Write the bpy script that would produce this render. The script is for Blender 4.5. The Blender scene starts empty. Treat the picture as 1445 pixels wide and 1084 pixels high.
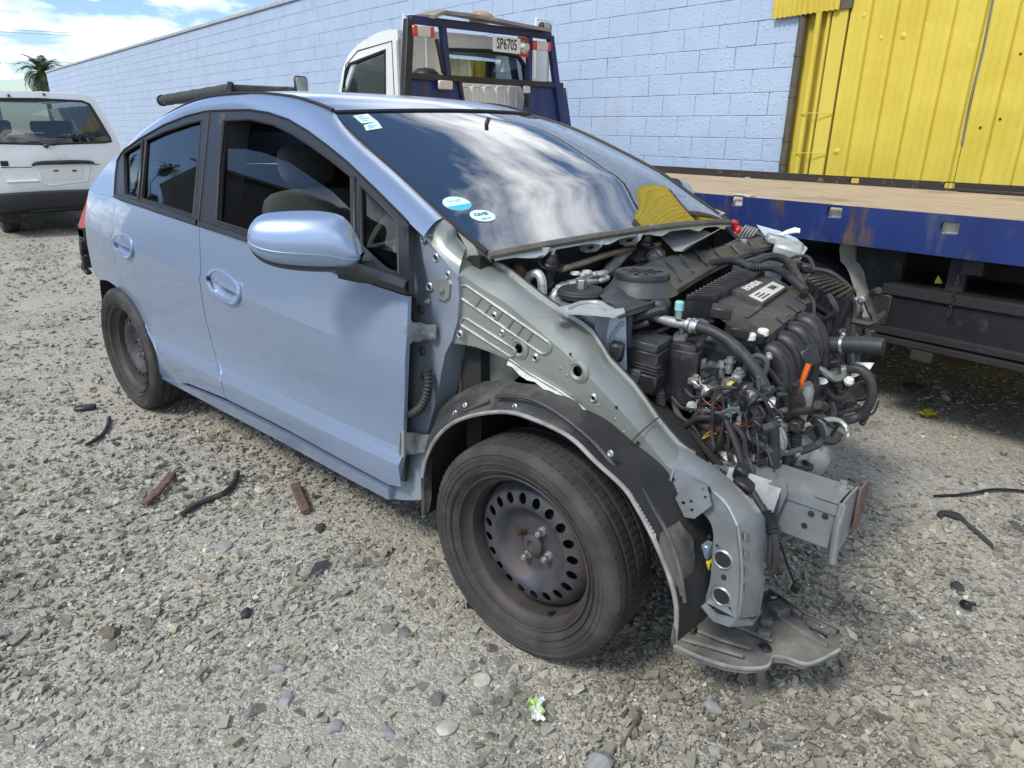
import bpy, bmesh, math, random
import numpy as np
from mathutils import Vector, Matrix, Euler
from mathutils.geometry import delaunay_2d_cdt
rnd = random.Random(7)
R_ = math.radians
scene = bpy.context.scene
COL = scene.collection

# ------------------------------------------------------------------ camera
CAM = np.array([0.9959, -1.9710, 1.3378]); YAW, PITCH, ROLL = 2.29809, -0.355969, 0.0098162
FPX, PW, PH = 969.75, 1445.0, 1084.0
def cam_axes():
    f = np.array([math.cos(PITCH)*math.cos(YAW), math.cos(PITCH)*math.sin(YAW), math.sin(PITCH)])
    r = np.array([math.sin(YAW), -math.cos(YAW), 0.0]); u = np.cross(r, f)
    c, s = math.cos(ROLL), math.sin(ROLL)
    return c*r + s*u, -s*r + c*u, f
CR, CU, CF = cam_axes()
cd = bpy.data.cameras.new('camera'); cam = bpy.data.objects.new('camera', cd); COL.objects.link(cam)
cd.sensor_fit = 'HORIZONTAL'; cd.sensor_width = 36.0; cd.lens = FPX/PW*36.0
cd.clip_start = 0.05; cd.clip_end = 3000
cam.matrix_world = Matrix(((CR[0], CU[0], -CF[0], CAM[0]), (CR[1], CU[1], -CF[1], CAM[1]), (CR[2], CU[2], -CF[2], CAM[2]), (0, 0, 0, 1)))
scene.camera = cam

# ------------------------------------------------------------------ sky, sun, exposure
SUN_DIR = Vector((0.10, 1.0, -1.20)).normalized()          # the way the light travels
sun_el = math.asin(-SUN_DIR.z); sun_az = math.atan2(-SUN_DIR.x, -SUN_DIR.y)
ZSEED = 13.1
world = bpy.data.worlds.new('World'); scene.world = world; world.use_nodes = True
def build_world():
    nt = world.node_tree; N = nt.nodes; L = nt.links; N.clear()
    def n(t, **k):
        o = N.new(t)
        for a, b in k.items(): setattr(o, a, b)
        return o
    def math_(op, a, b=None, c=None):
        o = n('ShaderNodeMath', operation=op)
        for i, v in enumerate((a, b, c)):
            if v is None: continue
            if isinstance(v, (int, float)): o.inputs[i].default_value = v
            else: L.new(v, o.inputs[i])
        return o.outputs[0]
    sky = n('ShaderNodeTexSky', sky_type='NISHITA'); sky.sun_disc = False
    sky.sun_elevation = sun_el; sky.sun_rotation = sun_az; sky.air_density = 1.0; sky.dust_density = 0.6; sky.ozone_density = 1.6
    tc = n('ShaderNodeTexCoord'); sx = n('ShaderNodeSeparateXYZ'); L.new(tc.outputs['Generated'], sx.inputs[0])
    z = math_('ADD', math_('MAXIMUM', sx.outputs[2], 0.0), 0.16)
    cx = n('ShaderNodeCombineXYZ'); L.new(math_('DIVIDE', sx.outputs[0], z), cx.inputs[0]); L.new(math_('DIVIDE', sx.outputs[1], z), cx.inputs[1]); cx.inputs[2].default_value = ZSEED
    n1 = n('ShaderNodeTexNoise'); n1.inputs['Scale'].default_value = 1.25; n1.inputs['Detail'].default_value = 9; n1.inputs['Roughness'].default_value = 0.56; n1.inputs['Distortion'].default_value = 0.0
    L.new(cx.outputs[0], n1.inputs['Vector'])
    n2 = n('ShaderNodeTexNoise'); n2.inputs['Scale'].default_value = 2.4; n2.inputs['Detail'].default_value = 6; L.new(cx.outputs[0], n2.inputs['Vector'])
    r1 = n('ShaderNodeValToRGB'); r1.color_ramp.elements[0].position = 0.485; r1.color_ramp.elements[1].position = 0.60
    L.new(n1.outputs['Fac'], r1.inputs['Fac'])
    r2 = n('ShaderNodeValToRGB'); r2.color_ramp.elements[0].position = 0.3; r2.color_ramp.elements[1].position = 0.7
    r2.color_ramp.elements[0].color = (7.0, 7.4, 8.0, 1); r2.color_ramp.elements[1].color = (15.0, 15.2, 15.2, 1)
    L.new(n2.outputs['Fac'], r2.inputs['Fac'])
    sk = n('ShaderNodeMix', data_type='RGBA', blend_type='MULTIPLY'); sk.inputs[0].default_value = 1.0
    L.new(sky.outputs[0], sk.inputs[6]); sk.inputs[7].default_value = (0.86, 0.97, 1.08, 1)
    mx = n('ShaderNodeMix', data_type='RGBA'); L.new(r1.outputs[0], mx.inputs[0]); L.new(sk.outputs[2], mx.inputs[6]); L.new(r2.outputs[0], mx.inputs[7])
    bg = n('ShaderNodeBackground'); bg.inputs['Strength'].default_value = 0.13; L.new(mx.outputs[2], bg.inputs['Color'])
    out = n('ShaderNodeOutputWorld'); L.new(bg.outputs[0], out.inputs['Surface'])
build_world()
sd_ = bpy.data.lights.new('sun', 'SUN'); sun = bpy.data.objects.new('sun', sd_); COL.objects.link(sun)
sd_.energy = 2.2; sd_.angle = R_(12.0); sd_.color = (1.0, 0.955, 0.88)
sun.rotation_euler = SUN_DIR.to_track_quat('-Z', 'Y').to_euler()
scene.view_settings.view_transform = 'Standard'; scene.view_settings.look = 'None'
scene.view_settings.exposure = 0.35; scene.view_settings.gamma = 1.0
try: scene.view_settings.use_curve_mapping = False
except Exception: pass
scene.cycles.max_bounces = 8; scene.cycles.transparent_max_bounces = 12
scene.cycles.use_denoising = True

# ------------------------------------------------------------------ measuring: a photographed spot on a real plane
def ray(x, y): return CR*((x-PW/2)/FPX) + CU*((PH/2-y)/FPX) + CF
def _on(x, y, a, v):
    d = ray(x, y); return CAM + d*((v-CAM[a])/d[a])
def onX(x, y, v): return _on(x, y, 0, v)
def onY(x, y, v): return _on(x, y, 1, v)
def onZ(x, y, v): return _on(x, y, 2, v)
def onPl(x, y, P, n):
    d = ray(x, y); return CAM + d*(np.dot(P-CAM, n)/np.dot(d, n))
def V(*a): return np.array(a, float)

# wall frame: s runs along the block wall away from the camera, d is the distance out from its face
WD = V(-0.99203, 0.126, 0); WD /= np.linalg.norm(WD); WN = V(-WD[1], WD[0], 0)
if WN[1] > 0: WN = -WN
WP = CAM - WN*6.25; WP[2] = 0
def W(s, d, z): return WP + WD*s + WN*d + V(0, 0, z)
def w_at(x, y, d):
    q = onPl(x, y, WP+WN*d, WN); return float(np.dot(q-WP, WD)), float(q[2])
def w_ats(x, y, s):
    q = onPl(x, y, WP+WD*s, WD); return float(np.dot(q-WP, WN)), float(q[2])

# ------------------------------------------------------------------ mesh builder
def crom(pts, n=6, closed=False):
    P = [np.array(p, float) for p in pts]
    if len(P) < 3: return P
    out = []; m = len(P); rng = range(m if closed else m-1)
    for i in rng:
        if closed: p0, p1, p2, p3 = P[i-1], P[i], P[(i+1) % m], P[(i+2) % m]
        else: p0, p1, p2, p3 = P[max(i-1, 0)], P[i], P[i+1], P[min(i+2, m-1)]
        for k in range(n):
            t = k/n
            out.append(0.5*((2*p1)+(-p0+p2)*t+(2*p0-5*p1+4*p2-p3)*t*t+(-p0+3*p1-3*p2+p3)*t**3))
    if not closed: out.append(P[-1])
    return out
def frame(axis):
    a = np.array(axis, float); a /= np.linalg.norm(a)
    t = V(0, 0, 1) if abs(a[2]) < 0.9 else V(1, 0, 0)
    u = np.cross(t, a); u /= np.linalg.norm(u); return u, np.cross(a, u), a
def rot3(rx=0, ry=0, rz=0): return np.array(Euler((rx, ry, rz)).to_matrix())
class MB:
    def __init__(s): s.v = []; s.f = []
    def add(s, v, f):
        o = len(s.v); s.v += [tuple(map(float, p)) for p in v]; s.f += [tuple(i+o for i in q) for q in f]; return s
    def box(s, c, size, R=None, bev=0.0):
        h = np.array(size, float)/2; c = np.array(c, float); R = np.eye(3) if R is None else np.array(R)
        b = min(bev, *(h*0.9)); V_ = []; idx = {}
        for sx in (-1, 1):
            for sy in (-1, 1):
                for sz in (-1, 1):
                    sg = np.array((sx, sy, sz))
                    if b <= 0: idx[(sx, sy, sz)] = (len(V_),)*3; V_.append(sg*h)
                    else:
                        idx[(sx, sy, sz)] = (len(V_), len(V_)+1, len(V_)+2)
                        for a in range(3):
                            q = sg*(h-b); q[a] = sg[a]*h[a]; V_.append(q)
        F = []
        for a in range(3):
            u, w = (a+1) % 3, (a+2) % 3
            for sg in (-1, 1):
                cs = []
                for (p, q) in ((-1, -1), (1, -1), (1, 1), (-1, 1)):
                    k = [0]*3; k[a] = sg; k[u] = p; k[w] = q; cs.append(idx[tuple(k)][a])
                F.append(tuple(cs if sg > 0 else cs[::-1]))
        if b > 0:
            for a in range(3):
                u, w = (a+1) % 3, (a+2) % 3
                for p in (-1, 1):
                    for q in (-1, 1):
                        k0 = [0]*3; k1 = [0]*3; k0[a] = -1; k1[a] = 1
                        for k in (k0, k1): k[u] = p; k[w] = q
                        k0 = tuple(k0); k1 = tuple(k1)
                        f = (idx[k0][u], idx[k1][u], idx[k1][w], idx[k0][w]); F.append(f if p*q < 0 else f[::-1])
            for k, t in idx.items(): F.append(t if k[0]*k[1]*k[2] > 0 else t[::-1])
        return s.add([c + R @ q for q in V_], F)
    def beam(s, a, b, w, h, up=(0, 0, 1), bev=0.0):
        a = np.array(a, float); b = np.array(b, float); x = b-a; L = np.linalg.norm(x); x /= L
        y = np.cross(np.array(up, float), x); y /= np.linalg.norm(y); z = np.cross(x, y)
        return s.box((a+b)/2, (L, w, h), np.stack([x, y, z], 1), bev)
    def tube(s, pts, r, seg=8, sm=0, caps=True, closed=False):
        if sm: 
            rr = r
            if not np.isscalar(r):
                rr = [float(q[0]) for q in crom([(k,) for k in r], sm, closed)]
            P = crom(pts, sm, closed)
        else: P = [np.array(p, float) for p in pts]; rr = r
        n = len(P); rad = [rr]*n if np.isscalar(rr) else list(rr)
        T = [P[(i+1) % n]-P[i-1] if closed else P[min(i+1, n-1)]-P[max(i-1, 0)] for i in range(n)]
        T = [t/(np.linalg.norm(t)+1e-12) for t in T]
        u, w, _ = frame(T[0]); vs = []
        for i in range(n):
            u = u-T[i]*np.dot(u, T[i]); u /= np.linalg.norm(u)+1e-12; w = np.cross(T[i], u)
            for k in range(seg):
                a = 2*math.pi*k/seg; vs.append(P[i]+rad[i]*(math.cos(a)*u+math.sin(a)*w))
        F = []
        for i in range(n if closed else n-1):
            j = (i+1) % n
            for k in range(seg):
                k2 = (k+1) % seg; F.append((i*seg+k, i*seg+k2, j*seg+k2, j*seg+k))
        if caps and not closed:
            F.append(tuple(range(seg))[::-1]); F.append(tuple((n-1)*seg+k for k in range(seg)))
        return s.add(vs, F)
    def ribbed(s, pts, r, seg=8, pitch=0.008, dr=0.0018):
        P = crom(pts, 8); L = [0]
        for a, b in zip(P, P[1:]): L.append(L[-1]+np.linalg.norm(b-a))
        n = max(4, int(L[-1]/pitch*2)); Q = []; 
        for k in range(n+1):
            t = L[-1]*k/n; i = min(max(np.searchsorted(L, t)-1, 0), len(P)-2)
            Q.append(P[i]+(P[i+1]-P[i])*((t-L[i])/max(L[i+1]-L[i], 1e-9)))
        return s.tube(Q, [r+dr*(1 if k % 2 else -1) for k in range(n+1)], seg)
    def lathe(s, prof, o, axis, seg=24, caps=False, full=2*math.pi):
        u, w, a = frame(axis); o = np.array(o, float); vs = []; F = []; n = len(prof)
        cl = abs(full-2*math.pi) < 1e-6; m = seg if cl else seg+1
        for k in range(m):
            t = full*k/seg; e = math.cos(t)*u+math.sin(t)*w
            vs += [o+e*r+a*h for r, h in prof]
        for k in range(seg):
            k2 = (k+1) % m
            for i in range(n-1): F.append((k*n+i, k2*n+i, k2*n+i+1, k*n+i+1))
        if caps and cl:
            F.append(tuple(k*n for k in range(m))); F.append(tuple(k*n+n-1 for k in range(m))[::-1])
        return s.add(vs, F)
    def cyl(s, a, b, r, seg=14, r2=None, bev=0.0):
        a = np.array(a, float); b = np.array(b, float); L = np.linalg.norm(b-a); r2 = r if r2 is None else r2
        if bev: p = [(0, 0), (r-bev, 0), (r, bev), (r2, L-bev), (r2-bev, L), (0, L)]
        else: p = [(0, 0), (r, 0), (r2, L), (0, L)]
        return s.lathe(p, a, b-a, seg)
    def bolt(s, o, axis, r=0.008, h=0.006):
        u, w, a = frame(axis); o = np.array(o, float)
        s.cyl(o, o+a*h*0.35, r*1.5, 12); return s.cyl(o+a*h*0.3, o+a*h*1.2, r, 6, r*0.9)
    def grid(s, rows, closed=False):
        n = len(rows[0]); vs = [p for r in rows for p in r]; F = []
        for i in range(len(rows)-1):
            for k in range(n if closed else n-1): F.append((i*n+k, i*n+(k+1) % n, (i+1)*n+(k+1) % n, (i+1)*n+k))
        return s.add(vs, F)
    def slab(s, rows, t):                       # a sheet with thickness t (along its normals) and closed rims
        G = np.array(rows, float); a, b = G.shape[:2]
        du = np.gradient(G, axis=0) if a > 1 else 0; dv = np.gradient(G, axis=1)
        N = np.cross(du, dv); N /= np.linalg.norm(N, axis=2, keepdims=True)+1e-12
        B = G-N*t; s.grid(G.tolist()); s.grid(B[:, ::-1].tolist())
        for e, f in ((G[0], B[0]), (G[-1], B[-1]), (G[:, 0], B[:, 0]), (G[:, -1], B[:, -1])): s.grid([e.tolist(), f.tolist()])
        return s
    def plate(s, poly, t, holes=(), step=0, fn=None):
        """flat plate: poly of 3-D points, thickness t behind it; holes are 3-D loops on the same plane"""
        P = np.array(poly, float); o = P.mean(0); nrm = np.zeros(3)
        for i in range(len(P)): nrm += np.cross(P[i]-o, P[(i+1) % len(P)]-o)
        u, w, a = frame(nrm); to2 = lambda q: (float(np.dot(q-o, u)), float(np.dot(q-o, w)))
        v2, tri = cdt([to2(p) for p in P], [[to2(np.array(q, float)) for q in h] for h in holes], step)
        fr = [o+u*x+w*y for x, y in v2]
        if fn: fr = [fn(p, x, y) for p, (x, y) in zip(fr, v2)]
        s.add(fr, tri)
        if t:
            s.add([p-a*t for p in fr], [q[::-1] for q in tri])
            for e in border(tri): s.add([fr[e[0]], fr[e[1]], fr[e[1]]-a*t, fr[e[0]]-a*t], [(0, 3, 2, 1)])
        return s
    def build(s, name, mat, parent=None, ang=38, flip=False):
        me = bpy.data.meshes.new(name); inv = None
        if parent is not None and tuple(parent_w(parent)) != (0, 0, 0):
            o = parent_w(parent); vv = [(p[0]-o[0], p[1]-o[1], p[2]-o[2]) for p in s.v]
        else: vv = s.v
        me.from_pydata(vv, [], s.f)
        me.materials.append(mat); me.polygons.foreach_set('use_smooth', [True]*len(me.polygons))
        me.validate(); me.update()
        try: me.set_sharp_from_angle(angle=R_(ang))
        except Exception: pass
        ob = bpy.data.objects.new(name, me); COL.objects.link(ob)
        if parent is not None: ob.parent = parent
        return ob
_W = {}
def parent_w(o):
    p = V(0, 0, 0)
    while o is not None: p = p+np.array(o.location); o = o.parent
    return p
def border(tri):
    E = {}
    for t in tri:
        for i in range(3):
            a, b = t[i], t[(i+1) % 3]
            if (b, a) in E: del E[(b, a)]
            else: E[(a, b)] = 1
    return list(E)
def inside(p, poly):
    x, y = p; c = False; j = len(poly)-1
    for i in range(len(poly)):
        xi, yi = poly[i]; xj, yj = poly[j]
        if (yi > y) != (yj > y) and x < (xj-xi)*(y-yi)/(yj-yi)+xi: c = not c
        j = i
    return c
def cdt(poly, holes=(), step=0, lines=()):
    vs = []; ed = []
    for loop in [poly]+list(holes):
        o = len(vs); m = len(loop); vs += [Vector(p) for p in loop]; ed += [(o+i, o+(i+1) % m) for i in range(m)]
    for l in lines:
        o = len(vs); vs += [Vector(p) for p in l]; ed += [(o+i, o+i+1) for i in range(len(l)-1)]
    if step:
        P = np.array(poly); lo = P.min(0); hi = P.max(0); seg = []
        for loop in [poly]+list(holes)+[None]:
            if loop is None: continue
            for i in range(len(loop)): seg.append((np.array(loop[i]), np.array(loop[(i+1) % len(loop)])))
        for l in lines:
            for i in range(len(l)-1): seg.append((np.array(l[i]), np.array(l[i+1])))
        A = np.array([q[0] for q in seg]); D = np.array([q[1] for q in seg])-A; LL = (D**2).sum(1)+1e-12
        for j, y in enumerate(np.arange(lo[1]+step/2, hi[1], step)):
            for x in np.arange(lo[0]+step*(0.5 if j % 2 else 0.25), hi[0], step):
                if not inside((x, y), poly) or any(inside((x, y), h) for h in holes): continue
                q = np.array((x, y)); t = np.clip(((q-A)*D).sum(1)/LL, 0, 1)
                if np.min(((A+D*t[:, None]-q)**2).sum(1)) > (step*0.35)**2: vs.append(Vector((x, y)))
    r = delaunay_2d_cdt(vs, ed, [], 0, 1e-6)
    v2 = [(p.x, p.y) for p in r[0]]; tri = []
    for f in r[2]:
        c = (sum(v2[i][0] for i in f)/3, sum(v2[i][1] for i in f)/3)
        if inside(c, poly) and not any(inside(c, h) for h in holes):
            a, b, d = (v2[i] for i in f)
            cr = (b[0]-a[0])*(d[1]-a[1])-(b[1]-a[1])*(d[0]-a[0])
            if abs(cr) > 1e-10: tri.append(tuple(f) if cr > 0 else tuple(f)[::-1])
    return v2, tri
def circ2(cx, cy, rx, ry=None, n=14, rot=0):
    ry = rx if ry is None else ry
    return [(cx+rx*math.cos(t)*math.cos(rot)-ry*math.sin(t)*math.sin(rot), cy+rx*math.cos(t)*math.sin(rot)+ry*math.sin(t)*math.cos(rot)) for t in (2*math.pi*k/n for k in range(n))]

# ------------------------------------------------------------------ things, labels, copies
def tag(o, label=None, cat=None, group=None, kind=None):
    for k, v in (('label', label), ('category', cat), ('group', group), ('kind', kind)):
        if v: o[k] = v
    return o
def thing(name, loc, label, cat, group=None):
    o = bpy.data.objects.new(name, None); COL.objects.link(o); o.location = Vector(loc); o.empty_display_size = 0.1
    return tag(o, label, cat, group)
def part_empty(name, loc, parent):
    o = bpy.data.objects.new(name, None); COL.objects.link(o); o.parent = parent
    o.location = Vector(np.array(loc, float)-parent_w(parent)); o.empty_display_size = 0.1; return o
def copy_tree(o, parent=None):
    c = o.copy(); COL.objects.link(c)
    if parent is not None: c.parent = parent
    for ch in list(o.children): copy_tree(ch, c)
    return c

# ------------------------------------------------------------------ materials
def mat(name, col, rough=0.6, metal=0.0, coat=0.0, spec=0.5, var=0.0, vscale=6.0, dirt=0.0, dcol=(0.22, 0.19, 0.15), dscale=3.0,
        bump=0.0, bscale=60.0, rust=0.0, rcol=(0.16, 0.06, 0.025), rscale=9.0, rgh_var=0.0, detail=6.0, stretch=None, extra=None, world=False):
    m = bpy.data.materials.new(name); m.use_nodes = True; nt = m.node_tree; N = nt.nodes; L = nt.links
    b = N['Principled BSDF']; b.inputs['Roughness'].default_value = rough; b.inputs['Metallic'].default_value = metal
    b.inputs['Specular IOR Level'].default_value = spec
    if coat: b.inputs['Coat Weight'].default_value = coat; b.inputs['Coat Roughness'].default_value = 0.04
    tc = N.new('ShaderNodeTexCoord'); vec = tc.outputs['Object'] if not world else N.new('ShaderNodeNewGeometry').outputs['Position']
    if stretch:
        mp = N.new('ShaderNodeMapping'); mp.inputs['Scale'].default_value = stretch; L.new(vec, mp.inputs[0]); vec = mp.outputs[0]
    def noise(sc, det=detail, rg=0.6):
        n = N.new('ShaderNodeTexNoise'); n.inputs['Scale'].default_value = sc; n.inputs['Detail'].default_value = det; n.inputs['Roughness'].default_value = rg
        L.new(vec, n.inputs['Vector']); return n.outputs['Fac']
    def ramp(s, lo, hi):
        r = N.new('ShaderNodeMapRange'); r.inputs[1].default_value = lo; r.inputs[2].default_value = hi; L.new(s, r.inputs[0]); return r.outputs[0]
    def mix(f, a, c, bt='MIX'):
        x = N.new('ShaderNodeMix'); x.data_type = 'RGBA'; x.blend_type = bt
        if hasattr(f, 'links'): L.new(f, x.inputs[0])
        else: x.inputs[0].default_value = f
        for i, q in ((6, a), (7, c)):
            if hasattr(q, 'links'): L.new(q, x.inputs[i])
            else: x.inputs[i].default_value = (*q[:3], 1)
        return x.outputs[2]
    c = tuple(col)
    if var:
        f = ramp(noise(vscale), 0.3, 0.7); c = mix(f, tuple(k*(1-var) for k in col), tuple(min(k*(1+var), 1) for k in col))
    if dirt:
        f = ramp(noise(dscale, 9, 0.68), 0.62-0.3*dirt, 0.78); c = mix(f, c, dcol)
        rr = N.new('ShaderNodeMapRange'); rr.inputs[3].default_value = rough; rr.inputs[4].default_value = 0.9; L.new(f, rr.inputs[0]); L.new(rr.outputs[0], b.inputs['Roughness'])
        if coat:
            r2 = N.new('ShaderNodeMapRange'); r2.inputs[3].default_value = coat; r2.inputs[4].default_value = 0.2; L.new(f, r2.inputs[0]); L.new(r2.outputs[0], b.inputs['Coat Weight'])
    if rust:
        f = ramp(noise(rscale, 10, 0.7), 0.72-0.4*rust, 0.76-0.3*rust); c = mix(f, c, mix(ramp(noise(rscale*6), 0.35, 0.65), rcol, tuple(k*2.1 for k in rcol)))
        if metal:
            r3 = N.new('ShaderNodeMapRange'); r3.inputs[3].default_value = metal; r3.inputs[4].default_value = 0.0; L.new(f, r3.inputs[0]); L.new(r3.outputs[0], b.inputs['Metallic'])
    if rgh_var and not dirt:
        rr = N.new('ShaderNodeMapRange'); rr.inputs[1].default_value = 0.3; rr.inputs[2].default_value = 0.7; rr.inputs[3].default_value = max(rough-rgh_var, 0.03); rr.inputs[4].default_value = min(rough+rgh_var, 1); L.new(noise(vscale*1.7), rr.inputs[0]); L.new(rr.outputs[0], b.inputs['Roughness'])
    if extra: c = extra(N, L, b, c, vec, noise, ramp, mix)
    if hasattr(c, 'links'): L.new(c, b.inputs['Base Color'])
    else: b.inputs['Base Color'].default_value = (*c[:3], 1)
    if bump:
        bp = N.new('ShaderNodeBump'); bp.inputs['Strength'].default_value = bump; bp.inputs['Distance'].default_value = 0.01; L.new(noise(bscale, 5), bp.inputs['Height']); L.new(bp.outputs[0], b.inputs['Normal'])
    return m
def glass_mat(name, tint, ior=1.5, boost=0.0, rough=0.0):
    m = bpy.data.materials.new(name); m.use_nodes = True; nt = m.node_tree; N = nt.nodes; L = nt.links; N.clear()
    t = N.new('ShaderNodeBsdfTransparent'); t.inputs[0].default_value = (*tint, 1)
    g = N.new('ShaderNodeBsdfGlossy'); g.inputs['Roughness'].default_value = rough; g.inputs['Color'].default_value = (1, 1, 1, 1)
    fr = N.new('ShaderNodeFresnel'); fr.inputs[0].default_value = ior
    mr = N.new('ShaderNodeMapRange'); mr.inputs[3].default_value = boost; mr.inputs[4].default_value = 1.0; L.new(fr.outputs[0], mr.inputs[0])
    mx = N.new('ShaderNodeMixShader'); L.new(mr.outputs[0], mx.inputs[0]); L.new(t.outputs[0], mx.inputs[1]); L.new(g.outputs[0], mx.inputs[2])
    o = N.new('ShaderNodeOutputMaterial'); L.new(mx.outputs[0], o.inputs[0]); return m
M = {}
M['paint'] = mat('car_paint', (0.295, 0.385, 0.545), 0.34, 0.5, 0.6, var=0.012, vscale=1.2, bump=0.006, bscale=1400)
M['apron'] = mat('green_grey_primer', (0.30, 0.318, 0.292), 0.36, 0.5, 0.15, var=0.10, vscale=7, dirt=0.30, dcol=(0.23, 0.21, 0.17), dscale=9, bump=0.07, bscale=90, rust=0.05, rscale=16)
M['apronblue'] = mat('thin_blue_overspray', (0.27, 0.315, 0.385), 0.40, 0.35, 0.2, var=0.10, vscale=6, dirt=0.22, dcol=(0.36, 0.37, 0.36), dscale=6, bump=0.05, bscale=90)
M['steel'] = mat('bare_painted_steel', (0.285, 0.31, 0.325), 0.36, 0.45, 0.1, var=0.18, vscale=11, dirt=0.36, dcol=(0.22, 0.205, 0.175), dscale=9, rust=0.15, rscale=8, bump=0.06, bscale=80)
M['galv'] = mat('galvanised_steel', (0.42, 0.44, 0.45), 0.38, 0.8, var=0.15, vscale=14, rust=0.10, rscale=12, bump=0.08, bscale=90)
M['alu'] = mat('cast_aluminium', (0.40, 0.40, 0.385), 0.5, 0.75, var=0.2, vscale=20, dirt=0.3, dcol=(0.14, 0.13, 0.11), dscale=14, bump=0.25, bscale=70)
M['alupipe'] = mat('aluminium_pipe', (0.62, 0.62, 0.60), 0.33, 0.9, var=0.1, vscale=15)
M['black'] = mat('black_plastic', (0.020, 0.020, 0.022), 0.46, spec=0.5, var=0.3, vscale=12, dirt=0.34, dcol=(0.085, 0.08, 0.07), dscale=13, bump=0.06, bscale=160)
M['cover'] = mat('dusty_grey_plastic', (0.050, 0.052, 0.055), 0.5, var=0.2, vscale=9, dirt=0.36, dcol=(0.13, 0.125, 0.11), dscale=12, bump=0.08, bscale=220)
M['rubber'] = mat('black_rubber', (0.03, 0.03, 0.031), 0.62, var=0.25, vscale=14, dirt=0.2, dcol=(0.11, 0.105, 0.095), dscale=12, bump=0.08, bscale=120)
M['hose'] = mat('coolant_hose_rubber', (0.030, 0.031, 0.033), 0.52, var=0.3, vscale=18, dirt=0.3, dcol=(0.10, 0.10, 0.095), dscale=20)
M['dark'] = mat('grime_and_hole_shade', (0.018, 0.018, 0.018), 0.75, var=0.4, vscale=10, bump=0.2, bscale=40)  # grime on real parts; on hole discs and backings it stands for shade
M['iron'] = mat('rusty_iron', (0.062, 0.036, 0.026), 0.8, 0.1, var=0.4, vscale=25, bump=0.3, bscale=90)
M['trim'] = mat('black_window_trim', (0.021, 0.022, 0.026), 0.34, var=0.15, vscale=8)
M['seal'] = mat('rubber_seal', (0.012, 0.012, 0.013), 0.6)
M['glass'] = glass_mat('car_glass', (0.84, 0.90, 0.88), 1.5)
M['glassw'] = glass_mat('windscreen_glass', (0.62, 0.70, 0.65), 1.75, 0.28)
M['glassdark'] = glass_mat('privacy_glass', (0.10, 0.11, 0.12), 1.7, 0.04)
M['glasspale'] = glass_mat('pale_truck_glass', (0.90, 0.96, 0.96), 1.45)
M['glassmid'] = glass_mat('shaded_van_glass', (0.33, 0.36, 0.36), 1.6, 0.03)
M['red'] = mat('red_plastic', (0.45, 0.02, 0.02), 0.35)
M['tail'] = mat('red_tail_lens', (0.55, 0.05, 0.06), 0.12, coat=0.6)
M['taill'] = mat('pale_lens', (0.62, 0.55, 0.52), 0.15, coat=0.5)
M['orange'] = mat('orange_plastic', (0.78, 0.14, 0.02), 0.4)
M['white'] = mat('white_vehicle_paint', (0.78, 0.79, 0.78), 0.3, 0, 0.5, var=0.03, vscale=3, dirt=0.06, dcol=(0.55, 0.53, 0.49), dscale=4)
M['whitep'] = mat('white_plastic', (0.75, 0.74, 0.70), 0.45, dirt=0.1, dscale=20)
M['teal'] = mat('teal_cap', (0.25, 0.55, 0.55), 0.4)
M['yellowp'] = mat('yellow_tape', (0.7, 0.5, 0.05), 0.5)
M['seat'] = mat('seat_cloth', (0.085, 0.086, 0.088), 0.9, var=0.2, vscale=20)
M['dash'] = mat('dashboard_plastic', (0.05, 0.052, 0.056), 0.7, var=0.1)
M['lining'] = mat('grey_headlining', (0.42, 0.42, 0.41), 0.9)
M['frit'] = mat('black_frit_print', (0.012, 0.013, 0.015), 0.25)
# ================================================================== setting: ground, wall, shed, far things
RW = np.stack([WD, WN, V(0, 0, 1)], 1)                     # columns: along the wall, out of the wall, up
def wbox(mb, s0, s1, d0, d1, z0, z1, bev=0.0):
    return mb.box(W((s0+s1)/2, (d0+d1)/2, (z0+z1)/2), (abs(s1-s0), abs(d1-d0), abs(z1-z0)), RW, bev)
def text_on(name, txt, size, o, u, v, mat_, parent, depth=0.0006, bold=0.0, align='CENTER', sx=1.0):
    cu = bpy.data.curves.new(name, 'FONT'); cu.body = txt; cu.size = size; cu.extrude = depth; cu.align_x = align; cu.align_y = 'CENTER'; cu.offset = bold; cu.resolution_u = 2
    tmp = bpy.data.objects.new(name, cu); COL.objects.link(tmp); dg = bpy.context.evaluated_depsgraph_get()
    me = bpy.data.meshes.new_from_object(tmp.evaluated_get(dg)); bpy.data.objects.remove(tmp)
    u = np.array(u, float); u /= np.linalg.norm(u); v = np.array(v, float); v -= u*np.dot(u, v); v /= np.linalg.norm(v); w = np.cross(u, v)
    mb = MB(); mb.add([np.array(o)+u*(p.co.x*sx)+v*p.co.y+w*p.co.z for p in me.vertices], [tuple(p.vertices) for p in me.polygons])
    return mb.build(name, mat_, parent)

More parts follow.
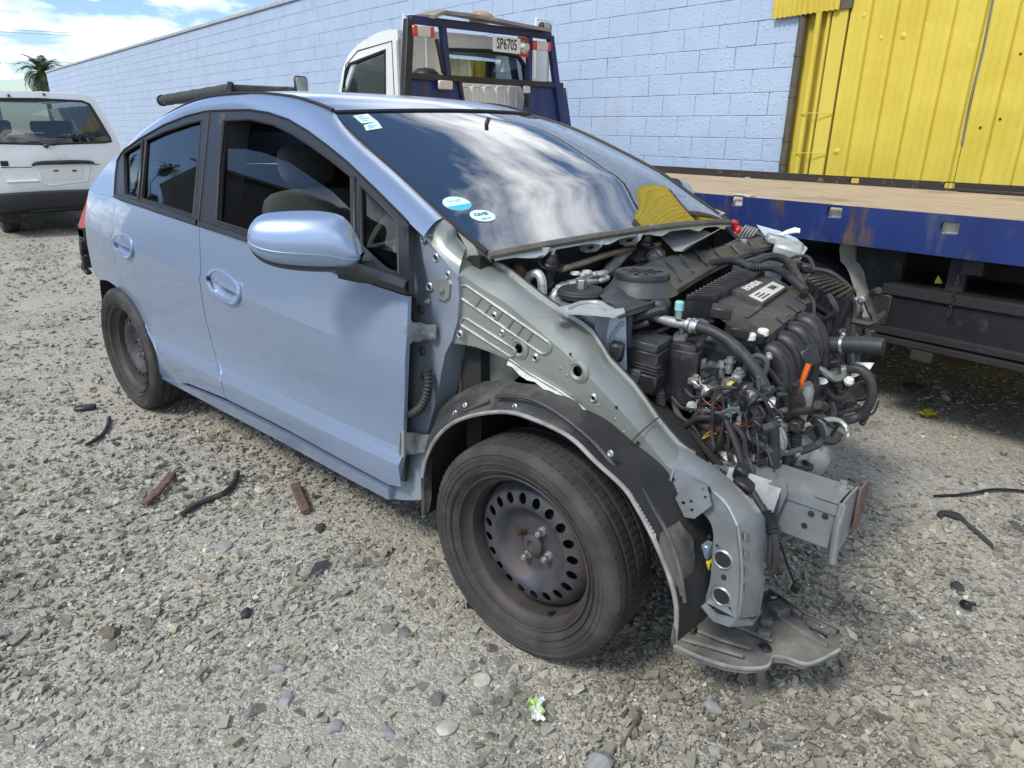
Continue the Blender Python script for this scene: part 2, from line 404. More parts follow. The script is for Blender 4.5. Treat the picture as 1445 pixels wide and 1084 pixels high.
# ---- ground
def patches(c, noise, ramp, mix, k):                    # dusty tan and damp dark areas that run through stones and fines alike
    t = mix(ramp(noise(1.3, 7, 0.65), 0.50, 0.66), c, mix(0.35+0.4*k, c, (0.47, 0.42, 0.325)))
    return mix(ramp(noise(0.95, 8, 0.68), 0.525, 0.64), t, mix(0.66, t, (0.075, 0.068, 0.057)))
def ground_nodes(N, L, b, c, vec, noise, ramp, mix):
    def vor(sc, feat='F1'):
        v = N.new('ShaderNodeTexVoronoi'); v.inputs['Scale'].default_value = sc; v.feature = feat; L.new(vec, v.inputs['Vector']); return v
    v1, v2, v3 = vor(75), vor(150), vor(30)
    def grey(v, lo, hi):
        s = N.new('ShaderNodeSeparateColor'); L.new(v.outputs['Color'], s.inputs[0]); return ramp(s.outputs[0], 0, 1)
    c1 = mix(grey(v1, 0, 1), (0.165, 0.156, 0.131), (0.45, 0.424, 0.357)); c2 = mix(grey(v2, 0, 1), (0.22, 0.207, 0.173), (0.49, 0.457, 0.377))
    c = mix(ramp(noise(30), 0.42, 0.58), c1, c2)
    c = patches(c, noise, ramp, mix, 1.0)
    c = mix(ramp(noise(260, 3), 0.56, 0.62), c, (0.62, 0.60, 0.53))
    h = N.new('ShaderNodeMath'); h.operation = 'ADD'
    m1 = N.new('ShaderNodeMath'); m1.operation = 'MULTIPLY'; m1.inputs[1].default_value = 0.9; L.new(v1.outputs['Distance'], m1.inputs[0])
    m2 = N.new('ShaderNodeMath'); m2.operation = 'MULTIPLY'; m2.inputs[1].default_value = 0.5; L.new(v2.outputs['Distance'], m2.inputs[0])
    L.new(m1.outputs[0], h.inputs[0]); L.new(m2.outputs[0], h.inputs[1])
    h2 = N.new('ShaderNodeMath'); h2.operation = 'ADD'; L.new(h.outputs[0], h2.inputs[0]); L.new(noise(120, 4), h2.inputs[1])
    bp = N.new('ShaderNodeBump'); bp.inputs['Strength'].default_value = 0.55; bp.inputs['Distance'].default_value = 0.012; bp.invert = True
    L.new(h2.outputs[0], bp.inputs['Height']); L.new(bp.outputs[0], b.inputs['Normal'])
    return c
M['ground'] = mat('crushed_stone_yard', (0.3, 0.3, 0.28), 0.9, spec=0.25, extra=ground_nodes)
def build_ground():
    near = list(np.linspace(-16, 14, 151)); xs = [-400, -150, -60, -30]+near+[25, 60, 200]; ys = [-200, -60, -25]+near+[25, 60, 200]
    f = lambda x, y: 0.006*math.sin(2.1*x+0.7*y)*math.sin(1.3*y-0.4*x)+0.004*math.sin(5.3*x+1.7)*math.sin(4.1*y) if -20 < x < 20 and -20 < y < 20 else 0
    mb = MB(); mb.grid([[(x, y, f(x, y)-0.004) for x in xs] for y in ys]); o = mb.build('ground', M['ground'], flip=True); tag(o, kind='structure')
build_ground()
def stone_mat():
    def ex(N, L, b, c, vec, noise, ramp, mix):
        a = N.new('ShaderNodeAttribute'); a.attribute_name = 'tint'
        return patches(mix(ramp(noise(70, 4), 0.3, 0.75), mix(0.35, a.outputs['Color'], (0.42, 0.395, 0.34)), a.outputs['Color']), noise, ramp, mix, 0.0)
    return mat('gravel_chip', (0.3, 0.3, 0.3), 0.85, spec=0.3, extra=ex, bump=0.2, bscale=150)
M['stone'] = stone_mat()
def build_gravel():
    g = np.random.default_rng(11); n = 120000
    r = np.exp(g.uniform(math.log(0.75), math.log(13.0), n)); th = g.uniform(-0.95, 0.95, n)
    fx, fy = CF[0], CF[1]; a0 = math.atan2(fy, fx); x = CAM[0]+r*np.cos(a0+th); y = CAM[1]+r*np.sin(a0+th)
    s = np.exp(g.normal(math.log(0.0040), 0.58, n))*np.clip(0.75+0.16*r, 0.8, 1.9); s = np.clip(s, 0.0022, 0.019)
    nb = 2600; r[:nb] = np.exp(g.uniform(math.log(0.9), math.log(7.0), nb)); x[:nb] = CAM[0]+r[:nb]*np.cos(a0+th[:nb]); y[:nb] = CAM[1]+r[:nb]*np.sin(a0+th[:nb]); s[:nb] = g.uniform(0.009, 0.024, nb)**1.0*g.uniform(.55, 1, nb); big = np.arange(n) < nb
    keep = ~((np.hypot(x-0, y+0.74) < 0.14) | (np.hypot(x+2.55, y+0.74) < 0.12)) & (np.dot(np.stack([x-WP[0], y-WP[1]], 1), WN[:2]) > 0.05)
    clump = np.sin(2.3*x+1.1*y)+np.sin(1.7*y-0.9*x+2)+0.8*np.sin(5*x-3*y); keep &= (g.random(n) < np.clip(0.72+0.2*clump, 0.2, 1))
    x, y, s, big = x[keep], y[keep], s[keep], big[keep]; n = len(x)
    base = np.array([(a, b, c) for a in (-1, 1) for b in (-1, 1) for c in (-1, 1)], float)
    v = base[None]*np.array([1, 0.74, 0.40])*g.uniform(0.38, 1.15, (n, 8, 3))
    v = v*s[:, None, None]; t = g.uniform(0, 6.283, n); ti = g.normal(0, 0.28, (n, 2))
    c, q = np.cos(t)[:, None], np.sin(t)[:, None]
    vz = v[..., 2]+v[..., 0]*ti[:, :1]+v[..., 1]*ti[:, 1:]
    P = np.stack([x[:, None]+v[..., 0]*c-v[..., 1]*q, y[:, None]+v[..., 0]*q+v[..., 1]*c, vz+(s*np.where(big, 0.02, 0.16))[:, None]], 2)
    quads = np.array([(0, 1, 3, 2), (4, 6, 7, 5), (0, 4, 5, 1), (2, 3, 7, 6), (0, 2, 6, 4), (1, 5, 7, 3)])
    F = (quads[None]+(np.arange(n)*8)[:, None, None]).reshape(-1, 4)
    me = bpy.data.meshes.new('gravel'); me.vertices.add(n*8); me.vertices.foreach_set('co', P.reshape(-1))
    me.loops.add(len(F)*4); me.loops.foreach_set('vertex_index', F.reshape(-1).astype(np.int32))
    me.polygons.add(len(F)); me.polygons.foreach_set('loop_start', np.arange(0, len(F)*4, 4, dtype=np.int32)); me.update(); me.validate(); me.shade_flat()
    lum = np.clip(np.exp(g.normal(math.log(0.235), 0.44, n)), 0.07, 0.60); lum = np.where(s[:n] > 0.009, np.clip(lum, 0.09, 0.34), lum); lum = np.where(big, lum*0.72, lum); warm = g.uniform(0.05, 0.24, n)
    col = np.stack([lum*(1+warm), lum*(1+0.6*warm), lum*(1-0.95*warm), np.ones(n)], 1)
    at = me.color_attributes.new('tint', 'FLOAT_COLOR', 'POINT'); at.data.foreach_set('color', np.repeat(col, 8, 0).astype(np.float32).reshape(-1))
    me.materials.append(M['stone']); o = bpy.data.objects.new('gravel', me); COL.objects.link(o); tag(o, kind='stuff')
build_gravel()

# ---- painted block wall
def blockpaint(N, L, b, c, vec, noise, ramp, mix):
    c = mix(ramp(noise(2.2, 8), 0.35, 0.7), (0.395, 0.49, 0.64), (0.445, 0.545, 0.685))
    c = mix(ramp(noise(22, 7, 0.72), 0.63, 0.68), c, (0.30, 0.33, 0.40)); c = mix(ramp(noise(6, 8, 0.75), 0.62, 0.70), c, (0.33, 0.385, 0.50))
    c = mix(ramp(noise(0.9, 6), 0.6, 0.8), c, (0.36, 0.41, 0.52))
    v = N.new('ShaderNodeTexVoronoi'); v.inputs['Scale'].default_value = 17; L.new(vec, v.inputs['Vector'])
    h = N.new('ShaderNodeMath'); h.operation = 'ADD'; L.new(ramp(v.outputs['Distance'], 0.22, 0.0), h.inputs[0]); L.new(noise(42, 6), h.inputs[1])
    bp = N.new('ShaderNodeBump'); bp.inputs['Strength'].default_value = 0.65; bp.inputs['Distance'].default_value = 0.010; L.new(h.outputs[0], bp.inputs['Height']); L.new(bp.outputs[0], b.inputs['Normal'])
    return c
M['block'] = mat('pale_blue_block_paint', (0.5, 0.57, 0.75), 0.62, spec=0.35, extra=blockpaint, world=True)
def jn(N, L, b, c, vec, noise, ramp, mix): return mix(ramp(noise(4.5, 8, 0.75), 0.44, 0.58), (0.10, 0.125, 0.17), (0.40, 0.475, 0.63))
M['joint'] = mat('painted_over_joint', (0.13, 0.16, 0.22), 0.8, extra=jn, world=True)
def build_wall():
    s_end, s_far, top = 3.42, 39.0, 3.47
    root = thing('block_wall', W(s_end, 0, 0), 'long pale blue painted concrete block wall behind the tow truck', 'wall')
    mb = MB(); wbox(mb, s_end, s_far, -0.19, -0.0055, -0.2, top); mb.build('joint_backing', M['joint'], root)
    mb = MB(); wbox(mb, s_end-0.01, s_far+0.02, -0.2, 0.035, top+0.004, top+0.075, 0.01); mb.build('capping', mat('weathered_capping', (0.42, 0.44, 0.47), 0.6, var=0.2), root)
    cells = []
    for k in range(17):
        z = 0.07+0.2*k; s = s_end+0.002
        if k % 2: cells.append((s, s+0.2, z)); s += 0.2
        while s < s_far-0.05: cells.append((s, min(s+0.4, s_far), z)); s += 0.4
    def seen(c):
        p = W((c[0]+c[1])/2, 0, c[2]+0.1); d = p-CAM; w = np.dot(d, CF)
        if w < 0.1: return None
        x = PW/2+FPX*np.dot(d, CR)/w; y = PH/2-FPX*np.dot(d, CU)/w
        if not (-10 < x < PW and -10 < y < PH) or (c[2] < 0.85 and c[0] < 9): return None
        if c[0] > 7.5 and c[2] < 1.05: return None
        return w
    rank = sorted([(seen(c), c) for c in cells if seen(c) is not None]); big = set(c for _, c in rank[:298])
    protos = {}
    for c in cells:
        if c not in big: continue
        L_ = round(c[1]-c[0], 2); key = (L_, rnd.randrange(3))
        if key not in protos:
            q = random.Random(key[1]*7+int(L_*100)); m = MB(); m.box((0, 0, 0), (L_-0.005, 0.06, 0.195), None, 0.0025+0.0015*q.random())
            m.v = [(x+q.uniform(-.0012, .0012), y+q.uniform(-.0004, .0004), z+q.uniform(-.0012, .0012)) for x, y, z in m.v]
            m.v = [tuple(RW @ np.array(p)) for p in m.v]; protos[key] = m.build('block', M['block'], None, 12); o = protos[key]; o.parent = root
        else: o = bpy.data.objects.new('block', protos[key].data); COL.objects.link(o); o.parent = root
        o.location = Vector(W((c[0]+c[1])/2, -0.031+rnd.uniform(-0.0018, 0.0018), c[2]+0.1)-parent_w(root))
    mb = MB()
    for c in cells:
        if c in big: continue
        wbox(mb, c[0]+0.0028, c[1]-0.0028, -0.06, rnd.uniform(-0.002, 0.001), c[2]+0.0028, c[2]+0.1972, 0.0025)
    o = mb.build('far_blocks', M['block'], root, 12); o['kind'] = 'stuff'
build_wall()

# ---- yellow shed beside it
def yel(N, L, b, c, vec, noise, ramp, mix):
    c = mix(ramp(noise(3, 7), 0.35, 0.7), (0.62, 0.485, 0.060), (0.70, 0.565, 0.090)); c = mix(ramp(noise(1.3, 8, 0.7), 0.52, 0.72), c, (0.56, 0.42, 0.05)); c = mix(ramp(noise(5, 9, 0.75), 0.62, 0.72), c, (0.78, 0.68, 0.25)); return mix(ramp(noise(24, 9, 0.75), 0.655, 0.70), c, (0.28, 0.21, 0.06))
M['yellow'] = mat('yellow_sheet_paint', (0.72, 0.57, 0.07), 0.5, spec=0.4, extra=yel, bump=0.10, bscale=30)
M['pipe'] = mat('grimy_downpipe', (0.10, 0.085, 0.06), 0.7, var=0.35, vscale=9)
M['tear'] = mat('torn_grey_metal', (0.25, 0.25, 0.24), 0.5, 0.6)
def build_shed():
    root = thing('yellow_shed', W(0.5, 0, 0), 'bright yellow ribbed metal shed wall with vertical pipes at its corner', 'shed')
    pitch = 0.205; prof = [(0, 0), (0.05, 0.0), (0.055, .004), (0.065, 0.004), (0.07, 0), (0.128, 0), (0.138, 0.034), (0.172, 0.034), (0.182, 0)]
    def sheet(s0, n, wob):
        rows = []
        zs = [-0.1, 0.8, 1.0, 1.4, 1.7, 2.0, 2.3, 2.7, 3.3, 4.2]
        cols = [(s0-(k*pitch+a), b) for k in range(n) for a, b in prof]+[(s0-n*pitch, 0.0)]
        for z in zs: rows.append([W(s, b+0.004*math.sin(3*z+s*5*wob), z) for s, b in cols])
        mb = MB(); mb.slab(rows, 0.0012); return mb.build('cladding_sheet', M['yellow'], root, 14)
    s_right = 2.98; 
    o = sheet(s_right, 5, 1.0); sheet(s_right-5*pitch-0.003, 5, 0.8); sheet(s_right-10*pitch-0.006, 5, 1.3); sheet(s_right-15*pitch, 5, 0.7); sheet(s_right-20*pitch, 5, 1.1)
    # torn seam between the first two sheets
    mb = MB(); ss = s_right-5*pitch
    mb.slab([[W(ss+0.004*math.sin(9*z)+dx, 0.004+0.008*abs(math.sin(7*z))*k, z) for k, dx in ((0, 0.012), (1, 0.0), (1, -0.006))] for z in np.linspace(1.25, 3.2, 22)], 0.001); mb.build('lifted_seam', M['tear'], root)
    for px, py in ((1185, 51), (1166, 142), (1236, 170), (1270, 202), (1383, 180), (1335, 75), (1411, 168), (1440, 76), (1310, 188)):
        s, z = w_at(px, py, 0.005); mb = MB(); mb.bolt(W(s, 0.0, z), WN, 0.006, 0.008); mb.build('screw', M['iron'], root)
    for px, py in ((1243, 54), (1275, 51), (1180, 214), (1220, 22)):
        s, z = w_at(px, py, 0.0); mb = MB(); mb.lathe([(0.0, 0.012), (0.012, 0.009), (0.03, 0.0), (0.034, -0.002)], W(s, 0.0, z), WN, 10); mb.build('dent', M['yellow'], root)
    # ribbed flashing over the corner
    s0, z0 = w_at(1088, 27, 0.06); s1, z1 = w_at(1182, 13, 0.06); rows = []
    for z in (0, 0.25, 0.6, 1.4): rows.append([W(s0+(s1-s0)*k/40, 0.05+0.012*math.sin(k*2.0), z0+(z1-z0)*k/40+z+(0.004*math.sin(k*2.0) if z == 0 else 0)) for k in range(41)])
    mb = MB(); mb.slab(rows, 0.0015); mb.build('corner_flashing', M['yellow'], root, 80)
    mb = MB(); wbox(mb, s_right-0.01, s0+0.0, -0.05, 0.03, z0+0.02, z0+1.6); mb.build('flashing_batten', M['pipe'], root)
    # pipes and post between wall and cladding
    mb = MB(); mb.cyl(W(3.385, 0.005, -0.1), W(3.385, 0.005, 2.35), 0.036, 14)
    for z in (1.05, 1.25, 1.62, 1.95): mb.cyl(W(3.385, 0.005, z), W(3.385, 0.005, z+0.018), 0.041, 14)
    mb.build('downpipe', M['pipe'], root)
    mb = MB(); wbox(mb, s_right-0.02, 3.41, -0.12, -0.05, -0.1, 2.6); mb.build('corner_backing', M['yellow'], root)
    for s, d, r in ((3.235, 0.03, 0.026), (3.16, 0.0, 0.016)):
        mb = MB(); mb.cyl(W(s, d, -0.1), W(s, d, 2.5), r, 12); mb.build('conduit', M['yellow'], root)
    mb = MB(); wbox(mb, 3.0, 3.13, -0.05, 0.012, -0.1, 2.5, 0.006); mb.build('timber_post', mat('yellow_painted_timber', (0.66, 0.52, 0.08), 0.7, var=0.12, vscale=5, stretch=(1, 1, 0.15), bump=0.5, bscale=25, dirt=0.15, dcol=(0.35, 0.27, 0.1)), root)
    for z in (1.15, 1.48): 
        mb = MB(); mb.tube([W(3.265+0.0, 0.0, z), W(3.265, 0.06, z), W(3.15, 0.066, z+0.008), W(3.0, 0.025, z+0.006)], 0.004, 6, 3); mb.build('wire_tie', M['yellow'], root)
    # the roof and the body of the shed
    mb = MB(); wbox(mb, -2.2, 3.4, -5.0, -0.25, -0.1, 4.2); mb.build('shed_body', M['pipe'], root)
build_shed()

# ---- the shed and palms across the yard (seen mirrored in the car's side glass)
M['bark'] = mat('palm_bark', (0.16, 0.12, 0.085), 0.9, var=0.3, vscale=12, bump=0.6, bscale=20)
M['frond'] = mat('palm_frond', (0.045, 0.075, 0.028), 0.55, var=0.35, vscale=3)
def palm(loc, h, rad, label, seed, lean=(0, 0), nf=46, group=None):
    q = random.Random(seed); root = thing('palm_tree', loc, label, 'palm tree', group); loc = np.array(loc, float)
    top = loc+V(lean[0], lean[1], h); mb = MB(); n = 14
    mb.tube([loc+(top-loc)*(k/n)+V(lean[0], lean[1], 0)*(-0.15*math.sin(math.pi*k/n)) for k in range(n+1)], [rad*0.075*(1.25-0.35*k/n+(0.12 if k % 2 else 0)) for k in range(n+1)], 12); mb.build('trunk', M['bark'], root)
    mb = MB(); mb.lathe([(0, -0.5*rad), (0.1*rad, -0.42*rad), (0.2*rad, -0.2*rad), (0.17*rad, 0.05*rad), (0, 0.15*rad)], top, (0, 0, 1), 12); mb.build('crown_heart', M['bark'], root)
    mb = MB()
    for i in range(nf):
        az = 2.39996*i+q.uniform(-.2, .2); el = 1.35-2.05*(i/nf)**0.9+q.uniform(-.12, .12); L_ = rad*q.uniform(0.85, 1.12); p = top.copy(); ang = el; pts = [p.copy()]; m = 11
        for k in range(m):
            p = p+V(math.cos(ang)*math.cos(az), math.cos(ang)*math.sin(az), math.sin(ang))*(L_/m); ang -= 0.075+0.055*math.cos(el)+0.012*k; pts.append(p.copy())
        side = V(-math.sin(az), math.cos(az), 0); mb.tube(pts, [0.012*rad*(1-0.8*k/m) for k in range(m+1)], 4)
        for k in range(1, m+1):
            for f in (0.0, 0.33, 0.66):
                if k == m and f: continue
                a = pts[k]+(pts[min(k+1, m)]-pts[k])*f; t = pts[k]-pts[k-1]; t = t/np.linalg.norm(t); up = np.cross(side, t)
                ll = 0.24*rad*math.sin(math.pi*min(0.12+0.86*(k+f)/m, 1))*q.uniform(.8, 1.1); wv = t*(0.014*rad)
                for sg in (-1, 1):
                    e = a+(side*sg*0.78+t*0.62-up*0.02)*ll+V(0, 0, -0.25*ll*q.uniform(.5, 1.3)); mid = (a+e)/2+V(0, 0, 0.05*ll)
                    mb.add([a-wv*.6, a+wv*.6, mid+wv, mid-wv, e], [(0, 1, 2, 3), (3, 2, 4)])
    mb.build('crown', M['frond'], root)
    return root
# ================================================================== far palm, power lines
def depth_pt(x, y, t): return CAM+ray(x, y)*t
pc = depth_pt(60, 104, 62.0); palm((pc[0], pc[1], 0), pc[2], 2.4, 'dark green palm tree showing above the far end of the pale blue wall', 3, nf=54)
def build_lines():
    root = thing('utility_pole', depth_pt(-14, 100, 70)*V(1, 1, 0), 'timber utility pole with crossarms carrying the thin wires over the yard', 'utility pole')
    b = depth_pt(-14, 100, 70)*V(1, 1, 0); pm = mat('grey_pole_timber', (0.2, 0.17, 0.14), 0.9)
    mb = MB(); mb.cyl(b, b+V(0, 0, 11), 0.14, 10, 0.1); mb.build('pole', pm, root)
    ar = CR*V(1, 1, 0)
    for z in (depth_pt(0, 43, 70)[2]-0.1, depth_pt(0, 87, 70)[2]-0.15):
        mb = MB(); mb.beam(b+V(0, 0, z)-ar*1.1, b+V(0, 0, z)+ar*1.25, 0.1, 0.12); mb.build('crossarm', pm, root)
        for k in (-0.9, 0.3, 1.15):
            mb = MB(); mb.lathe([(0, 0), (0.05, 0.02), (0.09, 0.1), (0.05, 0.16), (0.08, 0.22), (0, 0.26)], b+V(0, 0, z+0.06)+ar*k, (0, 0, 1), 8); mb.build('insulator', pm, root)
    for (x0, y0, x1, y1, sag) in ((-14, 40, 420, 62, 3), (-14, 44, 420, 66, 3), (-4, 85.5, 330, 93, 2), (-4, 89, 330, 99, 2)):
        pts = []
        for k in range(13):
            t = k/12; pts.append(depth_pt(x0+(x1-x0)*t, y0+(y1-y0)*t+sag*4*t*(1-t)*0.4, 70+45*t))
        mb = MB(); mb.tube(pts, 0.016, 5); mb.build('wire', M['seal'], root)
build_lines()

# ================================================================== tow truck
DT = float(np.dot(V(0.67, 1.37, 0)-WP, WN)); DF = DT-2.33
M['blue'] = mat('dark_blue_truck_paint', (0.010, 0.027, 0.135), 0.48, coat=0.1, var=0.25, vscale=5, dirt=0.22, dcol=(0.09, 0.09, 0.11), dscale=7, rust=0.44, rcol=(0.05, 0.036, 0.03), rscale=5.5, stretch=(1, 1, 0.3))
M['navy'] = mat('navy_frame_paint', (0.018, 0.024, 0.10), 0.45, var=0.2, vscale=6, rust=0.12, rcol=(0.06, 0.04, 0.03), rscale=10)
M['wornblack'] = mat('worn_black_steel', (0.028, 0.026, 0.026), 0.5, 0.1, var=0.3, vscale=6, rust=0.14, rcol=(0.07, 0.035, 0.02), rscale=8, bump=0.1, bscale=50)
M['rustrail'] = mat('rusty_dark_rail', (0.03, 0.026, 0.022), 0.7, 0.1, rust=0.34, rcol=(0.20, 0.085, 0.018), rscale=10, bump=0.2, bscale=50)
M['box'] = mat('charcoal_toolbox', (0.016, 0.017, 0.02), 0.42, var=0.35, vscale=5, rust=0.10, rcol=(0.09, 0.045, 0.025), rscale=4, dirt=0.1, dcol=(0.08, 0.075, 0.065), dscale=6)
def ply(N, L, b, c, vec, noise, ramp, mix):
    mp = N.new('ShaderNodeMapping'); mp.inputs['Rotation'].default_value = (0, 0, math.atan2(WD[1], WD[0])); mp.inputs['Scale'].default_value = (0.35, 5, 1); L.new(vec, mp.inputs[0])
    n = N.new('ShaderNodeTexNoise'); n.inputs['Scale'].default_value = 9; n.inputs['Detail'].default_value = 8; L.new(mp.outputs[0], n.inputs['Vector'])
    c = mix(ramp(n.outputs['Fac'], 0.25, 0.7), (0.30, 0.22, 0.145), (0.55, 0.44, 0.31)); c = mix(ramp(n.outputs['Fac'], 0.62, 0.70), c, (0.20, 0.15, 0.11)); c = mix(ramp(noise(1.6, 8, 0.7), 0.52, 0.68), c, (0.20, 0.15, 0.11))
    return mix(ramp(noise(1.1, 3), 0.66, 0.69), c, (0.22, 0.19, 0.06))
M['ply'] = mat('worn_plywood_deck', (0.5, 0.4, 0.28), 0.75, spec=0.3, extra=ply)
M['palewood'] = mat('lightened_deck_timber', (0.66, 0.57, 0.44), 0.7, var=.15, vscale=12)
def sz(pts, d): return [w_at(x, y, d) for x, y in pts]
def dz(pts, s): return [w_ats(x, y, s) for x, y in pts]
def build_truck():
    root = thing('tow_truck', W(1.5, (DT+DF)/2, 0), 'blue flatbed tow truck with white cab and plywood deck beside the block wall', 'tow truck')
    ZD = 0.955; s_rear, s_front = -2.6, 5.12
    mb = MB(); wbox(mb, s_rear, s_front, DF+0.012, DT-0.03, ZD-0.05, ZD); mb.build('deck', M['ply'], root)
    # side rails with stake pockets
    def rail(d, zb, zt, pockets, m, outer, ph):
        P = [W(s_rear, d, zb), W(s_front, d, zb), W(s_front, d, zt), W(s_rear, d, zt)]; H = []
        for s, z in pockets:
            w, h, r = 0.036, ph, 0.012; pts = []
            for cx, cz, a0 in ((w-r, h-r, 0), (-w+r, h-r, 90), (-w+r, -h+r, 180), (w-r, -h+r, 270)):
                for a in (0, 45, 90): pts.append((cx+r*math.cos(R_(a0+a)), cz+r*math.sin(R_(a0+a))))
            H.append([W(s+x, d, z+y) for x, y in pts])
        mb = MB(); mb.plate(P[::-1] if not outer else P, 0.02, H); o = mb.build('side_rail', m, root)
        for h in H:
            mb = MB(); mb.tube(h, 0.0045, 6, closed=True); mb.build('pocket_rim', m, o)
        return o
    pk = [w_at(x, y, DT) for x, y in ((1042, 284), (1180, 300), (1342, 322))]; dp = pk[1][0]-pk[2][0]
    pk += [(pk[2][0]-dp*(k+1), pk[2][1]) for k in range(2)]
    rail(DT, 0.852, 1.022, pk, M['blue'], True, 0.026)
    for s, z in pk:                                           # block added behind each pocket, paler than the deck to offset shade
        mb = MB(); wbox(mb, s-0.05, s+0.05, DT-0.075, DT-0.0205, z-0.04, z+0.03); mb.build('deck_block', M['palewood'], root)
    mb = MB(); wbox(mb, s_rear, s_front, DT-0.14, DT-0.021, 0.846, 0.856); mb.build('rail_flange', M['blue'], root)
    rail(DF, 0.88, 1.015, [w_at(x, y, DF) for x, y in ((1055, 253), (1207, 255), (1340, 262))], M['rustrail'], True, 0.022)
    mb = MB(); mb.tube([W(s, DF+0.05+0.012*math.sin(s*6), ZD+0.012) for s in np.linspace(1.7, -1.2, 50)], [0.012+0.003*(k % 2) for k in range(50)], 7); mb.build('winch_rope', M['rustrail'], root)
    # chassis
    for d in (DF+0.72, DT-0.72):
        mb = MB(); wbox(mb, s_rear+0.3, 7.0, d-0.05, d+0.05, 0.62, 0.84); mb.build('chassis_beam', M['wornblack'], root)
    for s in (-1.9, -0.45, 0.9, 2.4, 3.9):
        mb = MB(); wbox(mb, s-0.04, s+0.04, DF+0.05, DT-0.06, 0.78, 0.9); mb.build('cross_member', M['wornblack'], root)
    # rear wheels and front wheels
    def wheel(s, d, r=0.37, wd=0.2, sg=1):
        e = part_empty('wheel', W(s, d, r), root); ax = WN*sg
        prof = [(r*.56, -wd*.46), (r*.8, -wd*.52), (r*.95, -wd*.47), (r, -wd*.36), (r, -wd*.12), (r-.012, -wd*.11), (r-.012, -wd*.08), (r, -wd*.07), (r, wd*.07), (r-.012, wd*.08), (r-.012, wd*.11), (r, wd*.12), (r, wd*.36), (r*.95, wd*.47), (r*.8, wd*.52), (r*.56, wd*.46)]
        mb = MB(); mb.lathe(prof, W(s, d, r), ax, 40); mb.build('tyre', M['rubber'], e)
        mb = MB(); mb.lathe([(r*.58, -wd*.4), (r*.56, wd*.4), (r*.5, wd*.3), (r*.44, wd*.1), (r*.25, wd*.22), (r*.12, wd*.3), (0, wd*.3)], W(s, d, r), ax, 28); mb.build('rim', M['wornblack'], e)
    s_ax = w_at(1150, 365, DT-0.2)[0]
    for s in (s_ax+0.05,): wheel(s, DT-0.22); wheel(s, DT-0.46); wheel(s, DF+0.22, sg=-1)
    wheel(6.3, DT-0.45); wheel(6.3, DF+0.4, sg=-1)
    mb = MB(); wbox(mb, -1.6, s_ax-0.55, DF+0.03, DF+0.45, 0.40, 0.84, 0.02); mb.build('bounce_block_box', M['box'], root)  # unseen box added to stop yellow bounce light coming under the deck
    mb = MB(); wbox(mb, 1.6, 4.6, DF+0.2, DF+0.7, 0.35, 0.8, 0.05); mb.build('bounce_block_tank', M['wornblack'], root)  # second unseen box, added inboard to darken the ground below
    # torn mudguard
    ms = [w_at(x, y, DT-0.12) for x, y in ((1184, 338), (1182, 352), (1185, 368), (1192, 374), (1198, 385), (1202, 402), (1205, 410), (1214, 445), (1222, 470))]
    rows = []
    for (s, z) in ms: rows.append([W(s-0.01-0.03*k, DT-0.12-0.10*k+0.01*math.sin(z*20), z) for k in (0, 0.5, 1, 1.6)])
    mb = MB(); mb.slab(rows, 0.004); mb.build('mudguard', mat('dirty_white_mudguard', (0.46, 0.43, 0.38), 0.6, dirt=0.4, dcol=(0.15, 0.12, 0.09), dscale=5), root)
    a = w_at(1222, 345, DT-0.2); b = w_at(1245, 470, DT-0.2)
    mb = MB(); wbox(mb, a[0]+0.03, b[0]-0.03, DT-0.24, DT-0.2, b[1]-0.02, 0.85); mb.build('mudflap', M['rubber'], root)
    # toolbox
    tb = sz(((1238, 398), (1232, 470)), DT-0.03); s1 = tb[1][0]; z1 = tb[0][1]; z0 = w_at(1300, 480, DT-0.03)[1]; s0 = -1.3
    z0 = 0.452
    tbx = MB(); wbox(tbx, s0, s1, DT-0.5, DT-0.045, z0, z1, 0.012); tb_o = tbx.build('toolbox', M['box'], root)
    for (a0, a1, c0, c1) in ((s0, s1, z1-0.05, z1), (s0, s1, z0+0.012, z0+0.05), (s1-0.05, s1, z0+0.05, z1-0.05), (s0, s0+0.05, z0+0.05, z1-0.05)):
        mb = MB(); wbox(mb, a0, a1, DT-0.06, DT-0.028, c0, c1, 0.006); mb.build('door_frame', M['wornblack'], tb_o)
    mb = MB(); wbox(mb, s0, s1+0.02, DT-0.06, DT-0.015, z0-0.022, z0+0.006, 0.004); mb.build('bottom_rail', M['wornblack'], tb_o)
    hs, hz = w_at(1306, 487, DT-0.05); mb = MB(); wbox(mb, hs-0.045, hs+0.045, DT-0.12, DT-0.02, z0-0.075, z0-0.024, 0.004); mb.build('bracket', M['rustrail'], tb_o)
    s, z = w_at(1348, 400, DT-0.1); mb = MB(); wbox(mb, s-0.035, s+0.035, DT-0.14, DT-0.10, z1-0.02, 0.85); mb.build('hanger', M['wornblack'], root)
    cs, cz = w_at(1352, 392, DT-0.02); ce, cez = w_at(1339, 446, DT-0.02); mb = MB(); nl = 11
    for k in range(nl):
        t = k/(nl-1); c = W(cs+(ce-cs)*t, DT-0.018, cz+(cez-cz)*t); w = WD if k % 2 else WN
        mb.tube([c+V(0, 0, 0.011*math.sin(q))+w*0.006*math.cos(q) for q in np.linspace(0, 6.283, 9)[:-1]], 0.0022, 5, closed=True)
    mb.build('chain', M['rustrail'], root)
    mb = MB(); q = sz(((1324, 388), (1318, 400), (1330, 400)), DT-0.15); mb.plate([W(a, DT-0.15, b) for a, b in q], 0.003); mb.build('reflective_triangle', M['yellowp'], root)
    # headboard
    SH = 5.2; hp = lambda x, y: W(SH, *w_ats(x, y, SH))
